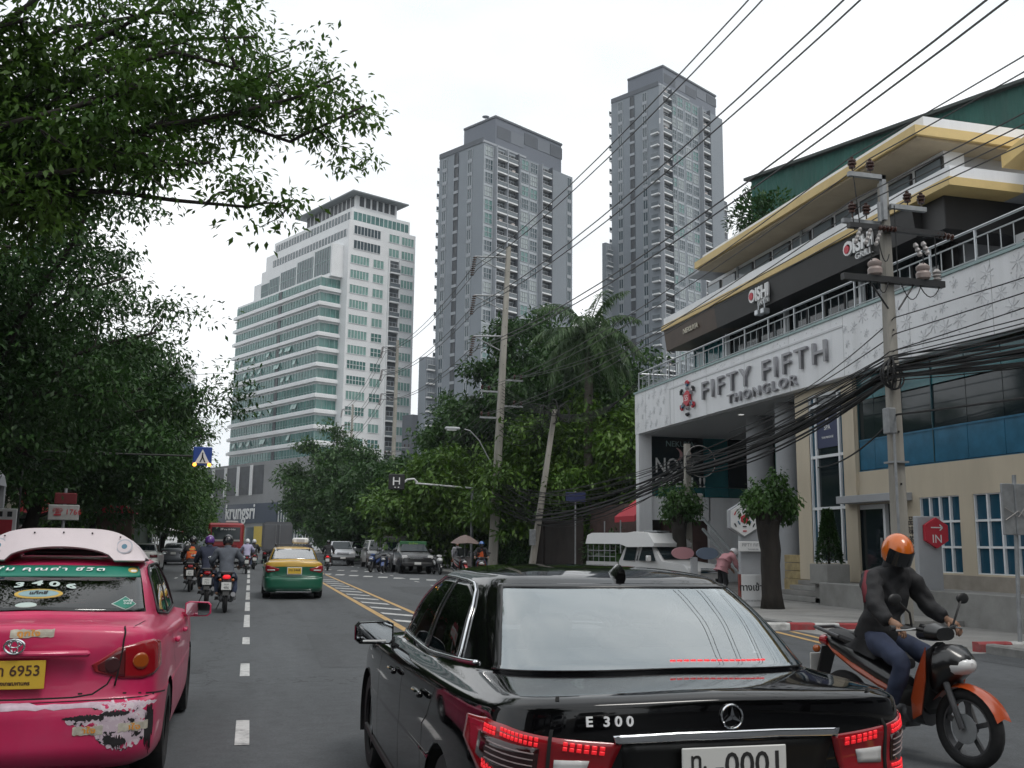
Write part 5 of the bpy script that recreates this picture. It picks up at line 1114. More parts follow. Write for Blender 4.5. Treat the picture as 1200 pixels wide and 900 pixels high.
q=MB(); T=Matrix.Translation((0,.02,.955))@Matrix.Rotation(R(90),4,'X')@Matrix.Diagonal((1.35,1,1,1)); q.torus((0,0,0),.042,.006,28,8,T=T); q.torus((0,0,0),.020,.005,20,8,T=T@Matrix.Diagonal((.8,1.9,1,1))); q.torus((0,.016,0),.022,.0045,20,8,T=T@Matrix.Diagonal((1.25,.9,1,1))); q.build('oval_emblem',m_chrome,pk.root,True)
m_lilac=M('scrape_primer',(.52,.40,.47),.7,var=.15,scale=14,dirt=.5,dcol=(.28,.2,.24)); m_scr=M('scrape_black',(.012,.010,.012),.8,var=.4,scale=20); m_stick=M('sticker_white',(.60,.57,.50),.8,col2=(.55,.36,.16),scale=28,dirt=.5,dcol=(.30,.24,.2)); m_orange=M('sticker_orange',(.62,.26,.04),.6)
rs=random.Random(3)
def scrape_mat(name,th):
    m=bpy.data.materials.new(name); m.use_nodes=True; n,l=m.node_tree.nodes,m.node_tree.links; b=n['Principled BSDF']; b.inputs['Roughness'].default_value=.75; t=n.new('ShaderNodeTexCoord'); mp_=n.new('ShaderNodeMapping'); mp_.inputs['Scale'].default_value=(1,1,1.3); l.new(t.outputs['Object'],mp_.inputs[0])
    z=n.new('ShaderNodeTexNoise'); z.inputs['Scale'].default_value=9; z.inputs['Detail'].default_value=10; z.inputs['Roughness'].default_value=.62; l.new(mp_.outputs[0],z.inputs['Vector']); r=n.new('ShaderNodeValToRGB'); r.color_ramp.interpolation='CONSTANT'; e=r.color_ramp.elements
    e[0].position=0; e[0].color=(.010,.009,.010,1); e[1].position=th; e[1].color=(.50,.40,.46,1); 
    for p_,c_ in ((th+.10,(.58,.50,.54,1)),(th+.17,(.50,.02,.10,1))): k=e.new(p_); k.color=c_
    l.new(z.outputs['Fac'],r.inputs[0]); l.new(r.outputs[0],b.inputs['Base Color']); return m
m_sc1=scrape_mat('scraped_paint',.43); m_sc2=scrape_mat('scraped_edge_paint',.40)
def blob(cx,cz,w,h,n=12,j=.35,pw=.45):
    lo=[];hi=[]
    for i in range(n+1):
        t=i/n; e=math.sin(math.pi*min(1,max(0,t)))**pw if pw else 1.; x=cx-w/2+w*t; lo.append((x,cz-h/2*e*(1+rs.uniform(-j,j)))); hi.append((x,cz+h/2*e*(1+rs.uniform(-j,j))))
    return lo,hi
for (cx,cz,w,h,mt,nm,of,jj) in ((.0,.597,1.5,.03,m_lilac,'scraped_edge',.003,.5),(.64,.585,.36,.05,m_sc2,'scraped_edge',.0035,.4),(.64,.465,.32,.27,m_sc1,'scrape',.004,.12),(.44,.51,.24,.06,m_sc1,'scrape',.0045,.35),(.42,.525,.24,.03,m_scr,'scrape',.005,.6),(.785,.45,.045,.24,m_scr,'scrape',.0055,.6),(.62,.375,.10,.06,m_scr,'scrape',.005,.6),(.60,.545,.16,.03,m_scr,'scrape',.006,.6)):
    lo,hi=blob(cx,cz,w,h,30,jj); pk.prj(nm,mt,lo,hi,'R',of*.6,60,4,skirt=.0,smooth=False)
m_stick2=M('sticker_dirty',(.46,.43,.36),.85,var=.25,scale=22,dirt=.7,dcol=(.22,.17,.14))
for cx,cz,w_,h_ in ((.45,.452,.17,.05),(.70,.458,.16,.05),(.08,1.025,.25,.045)):
    lo,hi=blob(cx,cz,w_,h_,14,.22,0); o=pk.prj('sticker',m_stick2,lo,hi,'R',.0045,28,3,skirt=0,smooth=False)[0]
    p,n=pk.hit('R',cx-.02,cz); text('ถูกใจ',.045,m_orange,tuple(p+n*.0055),(1,0,0),up=tuple(np.cross(n,(1,0,0))),extr=.0003,parent=pk.root,bold=.0015,sx=1.5)
pk.seam([(.655,.22),(.675,.36),(.69,.58)],'T',.007)
# stickers on the rear screen
m_grnb=M('banner_green',(.008,.17,.115),.5); m_gold2=M('sticker_gold',(.5,.33,.06),.5); m_pale=M('sticker_pale',(.42,.50,.47),.6)
pk.uvp('window_banner',m_grnb,[(-2.6,12.32),(2.6,12.32)],[(-2.6,12.86),(2.6,12.86)],.009,30,5,zmode=False,skirt=0)
def on_glass(c,u,v,off=.012):
    p=c.S.ev(u,v); n=c.S.nrm(u,v); up=c.S.ev(u,v+.05)-c.S.ev(u,v-.05); return tuple(p+n*off),tuple(up/np.linalg.norm(up))
p,up=on_glass(pk,-.25,12.6); text('เพิ่ม คุณค่า ชีวิต',.085,m_sw,p,(1,0,0),up,extr=.0008,parent=pk.root,bold=.0012,spacing=1.15,sx=1.25)
for i,ch in enumerate('3406'):
    p,up=on_glass(pk,-.60+.36*i,12.02-.07*abs(i-1.2)); text(ch,.105,m_pale,p,(1,0,.10-.12*i),up,extr=.0008,parent=pk.root,bold=.004,sx=1.3)
def ell(c,u,v,ru,rv,mat,off,name,parent=None,n=14):
    th=np.linspace(math.pi,0,n); return c.uvp(name,mat,[(u+ru*math.cos(t),v-rv*math.sin(t)) for t in th],[(u+ru*math.cos(t),v+rv*math.sin(t)) for t in th],off,n*2,4,parent=parent,zmode=False,skirt=0)[0]
o=ell(pk,-.12,11.66,.48,.15,m_gold2,.008,'oval_sticker'); ell(pk,-.12,11.66,.40,.11,M('sticker_blue',(.22,.34,.36),.5),.0095,'sticker_print',o); p,up=on_glass(pk,-.12,11.66,.014); text('แท็กซี่',.05,m_ink,p,(1,0,0),up,extr=.0006,parent=pk.root,bold=.002)
ell(pk,-.25,11.28,.2,.10,m_pale,.008,'round_sticker')
o=pk.uvp('diamond_sticker',m_pale,[(1.42,11.36),(1.78,11.12),(2.14,11.36)],[(1.42,11.36),(1.78,11.60),(2.14,11.36)],.008,16,5,zmode=False,skirt=0)[0]; pk.uvp('sticker_print',m_grnb,[(1.46,11.36),(1.78,11.145),(2.10,11.36)],[(1.46,11.36),(1.78,11.575),(2.10,11.36)],.0095,16,5,parent=o,zmode=False,skirt=0)
p,up=on_glass(pk,1.78,11.40,.013); text('เรียกใช้\nมิเตอร์',.032,m_sw,p,(1,0,0),up,extr=.0006,parent=pk.root)
o=ell(pk,2.15,12.6,.25,.13,m_gold2,.012,'crest_sticker'); ell(pk,2.15,12.55,.16,.05,m_sw,.014,'sticker_print',o)
# white roof fairing
q=MB(); N=28; out=[];inn=[]
for i in range(N+1):
    t=-1+2*i/N; x=.585*t; zt=1.47+.215*(1-abs(t)**4.5); out.append((x,zt))
for i in range(N+1):
    t=-1+2*i/N; x=.585*t; zi=1.44 if abs(t)>.62 else 1.455+.085*(1-(t/.62)**2)**.6; inn.append((x,zi))
G=[]
for i in range(N+1):
    xo,zo=out[i]; xi,zi=inn[i]; sl=.10
    G.append([(xi,1.30+.02,zi),(xi,1.30,zi+.012),(xo,1.30+sl*.9,zo-.02),(xo,1.30+sl,zo),(xo,1.72,zo-.02),(xi,1.72,zi)])
q.grid([r+[r[0]] for r in G]); fr=q.build('roof_fairing',m_pwhite,pk.root,True)
q=MB(); q.grid([[(inn[i][0],1.31,inn[i][1]-.004),(inn[i][0],1.70,inn[i][1]-.004)] for i in range(5,24)]); q.build('fairing_edge',m_pink,fr)
for sx in (-.435,.435):
    for rr_,mt,of in ((.060,M('print_grey',(.40,.41,.46),.5),.0),(.050,m_pwhite,.003),(.020,M('print_blue',(.08,.20,.28),.5),.006)):
        q=MB(); q.lathe([(0,0),(rr_,0)],20,T=Matrix.Translation((sx,1.352-of*.5,1.555))@Matrix.Rotation(R(64),4,'X'),caps=False); q.build('round_print',mt,fr,recalc=False)
for x in (-.40,-.2,0,.2,.40): q=MB(); q.ball((x,1.372,1.655-.06*abs(x/.5)**3),.007,8,5); q.build('rivet',m_blk,fr)
q=MB(); q.bbox(-.30,.30,1.5,1.62,1.48,1.53,.02); q.build('roof_bar',m_blk,pk.root)
# green and yellow taxi ahead
m_tgreen=M('taxi_green',(.006,.10,.055),.3,coat=.6,var=.08,scale=2); m_tyel=M('taxi_yellow',(.50,.30,.03),.3,coat=.6,var=.08,scale=2)
gt=compact('taxi','green and yellow taxi with luggage rack and white roof box',[m_tgreen,m_tyel],(1.27,29.4,0),1,two=lambda u,v,c:1 if v>7.0 else 0,glass=glass_mat('taxi_pale_glass',(.35,.38,.40),.30))
for o in gt.uvp('tail_lamp',m_lred,[(1.15,.80),(2.4,.74),(3.6,.80)],[(1.1,.86),(2.4,.95),(3.6,.95)],.009,16,5,sides=(1,-1)): 
    sd=1 if o.data.vertices[10].co.x>0 else -1; gt.uvp('clear_lens',m_lclear,[(1.5,.80),(2.6,.80)],[(1.5,.835),(2.6,.835)],.012,8,2,parent=o,sides=(sd,))
plate(gt,.055,.80,m_plate_y,(('ทร 2468',.09,0,.02),),.38,.17,frame=m_sw); 
q=MB(); q.box(-.5,.5,.02,.06,.205,.23); q.build('exhaust_trim',m_chrome,gt.root)
q=MB(); 
for x in (-.5,.5): q.tube([(x,1.4,1.47),(x,1.42,1.53),(x,2.6,1.55),(x,2.62,1.48)],.018,6)
for k in range(6): q.tube([(-.5,1.45+.22*k,1.53),(.5,1.45+.22*k,1.53)],.012,6)
q.build('roof_rack',m_blk,gt.root)
q=MB(); q.bbox(-.02,.46,1.95,2.2,1.56,1.74,.04); o=q.build('roof_sign',m_sw,gt.root,True); q=MB(); q.box(.10,.34,1.944,1.949,1.60,1.70); q.build('sign_print',M('print_pale',(.45,.45,.48),.5),o)
q=MB(); q.ball((.02,1.0,1.22),.045,10,8); q.build('hanging_toy',m_red,gt.root)
# parked and far saloons on the left
def far_saloon(label,paint,x,y,group=None,rz=0.):
    c=compact('parked_car',label,paint,(x,y,0),.5,cat='car',rz=rz,glass=MATS.get('g1') or m_glass_d,glass_s=m_glass_d)
    for o in c.uvp('tail_lamp',m_lred_d,[(1.2,.78),(3.2,.78)],[(1.2,.93),(3.2,.93)],.01,8,3,sides=(1,-1)): pass
    plate(c,.05,.78,m_plate,(),.34,.15); return c
far_saloon('grey saloon with its back to the road, parked under the trees',M('paint_grey',(.16,.17,.19),.3,metal=.4,coat=.6),-5.0,72)
far_saloon('white saloon parked by the left kerb ahead of the pink taxi',M('paint_white',(.60,.60,.58),.3,coat=.6),-5.15,52)
far_saloon('red saloon queuing behind the red bus',M('paint_red',(.35,.03,.03),.3,coat=.6),-2.0,66) if False else None
# ------------------------------------------------------------------ poles, wires, signs, left shops
m_pole=M('pole_concrete',(.29,.275,.245),.9,var=.22,scale=1.2,bump=.25,bscale=30,stretch=(3,3,.4),dirt=.4,dcol=(.10,.09,.08)); m_galv=M('galvanised',(.27,.28,.29),.55,metal=.4,var=.2,scale=6); m_ins=M('porcelain_brown',(.055,.022,.016),.25); m_insw=M('porcelain_grey',(.33,.31,.30),.3); m_wire=M('cable_black',(.010,.010,.011),.7); m_al=M('conductor',(.055,.055,.055),.6)
def tpole(base,h,r0,r1,label,top=None,group='concrete utility poles',name='utility_pole'):
    root=empty(name,base,0,label,'utility pole',group); b=Vector(base); t=Vector(top) if top else b+Vector((0,0,h)); q=MB(); rings=[]
    for k in range(13):
        p=b.lerp(t,k/12); w=r0+(r1-r0)*k/12; d=w*.8; c=w*.25; rings.append([p+Vector(v) for v in ((-w+c,-d,0),(w-c,-d,0),(w,-d+c,0),(w,d-c,0),(w-c,d,0),(-w+c,d,0),(-w,d-c,0),(-w,-d+c,0))])
    q.ring(rings); wp(q.build('shaft',m_pole),root)
    for k in range(int(h/1.1)):
        p=b.lerp(t,(k+.6)*1.1/h); q=MB(); q.box(p.x-.012,p.x+.012,p.y-r0*.86,p.y-r0*.7,p.z-.02,p.z+.02); wp(q.build('bolt_hole',m_blk),root)
    return root
def part(root,name,mat,fn,smooth=False): q=MB(); fn(q); return wp(q.build(name,mat,None,smooth),root)
def pin(root,p,s=1.,mat=None,h=.25):
    q=MB(); prof=[(.015,-.1),(.015,0),(.055*s,.01),(.06*s,.05),(.04*s,.07),(.075*s,.09),(.078*s,.12),(.045*s,.14),(.07*s,.16),(.07*s,.19),(.03*s,.22),(.035*s,h)]
    q.lathe(prof,12); q.v=[(a+p[0],b+p[1],c+p[2]) for a,b,c in q.v]; return wp(q.build('insulator',mat or m_ins,None,True),root)
# near pole with fuse gear
np_=tpole((13.15,18.35,.1),9.5,.17,.10,'concrete pole with stacked cross arms in front of the glazed gallery')
Y0=18.2
part(np_,'cross_arm',m_galv,lambda q:q.box(12.2,13.1,Y0-.05,Y0+.05,9.62,9.72)); part(np_,'arm_post',m_galv,lambda q:q.box(13.0,13.1,Y0-.05,Y0+.05,8.7,9.72)); part(np_,'arm_brace',m_galv,lambda q:q.box(12.9,12.95,Y0-.03,Y0+.03,8.65,9.1))
part(np_,'cross_arm',m_galv,lambda q:q.box(13.2,14.1,Y0-.05,Y0+.05,8.98,9.08)); part(np_,'cross_arm',m_blk,lambda q:q.box(12.15,14.5,Y0-.07,Y0+.07,8.45,8.56)); part(np_,'cross_arm',m_galv,lambda q:q.box(12.1,13.1,Y0+.1,Y0+.2,8.6,8.7)); part(np_,'cross_arm',m_blk,lambda q:q.box(11.95,14.45,Y0-.07,Y0+.07,7.28,7.42))
for x,z in ((12.3,9.8),(12.75,9.8),(13.65,9.16),(14.0,9.16),(12.25,8.78),(12.6,8.78)): pin(np_,(x,Y0,z),1.25)
for x in (12.3,12.55,12.8): 
    T=Matrix.Translation((x,Y0-.1,8.25))@Matrix.Rotation(R(22),4,'Y'); part(np_,'fuse_cutout',m_insw,lambda q:(q.lathe([(.03,-.2),(.05,-.15),(.03,-.1),(.05,-.05),(.03,0),(.05,.05),(.03,.1),(.05,.15),(.02,.2)],10,T=T)),True)
for x,dz in ((13.75,-.1),(13.95,-.05)): T=Matrix.Translation((x,Y0-.1,8.2+dz))@Matrix.Rotation(R(-25),4,'Y'); part(np_,'fuse_cutout',m_insw,lambda q:(q.lathe([(.035,-.2),(.06,-.15),(.035,-.1),(.06,-.05),(.035,0),(.06,.05),(.03,.12)],10,T=T)),True)
for k in range(5): T=Matrix.Translation((14.35+.10*k,Y0,8.5-.01*k))@Matrix.Rotation(R(90),4,'Y'); part(np_,'disc_insulator',m_ins,lambda q:q.lathe([(.02,-.04),(.075,-.02),(.075,0),(.02,.03)],12,T=T),True)
for k in range(5): T=Matrix.Translation((12.85+.09*k,Y0-.13,8.46))@Matrix.Rotation(R(90),4,'Y'); part(np_,'disc_insulator',m_ins,lambda q:q.lathe([(.02,-.04),(.065,-.02),(.065,0),(.02,.03)],12,T=T),True)
for x in (12.75,13.95): part(np_,'surge_arrester',M('porcelain_pink',(.30,.24,.22),.35),lambda q:(q.lathe([(.1,7.42),(.15,7.46),(.16,7.56),(.12,7.62),(.15,7.66),(.15,7.72),(.05,7.8)],14),q.__setattr__('v',[(a+x,b+Y0,c) for a,b,c in q.v])),True)
part(np_,'surge_arrester',m_insw,lambda q:(q.lathe([(.06,7.42),(.1,7.46),(.06,7.5),(.1,7.54),(.06,7.58),(.1,7.62),(.03,7.7)],14),q.__setattr__('v',[(a+14.3,b+Y0,c) for a,b,c in q.v])),True)
part(np_,'bracket',m_blk,lambda q:(q.tube([(12.6,Y0,7.3),(13.0,Y0-.05,6.7)],.02,6),q.tube([(13.7,Y0,7.3),(13.25,Y0-.05,6.7)],.02,6)))
def sagcurve(a,b,s,n=14):
    a=Vector(a); b=Vector(b); return [a.lerp(b,t)-Vector((0,0,4*s*t*(1-t))) for t in [i/n for i in range(n+1)]]
for a,b,s in (((12.3,Y0,9.9),(12.45,Y0,8.3),.0),((12.6,Y0-.1,8.2),(12.7,Y0,7.7),.25),((13.9,Y0-.1,8.1),(13.95,Y0,7.75),.3),((14.3,Y0,8.4),(14.3,Y0,7.7),.2),((12.75,Y0,7.5),(13.0,Y0-.1,7.3),.35),((13.3,Y0-.1,7.3),(13.95,Y0,7.5),.45),((13.8,Y0,7.4),(14.4,Y0,7.4),.35),((12.25,Y0,9.0),(12.3,Y0,8.4),.1),((12.8,Y0-.1,8.2),(13.05,Y0-.1,7.9),.3),((13.2,Y0-.15,9.0),(13.2,Y0-.15,7.4),.0)): part(np_,'jumper_wire',m_wire,lambda q:q.tube(sagcurve(a,b,s,8),.012,5))
part(np_,'meter_box',m_galv,lambda q:q.bbox(12.82,13.02,Y0-.12,Y0+.1,4.0,4.55,.02)); part(np_,'conduit',m_galv,lambda q:q.tube([(12.95,Y0-.1,.1),(12.95,Y0-.1,4.0)],.03,8)); part(np_,'strap',m_galv,lambda q:(q.box(12.97,13.31,Y0-.06,Y0+.33,3.4,3.44)))
part(np_,'cable_coil',m_wire,lambda q:[q.torus((0,0,0),.28+.02*k,.02,20,6,T=Matrix.Translation((12.9,Y0-.2,5.2+.02*k))@Matrix.Rotation(R(80+6*k),4,'X')@Matrix.Rotation(R(20*k),4,'Y')) for k in range(4)])
# tall transmission poles
def tall(y,h,label):
    r=tpole((13.05,y,.1),h,.26,.13,label,top=(13.75 if y<60 else 13.2,y,.1+h))
    for z in (h-.9,h-3.2,h-5.6):
        xp=13.1+.65*z/h; part(r,'cross_arm',m_galv,lambda q:q.tube([(xp,y,z+.35),(11.75,y,z+.25)],.05,6)); part(r,'cross_arm',m_galv,lambda q:q.tube([(xp,y,z-.6),(11.85,y,z+.2)],.035,6))
        for k in range(9): part(r,'disc_insulator',m_ins,lambda q:(q.lathe([(.03,0),(.13,.02),(.12,.05),(.03,.09)],12),q.__setattr__('v',[(a+11.75-.02*k,b+y,c+z+.15-.13*k) for a,b,c in q.v])),True)
    for z in (10.9,10.2,9.4,8.7):
        s=-1 if z in (10.2,8.7) else 1; part(r,'cross_arm',m_galv,lambda q:q.box(12.2 if s<0 else 13.2,13.4 if s<0 else 14.7,y-.05,y+.05,z-.05,z+.05)); 
        for x in ((12.3,12.7) if s<0 else (14.2,14.6)): pin(r,(x,y,z+.1),1.2)
    return r
tall(54.5,18.7,'tallest concrete pole with hanging insulator strings before the grey tower'); tall(97,21.5,'far tall concrete pole before the white office block'); tall(142,21.,'farthest tall concrete pole, smaller, over the distant trees'); 
lp=tpole((14.0,50,.1),8.6,.17,.12,'old concrete pole leaning to one side among the trees',top=(15.25,50,8.7)); part(lp,'box',m_galv,lambda q:q.bbox(13.85,14.15,49.6,49.8,1.6,2.4,.02))
part(lp,'cable_tangle',m_wire,lambda q:[q.torus((0,0,0),.35+.1*(k%4),.022,18,5,T=Matrix.Translation((15.1+.35*math.sin(k*2.1)*2,50-.2,8.5+.16*math.cos(k*1.7)))@Matrix.Rotation(R(75+9*k),4,'X')@Matrix.Rotation(R(31*k),4,'Y')) for k in range(12)])
sp=tpole((14.35,31.5,.1),5.0,.13,.10,'short grey service pole with two switch boxes by the plaza corner'); part(sp,'switch_box',m_insw,lambda q:q.bbox(13.85,14.2,31.2,31.45,2.75,3.45,.03)); part(sp,'switch_box',m_insw,lambda q:q.bbox(14.5,14.78,31.2,31.45,2.75,3.4,.03)); part(sp,'cable_loop',m_insw,lambda q:q.torus((0,0,0),.55,.012,24,5,T=Matrix.Translation((14.75,31.3,4.5))@Matrix.Rotation(R(82),4,'X')))
# conductors
def cable(name,label,pts,sags,r,mat,group,cat='cable'):
    """cable hung over a chain of supports"""
    q=MB(); P=[]
    for (a,b),s in zip(zip(pts[:-1],pts[1:]),sags): P+= sagcurve(a,b,s,18)[:-1]
    P.append(Vector(pts[-1])); q.tube(P,r,5); o=q.build(name,mat); return tag(o,label,cat,group)
for z,zf in ((17.35,20.3),(15.0,18.0),(12.6,15.6)):
    for dx in (0,.34):
        cable('power_line','high-voltage conductor hung from the tallest concrete pole',[(11.6+dx,-11,z+.1),(11.6+dx,54.5,z),(11.7+dx,97,zf),(11.7+dx,142,zf)],[2.0,.9,1.],.022,m_al,'paired high-voltage conductors')
for i,(x,z,xb,zb) in enumerate(((12.3,10.08,12.3,10.4),(12.75,10.08,12.7,10.4),(13.65,9.44,14.2,11.1),(14.0,9.44,14.6,11.1),(12.25,9.06,12.3,8.9),(12.6,9.06,12.7,8.9))):
    cable('power_line','bare conductor running over pin insulators of the near pole',[(x+.1,-12,z+.2),(x,Y0,z),(xb,54.5,zb),(xb,97,zb)],[.35,.75,.9],.014,m_al,'pin insulator conductors')
rw=random.Random(21)
for k in range(20):
    z=5.45+rw.uniform(-.35,.45); zz=4.35+rw.uniform(-.35,.35); x=13.0+rw.uniform(-.18,.1); th=rw.choice((.012,.014,.018,.022))
    cable('telecom_cable','black telecom cable slung low between the poles across the plaza front',[(12.7+rw.uniform(-.3,.5),-12,5.6+rw.uniform(-.5,.7)),(x,Y0-.1,z),(14.3+rw.uniform(-.15,.15),31.4,zz),(14.2+rw.uniform(-.3,.3),50,3.5+rw.uniform(-.9,.9)),(13.0,54.4,4.2+rw.uniform(-.9,1.2))],[rw.uniform(.3,1.0),rw.uniform(.1,.55),rw.uniform(.1,.8),.1],th,m_wire,'black telecom cables')
for k in range(2): cable('trunk_cable','thick bundled black cable slung between the near pole and service pole',[(12.8,-12,5.2),(13.0,Y0-.15,5.35-.12*k),(14.3,31.4,4.25-.1*k),(14.1,50,3.1-.2*k)],[.6+.3*k,.30,.35],.05,m_wire,'thick bundled cables')
cable('service_drop','single thick cable dipping across the gallery panes',[(12.5,-12,5.0),(13.0,Y0-.15,4.4),(16.0,26.0,3.95)],[.55,.25],.022,m_wire,None)
for k in range(3): cable('service_drop','thin cable from the near pole toward the sign panel',[(12.6,-12,7.0+.3*k),(13.1,Y0-.1,6.5-.35*k),(15.7,27+2*k,6.1-.3*k)],[.4,.12],.013,m_wire,'thin service cables')
for k in range(7): cable('telecom_cable','thin cable strung from the leaning pole into the trees',[(15.2,50,8.4-.05*k),(13.3,54.4,9.3-.25*k),(13.1,97,8.5-.3*k)],[.35+.1*k,.9+.2*k],.016,m_wire,'thin cables at the leaning pole')
for k in range(6): cable('telecom_cable','thin cable strung from the leaning pole toward the plaza roof',[(13.4,54.4,9.6+.2*k),(15.2,50,8.5),(15.9,39.5,8.4+.1*k)],[.2,.5+.12*k],.013,m_wire,'thin cables over the plaza corner')
# street lamps
def lamp(base,h,reach,label,dirx=-1):
    r=empty('street_lamp',base,0,label,'street lamp','street lamps'); x,y,z=base
    part(r,'arm',m_galv,lambda q:q.tube([(x,y,z+h-1.9),(x+dirx*reach*.35,y,z+h-.6),(x+dirx*reach*.6,y,z+h-.08),(x+dirx*reach*.75,y,z+h)],.035,8)); part(r,'lamp_head',M('lamp_housing',(.42,.44,.45),.5),lambda q:q.bbox(x+dirx*reach*1.08-.42,x+dirx*reach*1.08+.42,y-.13,y+.13,z+h-.06,z+h+.1,.05),True); part(r,'lamp_glass',m_lclear,lambda q:q.bbox(x+dirx*reach*1.08-.34,x+dirx*reach*1.08+.22,y-.1,y+.1,z+h-.12,z+h-.06,.02)); return r
lamp((12.85,54.2,0),7.95,2.1,'street lamp on a curved arm fixed to the tallest pole'); 
l2=lamp((11.3,66,0),4.6,.9,'small street lamp over the parked black pickup'); part(l2,'pole',m_galv,lambda q:q.tube([(11.3,66,.1),(11.3,66,2.8)],.05,8))
for (x,y) in ((11.2,61),(11.0,75)):
    r=empty('lamp_post',(x,y,.1),0,'thin dark post on the right pavement by the parked cars','post','thin dark posts'); part(r,'shaft',m_blk,lambda q:q.tube([(x,y,.1),(x,y,3.9)],.05,8)); part(r,'cap',m_galv,lambda q:q.ball((x,y,3.95),.12,10,6))
# lane sign on a gantry arm
ls=empty('lane_sign',(11.9,58,.1),0,'lane control sign on a long white bracket arm in front of the trees','sign')
part(ls,'arm',M('arm_white',(.6,.6,.6),.5),lambda q:(q.tube([(12.6,58,4.9),(9.2,58,5.1)],.05,8),q.tube([(9.3,58,5.15),(9.1,58,5.35),(8.7,58,5.3),(8.5,58,5.1)],.06,8))); part(ls,'post',m_galv,lambda q:q.tube([(12.6,58,.1),(12.6,58,5.0)],.09,10)); part(ls,'panel',m_blk,lambda q:q.bbox(7.6,8.55,57.9,58.0,4.7,5.6,.03))
for x0,x1,z0,z1 in ((7.85,7.93,4.95,5.42),(8.2,8.26,5.0,5.4),(7.93,8.2,5.16,5.22),(7.95,8.02,4.8,4.86),(8.15,8.22,4.8,4.86)): part(ls,'marking',m_sw,lambda q:q.box(x0,x1,57.88,57.895,z0,z1))
# pedestrian crossing sign with two amber lamps on the left
CX,CZ,CY,K=-1.62,4.30,33.5,.50
cs=empty('crossing_sign',(-6.9,CY,.14),0,'blue pedestrian crossing sign with two lit amber lamps','sign')
def SP(x,z,dy=0.): return (CX+(x+3.325)*K,CY+dy,CZ+(z-6.95)*K)
part(cs,'panel',M('sign_blue',(.02,.06,.28),.5),lambda q:q.bbox(CX-.29,CX+.29,CY-.04,CY,CZ-.30,CZ+.30,.02)); part(cs,'post',M('post_dark',(.02,.022,.02),.7),lambda q:(q.tube([(-6.9,CY+.05,.14),(-6.9,CY+.05,CZ-.2),(-6.5,CY+.05,CZ),(CX,CY+.05,CZ)],.03,8)))
part(cs,'triangle',m_sw,lambda q:q.prism([SP(-3.78,6.5,-.05),SP(-2.87,6.5,-.05),SP(-3.325,7.4,-.05)],(0,-.008,0)))
part(cs,'walking_figure',m_ink,lambda q:(q.prism([SP(-3.38,6.85,-.06),SP(-3.26,6.85,-.06),SP(-3.28,7.08,-.06),SP(-3.36,7.08,-.06)],(0,-.006,0)),q.prism([SP(-3.5,6.56,-.06),SP(-3.42,6.56,-.06),SP(-3.28,6.88,-.06),SP(-3.36,6.88,-.06)],(0,-.006,0)),q.prism([SP(-3.2,6.56,-.06),SP(-3.12,6.56,-.06),SP(-3.26,6.88,-.06),SP(-3.34,6.88,-.06)],(0,-.006,0)),q.ball(SP(-3.32,7.14,-.06),.025,8,6)))
for x in (-3.78,-2.88): part(cs,'amber_lamp',M('amber_lit',(1.,.42,.05),.4,emit=3.),lambda q:q.ball(SP(x,6.40,-.08),.06,12,8),True)
# hexagon sign totem of the plaza
hs_=empty('hexagon_totem',(13.6,26,.12),0,'white hexagon emblem sign on a grey slab totem','sign'); part(hs_,'slab',m_grey,lambda q:q.bbox(13.45,14.15,26.05,26.2,.12,2.2,.02))
H=lambda r,x,z,y:[(x+r*math.sin(k*math.pi/3),y,z+r*math.cos(k*math.pi/3)) for k in range(6)]
part(hs_,'hexagon',m_sw,lambda q:q.prism(H(.47,13.55,2.40,25.95),(0,.14,0))); part(hs_,'hexagon_edge',m_grey,lambda q:q.prism(H(.50,13.54,2.40,25.99),(0,.16,0)))
part(hs_,'emblem_core',m_red,lambda q:q.prism(H(.13,13.55,2.40,25.935),(0,.02,0))); wp(text('55',.12,m_sw,(13.55,25.93,2.40),(1,0,0),extr=.002),hs_)
for k in range(6):
    a=k*math.pi/3
    for rr_,mt in ((.20,m_ink if k%2 else m_blue),(.33,m_red if k%2 else m_ink)):
        cx,cz=13.55+rr_*math.sin(a),2.40+rr_*math.cos(a); part(hs_,'emblem_petal',mt,lambda q:q.box(-.055,.055,-.012,.012,-.014,.014,T=Matrix.Translation((cx,25.94,cz))@Matrix.Rotation(a,4,'Y')))
part(hs_,'name_plate',m_sw,lambda q:q.bbox(13.35,14.2,25.9,25.98,1.5,1.78,.01)); wp(text('FIFTY FIFTH',.13,m_letter,(13.77,25.895,1.68),(1,0,0),extr=.002),hs_); wp(text('THONGLOR',.06,m_letter,(13.77,25.895,1.56),(1,0,0),extr=.002),hs_)
# entrance board on the pavement
eb=empty('entrance_board',(12.3,23.2,.12),0,'white pavement board reading entrance in Thai with IN','sign'); part(eb,'panel',m_sw,lambda q:q.bbox(11.88,12.72,23.0,23.05,.16,.94,.01)); part(eb,'frame',M('frame_red',(.22,.06,.05),.6),lambda q:(q.box(11.82,11.88,23.0,23.06,.12,.95),q.box(12.72,12.78,23.0,23.06,.12,.95))); wp(text('ทางเข้า IN',.23,m_ink,(12.3,22.995,.62),(1,0,0),extr=.002,bold=.004),eb); wp(text('FIFTY FIFTH THONGLOR',.062,m_letter,(12.3,22.995,.3),(1,0,0),extr=.002),eb)
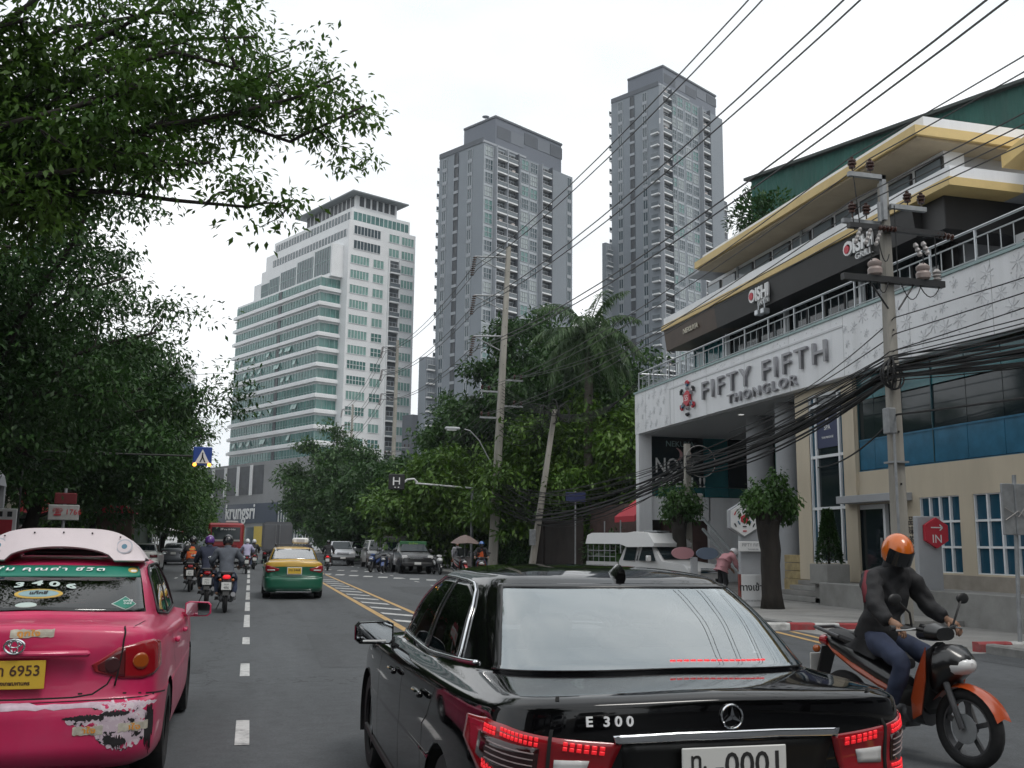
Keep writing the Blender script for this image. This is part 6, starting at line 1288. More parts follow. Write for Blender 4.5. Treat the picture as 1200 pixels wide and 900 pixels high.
# IN totem
it=empty('in_totem',(14.75,19.5,.7),0,'grey slab totem with a red hexagon marked IN','sign'); part(it,'slab',m_grey,lambda q:q.bbox(14.42,15.05,19.5,19.65,.66,2.35,.02)); part(it,'hexagon',m_red,lambda q:q.prism(H(.34,14.85,1.98,19.4),(0,.08,0)))
wp(text('IN',.26,m_sw,(14.85,19.395,1.84),(1,0,0),extr=.002),it); part(it,'arrow',m_sw,lambda q:(q.box(14.7,15.0,19.385,19.395,2.085,2.11),q.box(-.10,.0,-.005,.005,-.012,.012,T=Matrix.Translation((15.0,19.39,2.098))@Matrix.Rotation(R(40),4,'Y')),q.box(-.10,.0,-.005,.005,-.012,.012,T=Matrix.Translation((15.0,19.39,2.098))@Matrix.Rotation(R(-40),4,'Y'))))
# back of a traffic sign at the right edge
bs=empty('traffic_sign',(12.15,14,.13),0,'grey back of a double traffic sign on a thin steel post','sign'); part(bs,'post',m_galv,lambda q:q.tube([(12.17,14,.13),(12.27,14,2.85)],.035,10)); 
for x0,x1 in ((11.92,12.16),(12.18,12.45)): part(bs,'panel',m_galv,lambda q:q.bbox(x0,x1,13.9,13.94,1.86,2.70,.01))
part(bs,'wire_tie',m_insw,lambda q:(q.tube([(11.95,13.88,2.3),(12.2,13.88,2.15),(12.42,13.88,2.4)],.008,5),q.tube([(11.95,13.88,2.1),(12.2,13.88,2.25),(12.42,13.88,2.1)],.008,5)))
# oval shop signs by the steps and the street-name sign
os_=empty('oval_sign',(13.2,28,.12),0,'pair of oval shop signs, pink and blue, on a grey stand','sign')
for x,mt in ((12.55,M('oval_pink',(.34,.17,.19),.6)),(13.35,M('oval_blue',(.12,.16,.22),.6))): part(os_,'panel',mt,lambda q:(q.lathe([(0,0),(.36,0),(.36,.05),(0,.05)],24,T=Matrix.Translation((x,28,1.42))@Matrix.Rotation(R(90),4,'X')@Matrix.Diagonal((1,.5,1,1)))))
part(os_,'stand',m_grey,lambda q:q.bbox(12.85,13.05,28.0,28.1,.12,1.3,.01))
bn=empty('street_name_sign',(15.7,46,.12),0,'small blue street name plate among the trees','sign'); part(bn,'panel',M('plate_blue',(.012,.02,.08),.5),lambda q:q.bbox(14.6,15.6,46,46.03,3.7,4.15,.01)); part(bn,'post',m_galv,lambda q:q.tube([(15.1,46.05,.12),(15.1,46.05,4.2)],.04,8))
# dark garden wall behind the right pavement
gw=empty('garden_wall',(15.3,80,0),0,'long dark brick wall behind the right pavement trees','wall'); m_gwall=M('dark_brick',(.022,.016,.014),.9,var=.35,scale=1.5,bump=.4,bscale=20)
for k in range(22): 
    y=46.5+5.4*k; part(gw,'panel',m_gwall,lambda q:q.box(15.25,15.5,y+.2,y+5.4-.2,0,2.75)); part(gw,'pier',m_gwall,lambda q:q.box(15.15,15.6,y-.2,y+.2,0,2.95)); part(gw,'coping',m_gwall,lambda q:q.box(15.18,15.57,y+.2,y+5.2,2.75,2.85))
for i,(x,y,rx,ry,rz) in enumerate(((14.9,60,1.2,3.2,1.2),(15.2,70,1.2,4,1.7),(15.2,88,1.4,5,1.9),(15.0,104,1.5,6,2.0),(16.3,44.5,1.2,1.2,1.1),(18.3,44.2,1.3,1.0,1.0),(13.9,74,.9,2.4,1.0),(14.6,54.6,.8,1.4,1.0),(16.5,55,2.4,2.0,2.6),(15,125,2,8,2.4),(14.4,150,2.5,9,3))):
    shrub((x,y,.1+rz),(rx,ry,rz),2600,('low dark shrub at the foot of the garden wall','leafy shrub filling the gap under the roadside trees','rounded shrub beside the red awning')[0 if i in (0,1,6,7) else 2 if i in (4,5) else 1],m_leaf2,90+i,.16,group='shrubs under the right trees')
# vendor umbrella and cart
vu=empty('vendor_umbrella',(10.9,52,0),0,'faded brown umbrella standing over a small vendor cart','umbrella')
q=MB(); G=[]
for k in range(9): a=k*math.pi/4; G.append([(10.95+.78*math.cos(a)*t,52+.78*math.sin(a)*t,2.1-.42*t**1.6-(.05 if k%2 else 0)*t) for t in (0.02,.35,.7,1.)])
q.grid(G); wp(q.build('canopy',M('umbrella_brown',(.16,.12,.11),.8),None,False,recalc=False),vu); part(vu,'pole',m_galv,lambda q:q.tube([(10.95,52,.02),(10.95,52,2.1)],.02,6))
vc=empty('vendor_cart',(10.95,52.3,0),0,'small vendor cart with glass case under the brown umbrella','cart'); part(vc,'body',M('cart_grey',(.10,.09,.09),.6),lambda q:q.bbox(10.5,11.3,51.9,52.6,.45,.95,.03)); part(vc,'case',m_glass_d,lambda q:q.bbox(10.6,11.15,52.0,52.5,.95,1.4,.02)); 
for x in (10.6,11.2): part(vc,'wheel',m_blk,lambda q:q.lathe([(.16,-.04),(.3,-.04),(.3,.04),(.16,.04)],16,T=Matrix.Translation((x,52.2,.3))@Matrix.Rotation(R(90),4,'Y')))
# left shop row behind the trees, built of separate units with their boards
def shop(y0,y1,h,col,label,board,bcol,x=-12.2,awn=None,txt=None):
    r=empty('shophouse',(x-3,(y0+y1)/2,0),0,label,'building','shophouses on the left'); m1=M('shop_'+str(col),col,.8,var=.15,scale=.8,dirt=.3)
    part(r,'wall',m1,lambda q:q.box(x-8,x,y0+.03,y1-.03,0,h)); part(r,'shopfront',m_glass_d,lambda q:q.box(x,x+.05,y0+.4,y1-.4,.2,2.7)); b=part(r,'sign_board',bcol,lambda q:q.bbox(x,x+.35,y0+.2,y1-.2,3.0,4.2,.03))
    if txt: wp(text(txt,.6,m_sw,(x+.36,(y0+y1)/2,3.6),(0,1,0),extr=.01),r)
    for k in range(int((h-4.5)/3)):
        for j in range(2): yy=y0+(y1-y0)*(.1+.45*j); w=part(r,'window',m_glass_d,lambda q:q.box(x,x+.04,yy,yy+(y1-y0)*.35,5+3*k,6.6+3*k)); part(r,'window_sill',m_grey,lambda q:q.box(x,x+.14,yy-.05,yy+(y1-y0)*.35+.05,4.9+3*k,5+3*k))
    for k in range(6): part(r,'awning_slat',M('awning_green',(.03,.06,.05),.7),lambda q:q.box(x+.0,x+1.3,y0+.2+k*(y1-y0-.4)/6,y0+.2+(k+.94)*(y1-y0-.4)/6,2.86+.005*k,2.9+.005*k))
    return r
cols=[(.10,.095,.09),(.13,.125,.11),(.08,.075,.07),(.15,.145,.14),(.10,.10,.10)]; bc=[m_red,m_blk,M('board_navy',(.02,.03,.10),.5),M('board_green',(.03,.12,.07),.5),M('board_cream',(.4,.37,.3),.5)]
desc=['red board','black board','navy board','green board','cream board']
for k in range(15):
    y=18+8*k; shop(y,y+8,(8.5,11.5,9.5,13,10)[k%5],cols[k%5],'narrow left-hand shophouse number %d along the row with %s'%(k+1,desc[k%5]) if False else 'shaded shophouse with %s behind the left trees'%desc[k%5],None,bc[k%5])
st=empty('white_billboard',(-6.4,30,.14),0,'white and red standing banner at the left kerb','sign'); part(st,'panel',m_sw,lambda q:q.bbox(-7.6,-6.2,29.95,30,1.3,2.42,.02)); part(st,'print',m_red,lambda q:q.box(-7.5,-6.3,29.93,29.945,1.72,2.12)); part(st,'print',M('print_pink',(.6,.3,.3),.5),lambda q:q.box(-7.5,-6.3,29.93,29.945,1.45,1.52)); part(st,'leg',m_galv,lambda q:q.box(-7.5,-7.44,29.95,30.05,.14,1.3)); part(st,'leg',m_galv,lambda q:q.box(-6.4,-6.34,29.95,30.05,.14,1.3))
for k in range(5): part(st,'print',m_ink,lambda q:q.box(-7.4+.24*k,-7.28+.24*k,29.93,29.945,2.2,2.34))
pb=empty('phone_board',(-6.0,34,.14),0,'white board with red top and the number 1766 under the trees','sign'); part(pb,'panel',M('board_dull_white',(.42,.42,.41),.7,dirt=.4),lambda q:q.bbox(-6.15,-5.25,33.95,34,2.2,2.68,.02)); wp(text('☎ 1766',.24,m_red,(-5.6,33.94,2.45),(1,0,0),extr=.003),pb); part(pb,'top_panel',M('board_dull_red',(.15,.015,.02),.7),lambda q:q.bbox(-6.0,-5.35,33.96,34.02,2.7,3.05,.02)); part(pb,'post',m_galv,lambda q:q.tube([(-5.7,34.05,.14),(-5.7,34.05,3.2)],.05,8))
rb=empty('spirit_house_roof',(-5,44,.14),0,'small red roofed kiosk with white lamp under the left trees','kiosk'); part(rb,'roof',m_red,lambda q:q.prism([(-6.2,43.6,2.7),(-4.6,43.6,2.7),(-5.0,43.6,3.0),(-5.8,43.6,3.0)],(0,1.2,0))); part(rb,'lamp',M('lamp_globe',(.7,.7,.66),.5),lambda q:q.bbox(-4.9,-4.4,43.5,43.6,3.05,3.5,.03)); part(rb,'body',m_brown,lambda q:q.bbox(-6.1,-4.7,43.8,44.7,.14,2.7,.03))
# footbridge / arched canopy edge at far left
cn=empty('arched_canopy',(-10,22,0),0,'grey arched canopy edge at the far left behind the pink taxi','canopy'); 
q=MB(); G=[]
for k in range(13): t=k/12; a=math.pi*t; G.append([(-9.6-2.2*math.cos(a),yy,3.2+1.2*math.sin(a)) for yy in (26,34)]+[(-9.6-2.0*math.cos(a),yy,3.0+1.15*math.sin(a)) for yy in (34,26)])
q.grid([r+[r[0]] for r in G]); wp(q.build('roof',m_grey),cn); 
for x in (-11.7,-7.5): part(cn,'post',m_grey,lambda q:q.box(x-.08,x+.08,26,26.2,.14,3.2)); part(cn,'post',m_grey,lambda q:q.box(x-.08,x+.08,33.8,34,.14,3.2))
# ------------------------------------------------------------------ motorcycles and people
m_skin=M('skin',(.30,.17,.11),.6,var=.06,scale=12); m_tyre=M('tyre_rubber'); m_jeans=M('jeans',(.025,.035,.07),.85,var=.2,scale=10); m_shoe=M('shoe_black',(.015,.014,.014),.6); m_engine=M('engine_grey',(.10,.10,.105),.45,metal=.5,var=.2,scale=15)
def loft(q,secs,n=14):
    """secs: (y,z,halfwidth,halfheight[,square]) cross-sections along y"""
    rings=[]
    for s_ in secs:
        y,z,w,h=s_[:4]; e=s_[4] if len(s_)>4 else 2.4; rings.append([Vector((math.copysign(abs(math.cos(t))**(2/e),math.cos(t))*w,y,z+math.copysign(abs(math.sin(t))**(2/e),math.sin(t))*h)) for t in [2*math.pi*k/n for k in range(n)]])
    q.ring(rings); return q
_bk={}
def bike(name,label,loc,rz,main,accent,group=None,plate_txt=None,tail_lit=False,detail=True):
    r=empty(name,loc,rz,label,'motorcycle',group)
    def P(nm,mat,fn,parent=None,smooth=True): q=MB(); fn(q); return q.build(nm,mat,parent or r,smooth)
    T=Matrix.Rotation(R(90),4,'Y')
    for y,rad in ((-.62,.285),(.63,.29)):
        w=P('wheel',m_tyre,lambda q:q.torus((0,0,0),rad-.045,.048,32,10,T=Matrix.Translation((0,y,rad))@T)); 
        P('rim',m_engine,lambda q:(q.torus((0,y,rad),.0,.0,3,3) if False else q.lathe([(rad-.075,-.03),(rad-.095,-.03),(rad-.095,.03),(rad-.075,.03)],28,T=Matrix.Translation((0,y,rad))@T,caps=False),[q.box(-.012,.012,-.018,.018,.03,rad-.08,T=Matrix.Translation((0,y,rad))@Matrix.Rotation(k*2*math.pi/5,4,'X')) for k in range(5)],q.cyl((-.05,y,rad),(.05,y,rad),.045)),w)
    P('brake_disc',m_galv,lambda q:q.lathe([(.05,0),(.11,0),(.11,.006),(.05,.006)],24,T=Matrix.Translation((.05,.63,.29))@T))
    for x in (-.075,.075): P('fork',m_engine,lambda q:q.tube([(x,.63,.29),(x,.50,.62),(x*.7,.42,.86)],[.024,.026,.022],8))
    P('front_mudguard',accent,lambda q:q.grid([[(xx,.63+.325*math.cos(a),.29+.325*math.sin(a)-abs(xx)*.35) for xx in (-.075,-.05,0,.05,.075)] for a in np.linspace(.35,2.5,12)]))
    P('front_cowl',main,lambda q:loft(q,[(.36,.66,.10,.16),(.46,.72,.17,.17),(.56,.76,.16,.13),(.64,.76,.10,.07),(.67,.76,.04,.03)]))
    P('headlight',m_lclear,lambda q:loft(q,[(.48,.735,.155,.075),(.60,.74,.13,.075),(.665,.745,.08,.05),(.69,.75,.03,.02)]))
    for s_ in (-1,1): P('leg_shield',accent,lambda q:q.prism([(s_*.16,.40,.86),(s_*.22,.44,.62),(s_*.19,.36,.36),(s_*.13,.22,.30),(s_*.14,.22,.46),(s_*.16,.30,.66)],(s_*-.03,-.02,0)),None,False)
    P('inner_shield',m_blk,lambda q:loft(q,[(.24,.50,.13,.20),(.32,.62,.15,.22),(.40,.74,.12,.16)]))
    P('frame_tunnel',m_blk,lambda q:loft(q,[(-.10,.48,.09,.12),(.10,.42,.08,.10),(.30,.46,.09,.12)])); P('engine',m_engine,lambda q:(q.bbox(-.11,.11,-.22,.14,.22,.40,.04),q.lathe([(.06,-.10),(.09,-.10),(.09,.10),(.06,.10)],16,T=Matrix.Translation((0,.18,.34))@Matrix.Rotation(R(90),4,'X')),q.bbox(-.15,-.05,-.62,-.1,.24,.36,.04)))
    P('side_panel',main,lambda q:loft(q,[(-.78,.84,.05,.03),(-.66,.78,.11,.06),(-.40,.70,.15,.10),(-.12,.60,.15,.11),(.06,.52,.10,.08)]))
    P('side_stripe',accent,lambda q:loft(q,[(-.80,.80,.045,.02),(-.62,.73,.125,.035),(-.36,.63,.165,.05),(-.10,.53,.16,.05),(.04,.47,.10,.04)]))
    P('seat',m_seat,lambda q:loft(q,[(-.72,.88,.09,.035),(-.50,.85,.13,.05),(-.25,.80,.13,.05),(.0,.74,.10,.05),(.10,.70,.06,.04)])); P('grab_rail',m_engine,lambda q:q.tube([(-.12,-.55,.86),(-.11,-.84,.92),(.11,-.84,.92),(.12,-.55,.86)],.016,8))
    P('tail_lamp',m_led if tail_lit else m_lred,lambda q:loft(q,[(-.86,.80,.05,.025),(-.83,.81,.085,.045),(-.74,.80,.09,.05)])); P('rear_mudguard',m_blk,lambda q:q.prism([(-.08,-.80,.76),(.08,-.80,.76),(.07,-.93,.40),(-.07,-.93,.40)],(0,.02,0)),None,False)
    for s_ in (-1,1): P('indicator',m_amber,lambda q:q.ball((s_*.14,-.80,.74),.035,10,6))
    pl=P('number_plate',m_plate,lambda q:q.bbox(-.11,.11,-.925,-.915,.52,.69,.006),None,False)
    if plate_txt: 
        for t_,dz,s_ in plate_txt: text(t_,s_,m_inkp,(0,-.9255,.605+dz),(1,0,0),extr=.0006,parent=pl)
    P('exhaust',M('exhaust_grey',(.20,.20,.21),.35,metal=.7),lambda q:q.tube([(.1,.10,.22),(.14,-.15,.22),(.155,-.35,.30),(.16,-.80,.42)],[.02,.02,.05,.055],12)); P('exhaust_guard',m_blk,lambda q:q.tube([(.185,-.42,.34),(.19,-.70,.42)],.035,8))
    P('handlebar',m_blk,lambda q:q.tube([(-.34,.28,1.0),(-.2,.36,1.0),(0,.38,.96),(.2,.36,1.0),(.34,.28,1.0)],.016,8)); P('handle_cowl',main,lambda q:loft(q,[(.28,.95,.12,.05),(.38,.97,.15,.07),(.46,.96,.10,.05)])); P('dial_cluster',m_blk,lambda q:q.bbox(-.1,.1,.28,.36,.99,1.03,.02))
    for s_ in (-1,1):
        P('grip',m_seat,lambda q:q.cyl((s_*.25,.315,1.0),(s_*.37,.265,1.0),.022)); P('brake_lever',m_galv,lambda q:q.tube([(s_*.22,.37,1.0),(s_*.30,.36,.99),(s_*.36,.31,.985)],.008,6)); mi=P('mirror',m_blk,lambda q:(q.tube([(s_*.22,.34,1.0),(s_*.26,.36,1.12),(s_*.34,.33,1.20)],.009,6),q.ball((s_*.37,.325,1.22),.07,14,8,(1,.25,.65)))); P('mirror_glass',M('mirror_glass'),lambda q:q.ball((s_*.37,.312,1.22),.06,14,6,(1,.12,.62)),mi)
    P('footrest',m_blk,lambda q:q.tube([(-.24,.02,.27),(.24,.02,.27)],.018,8)); P('stand',m_engine,lambda q:q.tube([(-.1,-.1,.25),(-.19,-.22,.05)],.014,6)); return r
def finger_hand(q,w,fwd,down,side,s=1.,curl=1.1):
    """palm with four curled fingers and a thumb; w wrist, fwd along the hand, side toward the thumb"""
    w=Vector(w); f=Vector(fwd).normalized(); sd=Vector(side).normalized(); dn=Vector(down).normalized(); 
    q.tube([w-f*.02*s,w+f*.03*s,w+f*.085*s],[.027*s,.036*s,.034*s],8)
    for k,(o,L) in enumerate(((.030,.072),(.010,.080),(-.010,.074),(-.030,.058))):
        p=w+f*.08*s+sd*o*s; pts=[p]; d=f.copy(); a=0
        for j in range(3): a+=curl*.55; d=(f*math.cos(a)+dn*math.sin(a)); p=p+d*L*s*(.42,.33,.25)[j]; pts.append(p)
        q.tube(pts,[.0095*s,.0092*s,.0085*s,.007*s],6)
    p=w+f*.035*s+sd*.034*s; q.tube([p,p+(f*.5+sd*.6+dn*.3).normalized()*.035*s,p+(f*.8+dn*.6+sd*.3).normalized()*.062*s],[.012*s,.0105*s,.008*s],6)
from mathutils import noise as mnoise
def wrinkle(me,amp=.019,freq=11.):
    """soft cloth folds pushed into the mesh itself"""
    n=len(me.vertices); P=np.empty(n*3,np.float32); N=np.empty(n*3,np.float32); me.vertices.foreach_get('co',P); me.vertices.foreach_get('normal',N); P=P.reshape(-1,3); N=N.reshape(-1,3); rg=np.random.default_rng(n); f=np.zeros(n)
    for k in range(9):
        w=rg.normal(0,1,3); w=w/np.linalg.norm(w)*freq*(1.5+.5*k)*np.array([1,1,1.5]); f+=np.sin(P@w+rg.random()*6+1.5*np.sin(P@(w[[1,2,0]]*.6)))/(1.5+.4*k)
    P=P+N*(f*amp*.55)[:,None]; me.vertices.foreach_set('co',P.ravel().astype(np.float32)); me.update(); return me
SUB=3
def person(label,loc,rz,J,jacket,trousers,helmet=None,hair=None,group=None,stripe=None,hands=True,vest=None,sc=1.,shoe=None,visor=True,face=True):
    """J: joint positions (local). one continuous skinned body; clothes, helmet, shoes are children"""
    r=empty('person',loc,rz,label,'person',group); r.scale=(sc,sc,sc)
    pel,wa,ch,nk,hd=[Vector(J[k]) for k in ('pelvis','waist','chest','neck','head')]
    V=[pel,wa,ch,nk,hd]; E=[(0,1),(1,2),(2,3),(3,4)]; Rr=[(.11,.10),(.11,.09),(.12,.09),(.052,.052),(.07,.08)]
    ch_i=2; arms={};legs={}
    for s_ in 'LR':
        i=len(V); V+= [Vector(J['shoulder'+s_]),Vector(J['elbow'+s_]),Vector(J['wrist'+s_])]; E+= [(ch_i,i),(i,i+1),(i+1,i+2)]; Rr+= [.048,.040,.032]; arms[s_]=i
        i=len(V); V+= [Vector(J['hip'+s_]),Vector(J['knee'+s_]),Vector(J['ankle'+s_])]; E+= [(0,i),(i,i+1),(i+1,i+2)]; Rr+= [.088,.060,.042]; legs[s_]=i
    link_mesh('body',skin_mesh('body',[tuple(v) for v in V],E,Rr,m_skin),None,r)
    # jacket
    jv=[pel.lerp(wa,.15),wa,ch,ch.lerp(nk,.95),pel.lerp(wa,-.2)]; je=[(0,1),(1,2),(2,3),(0,4)]; jr=[(.172,.148),(.165,.14),(.185,.145),(.085,.08),(.16,.14)]
    for s_ in 'LR':
        i=len(jv); sh,el,wr=V[arms[s_]],V[arms[s_]+1],V[arms[s_]+2]; jv+= [sh,sh.lerp(el,.5),el,el.lerp(wr,.5),el.lerp(wr,.93)]; je+= [(2,i),(i,i+1),(i+1,i+2),(i+2,i+3),(i+3,i+4)]; jr+= [.098,.084,.070,.060,.050]
    jk=link_mesh('jacket',wrinkle(skin_mesh('jacket',[tuple(v) for v in jv],je,[(a*1.1 if not isinstance(a,tuple) else (a[0]*1.09,a[1]*1.1)) for a in jr],jacket,SUB)),None,r)
    cl=MB(); cn_=ch.lerp(nk,.98); cl.lathe([(.082,-.03),(.088,.0),(.080,.045),(.070,.05),(.068,.0)],18,T=Matrix.Translation(cn_)@(nk-ch).to_track_quat('Z','Y').to_matrix().to_4x4(),caps=False); cl.build('collar',jacket,jk,'all')
    if vest:
        vv=[pel.lerp(wa,.3),wa,ch,ch.lerp(nk,.5)]; ve=[(0,1),(1,2),(2,3)]; vr=[(.222,.190),(.212,.180),(.232,.190),(.13,.11)]
        for s_ in 'LR': i=len(vv); vv.append(ch.lerp(V[arms[s_]],.75)); ve.append((2,i)); vr.append(.125)
        link_mesh('vest',wrinkle(skin_mesh('vest',[tuple(v) for v in vv],ve,vr,vest,SUB),.006),None,r)
    tv=[pel,pel.lerp(wa,.6)]; te=[(0,1)]; tr=[(.15,.135),(.13,.11)]
    for s_ in 'LR':
        i=len(tv); hp,kn,an=V[legs[s_]],V[legs[s_]+1],V[legs[s_]+2]; tv+= [hp,hp.lerp(kn,.5),kn,kn.lerp(an,.5),kn.lerp(an,.92)]; te+= [(0,i),(i,i+1),(i+1,i+2),(i+2,i+3),(i+3,i+4)]; tr+= [.108,.094,.078,.070,.060]
    link_mesh('trousers',wrinkle(skin_mesh('trousers',[tuple(v) for v in tv],te,tr,trousers,SUB),.010),None,r)
    for s_ in 'LR':
        an=V[legs[s_]+2]; to=Vector(J['toe'+s_]); q=MB(); d=(to-an); d.z=0; d=d.normalized() if d.length>1e-4 else Vector((0,1,0)); b=Vector((an.x,an.y,to.z)); sx=d.cross(Vector((0,0,1)))
        rings=[]
        for t,w,h in ((-.08,.030,.05),(-.05,.040,.075),(.03,.044,.07),(.10,.046,.05),(.15,.040,.038),(.18,.02,.025)): rings.append([b+d*t+sx*w*c+Vector((0,0,-.04+(h if s2>0 else 0)*1.0+(0 if s2>0 else .0))) for c,s2 in ((-1,-1),(1,-1),(.8,1),(-.8,1))])
        q.ring(rings); q.build('shoe',shoe or m_shoe,r,True)
        if hands:
            el,wr=V[arms[s_]+1],V[arms[s_]+2]; q=MB(); fw=(wr-el).normalized(); sd=Vector((-1 if s_=='R' else 1,0,0)); sd=(sd-fw*sd.dot(fw)).normalized(); finger_hand(q,wr,fw,(0,0,-1),sd); q.build('hand',m_skin,r,'all')
    up=(hd-nk).normalized(); fwd=Vector(J.get('look',(0,1,0))).normalized(); rt_=fwd.cross(up).normalized(); fwd=up.cross(rt_).normalized(); T=Matrix(((rt_.x,fwd.x,up.x,hd.x),(rt_.y,fwd.y,up.y,hd.y),(rt_.z,fwd.z,up.z,hd.z),(0,0,0,1)))
    if face:
        q=MB(); q.ball((0,.01,0),.1,18,14,(.78,.95,1.15),T=T); q.prism([T@Vector(p) for p in ((-.014,.10,.01),(.014,.10,.01),(.02,.105,-.03),(-.02,.105,-.03))],fwd*.022); q.ball((-.078,.0,-.01),.024,8,6,(.4,.8,1.2),T=T); q.ball((.078,.0,-.01),.024,8,6,(.4,.8,1.2),T=T); hdo=q.build('head',m_skin,r,'all')
        q=MB(); q.ball((-.032,.094,.018),.011,8,6,T=T); q.ball((.032,.094,.018),.011,8,6,T=T); q.build('eyes',m_ink,hdo); q=MB(); q.ball((0,.09,-.062),.02,10,6,(1.2,.4,.3),T=T); q.build('mouth',M('lips',(.22,.08,.07),.5),hdo)
    if helmet:
        q=MB(); n=24; rings=[]
        for a in np.linspace(-.62,1.45,14):
            z=.145*math.sin(a)+.02; rad=.135*math.cos(a); rings.append([T@Vector((rad*.92*math.cos(t),rad*1.08*math.sin(t)-.005,z)) for t in [2*math.pi*k/n for k in range(n)]])
        nr=len(rings); vs=[p for g_ in rings for p in g_]; fs=[]
        for a in range(nr-1):
            for k in range(n):
                th=2*math.pi*(k+.5)/n
                if a<6 and abs(th-math.pi/2)<.95: continue
                fs.append((a*n+k,a*n+(k+1)%n,(a+1)*n+(k+1)%n,(a+1)*n+k))
        fs.append(tuple(range((nr-1)*n,nr*n))); q.add(vs,fs); ho=q.build('helmet',helmet,r,'all')
        if visor: q=MB(); q.grid([[T@Vector((.128*math.sin(a),.148*math.cos(a)-.002,z)) for z in (.075,.03,-.02,-.05)] for a in np.linspace(-1.0,1.0,12)]); q.build('visor',M('visor_smoke',(.015,.016,.018),.08,coat=.5),ho,'all')
    if hair:
        q=MB(); q.ball((0,-.012,.028),.108,16,10,(.84,.98,1.08),T=T); q.build('hair',hair,r,'all')
    return r,T
RIDE=dict(pelvis=(0,-.22,.90),waist=(0,-.17,1.08),chest=(0,-.08,1.30),neck=(0,-.03,1.46),head=(0,.01,1.60),shoulderL=(-.19,-.07,1.39),shoulderR=(.19,-.07,1.39),elbowL=(-.31,.04,1.14),elbowR=(.31,.04,1.14),wristL=(-.31,.23,1.04),wristR=(.31,.23,1.04),hipL=(-.10,-.17,.87),hipR=(.10,-.17,.87),kneeL=(-.20,.22,.72),kneeR=(.20,.22,.72),ankleL=(-.19,.05,.36),ankleR=(.19,.05,.36),toeL=(-.20,.24,.30),toeR=(.20,.24,.30))
def ride(**k): d=dict(RIDE); d.update(k); return d
h_orange=M('helmet_orange',(.55,.12,.01),.25,coat=.6); h_black=M('helmet_black',(.012,.012,.014),.25,coat=.6); h_purple=M('helmet_purple',(.10,.03,.20),.25,coat=.6); h_white=M('helmet_white',(.6,.6,.62),.3,coat=.6); h_blue=M('helmet_blue',(.04,.12,.35),.3,coat=.5)
j_grey=M('jacket_grey',(.085,.095,.115),.85,var=.15,scale=8,bump=.5,bscale=14); j_dark=M('jacket_black',(.014,.014,.016),.8,var=.2,scale=8,bump=.4,bscale=14); j_navy=M('jacket_navy',(.022,.027,.05),.85,var=.15,scale=8,bump=.4,bscale=14); j_lil=M('shirt_lilac',(.38,.36,.50),.85,var=.06,scale=8,bump=.4,bscale=14); v_or=M('vest_orange',(.58,.10,.02),.75,var=.1,scale=8,bump=.3,bscale=12); j_maroon=M('sleeve_maroon',(.12,.012,.02),.8); j_pink=M('shirt_pink',(.45,.22,.24),.85,var=.08,scale=8,bump=.4,bscale=14)
b_blk=M('bike_black',(.010,.010,.011),.3,coat=.5); b_or=M('bike_orange',(.36,.055,.012),.3,coat=.5); b_red=M('bike_red',(.30,.02,.02),.3,coat=.5); b_blu=M('bike_blue',(.03,.06,.18),.3,coat=.5); b_wht=M('bike_white',(.5,.5,.5),.3,coat=.5)
# oncoming rider on the right
RZ=math.pi+.20
bike('motorcycle','black and orange scooter-style motorcycle turning beside the black saloon',(5.14,7.25,0),RZ,b_blk,b_or)
pr_o,T=person('motorcyclist in orange helmet and black jacket with maroon sleeves',(5.14,7.25,0),RZ,ride(look=(.45,1,-.05),head=(.01,.03,1.57)),j_dark,m_jeans,h_orange)
for s_ in (-1,1):
    q=MB(); q.tube([(s_*.24,-.075,1.42),(s_*.318,-.03,1.30),(s_*.362,.02,1.18)],[.022,.028,.022],8); q.build('sleeve_stripe',j_maroon,pr_o,'all')
SUB=2
# riders ahead in the left lane
bike('motorcycle','dark motorcycle with lit red tail lamp and white plate',(-.5,24.75,0),R(2),b_blk,b_blk,'motorcycles in the left lane',(('ขนศ',.04,.06),('486',-.035,.08)),True)
person('motorcyclist in grey jacket and black helmet',(-.5,24.75,0),R(2),ride(elbowL=(-.36,-.02,1.14),elbowR=(.36,-.02,1.14)),j_grey,m_jeans,h_black)
bike('motorcycle','motorcycle half hidden behind the grey-jacketed rider',(-1.02,27.6,0),R(1),b_blk,b_blu,'motorcycles in the left lane',(('กทม',.04,.06),('731',-.035,.08)))
person('motorcyclist in navy jacket and purple helmet',(-1.02,27.6,0),R(1),RIDE,j_navy,M('trousers_black',(.015,.015,.018),.85),h_purple)
bike('motorcycle','black motorcycle with white plate under the orange-vested rider',(-1.80,34.6,0),R(0),b_blk,b_blk,'motorcycles in the left lane',(('ฐตว',.04,.06),('905',-.035,.08)))
po_,T=person('motorcycle taxi rider in orange vest and black helmet',(-1.80,34.6,0),0,RIDE,j_dark,M('trousers_brown',(.05,.035,.03),.85),h_black,vest=v_or)
q=MB(); q.box(-.10,.10,-.285,-.272,1.33,1.36); q.box(-.09,.09,-.325,-.31,1.24,1.26); q.build('vest_print',M('vest_print',(.6,.45,.1),.6),po_); text('6',.13,m_sw,(0,-.335,1.15),(1,0,0),(0,-.3,1),extr=.003,parent=po_)
bike('motorcycle','red-trimmed motorcycle ridden by the person in the lilac shirt',(-.12,53.6,0),0,b_blk,b_red,'motorcycles in the left lane')
person('motorcyclist in lilac shirt and white helmet',(-.12,53.6,0),0,RIDE,j_lil,m_jeans,h_white)
bike('motorcycle','white motorcycle waiting ahead beside the grey truck',(.25,62,0),R(4),b_wht,b_blk,'motorcycles in the left lane'); person('motorcyclist in dark clothes beside the grey truck',(.25,62,0),R(4),RIDE,j_dark,m_jeans,h_white)
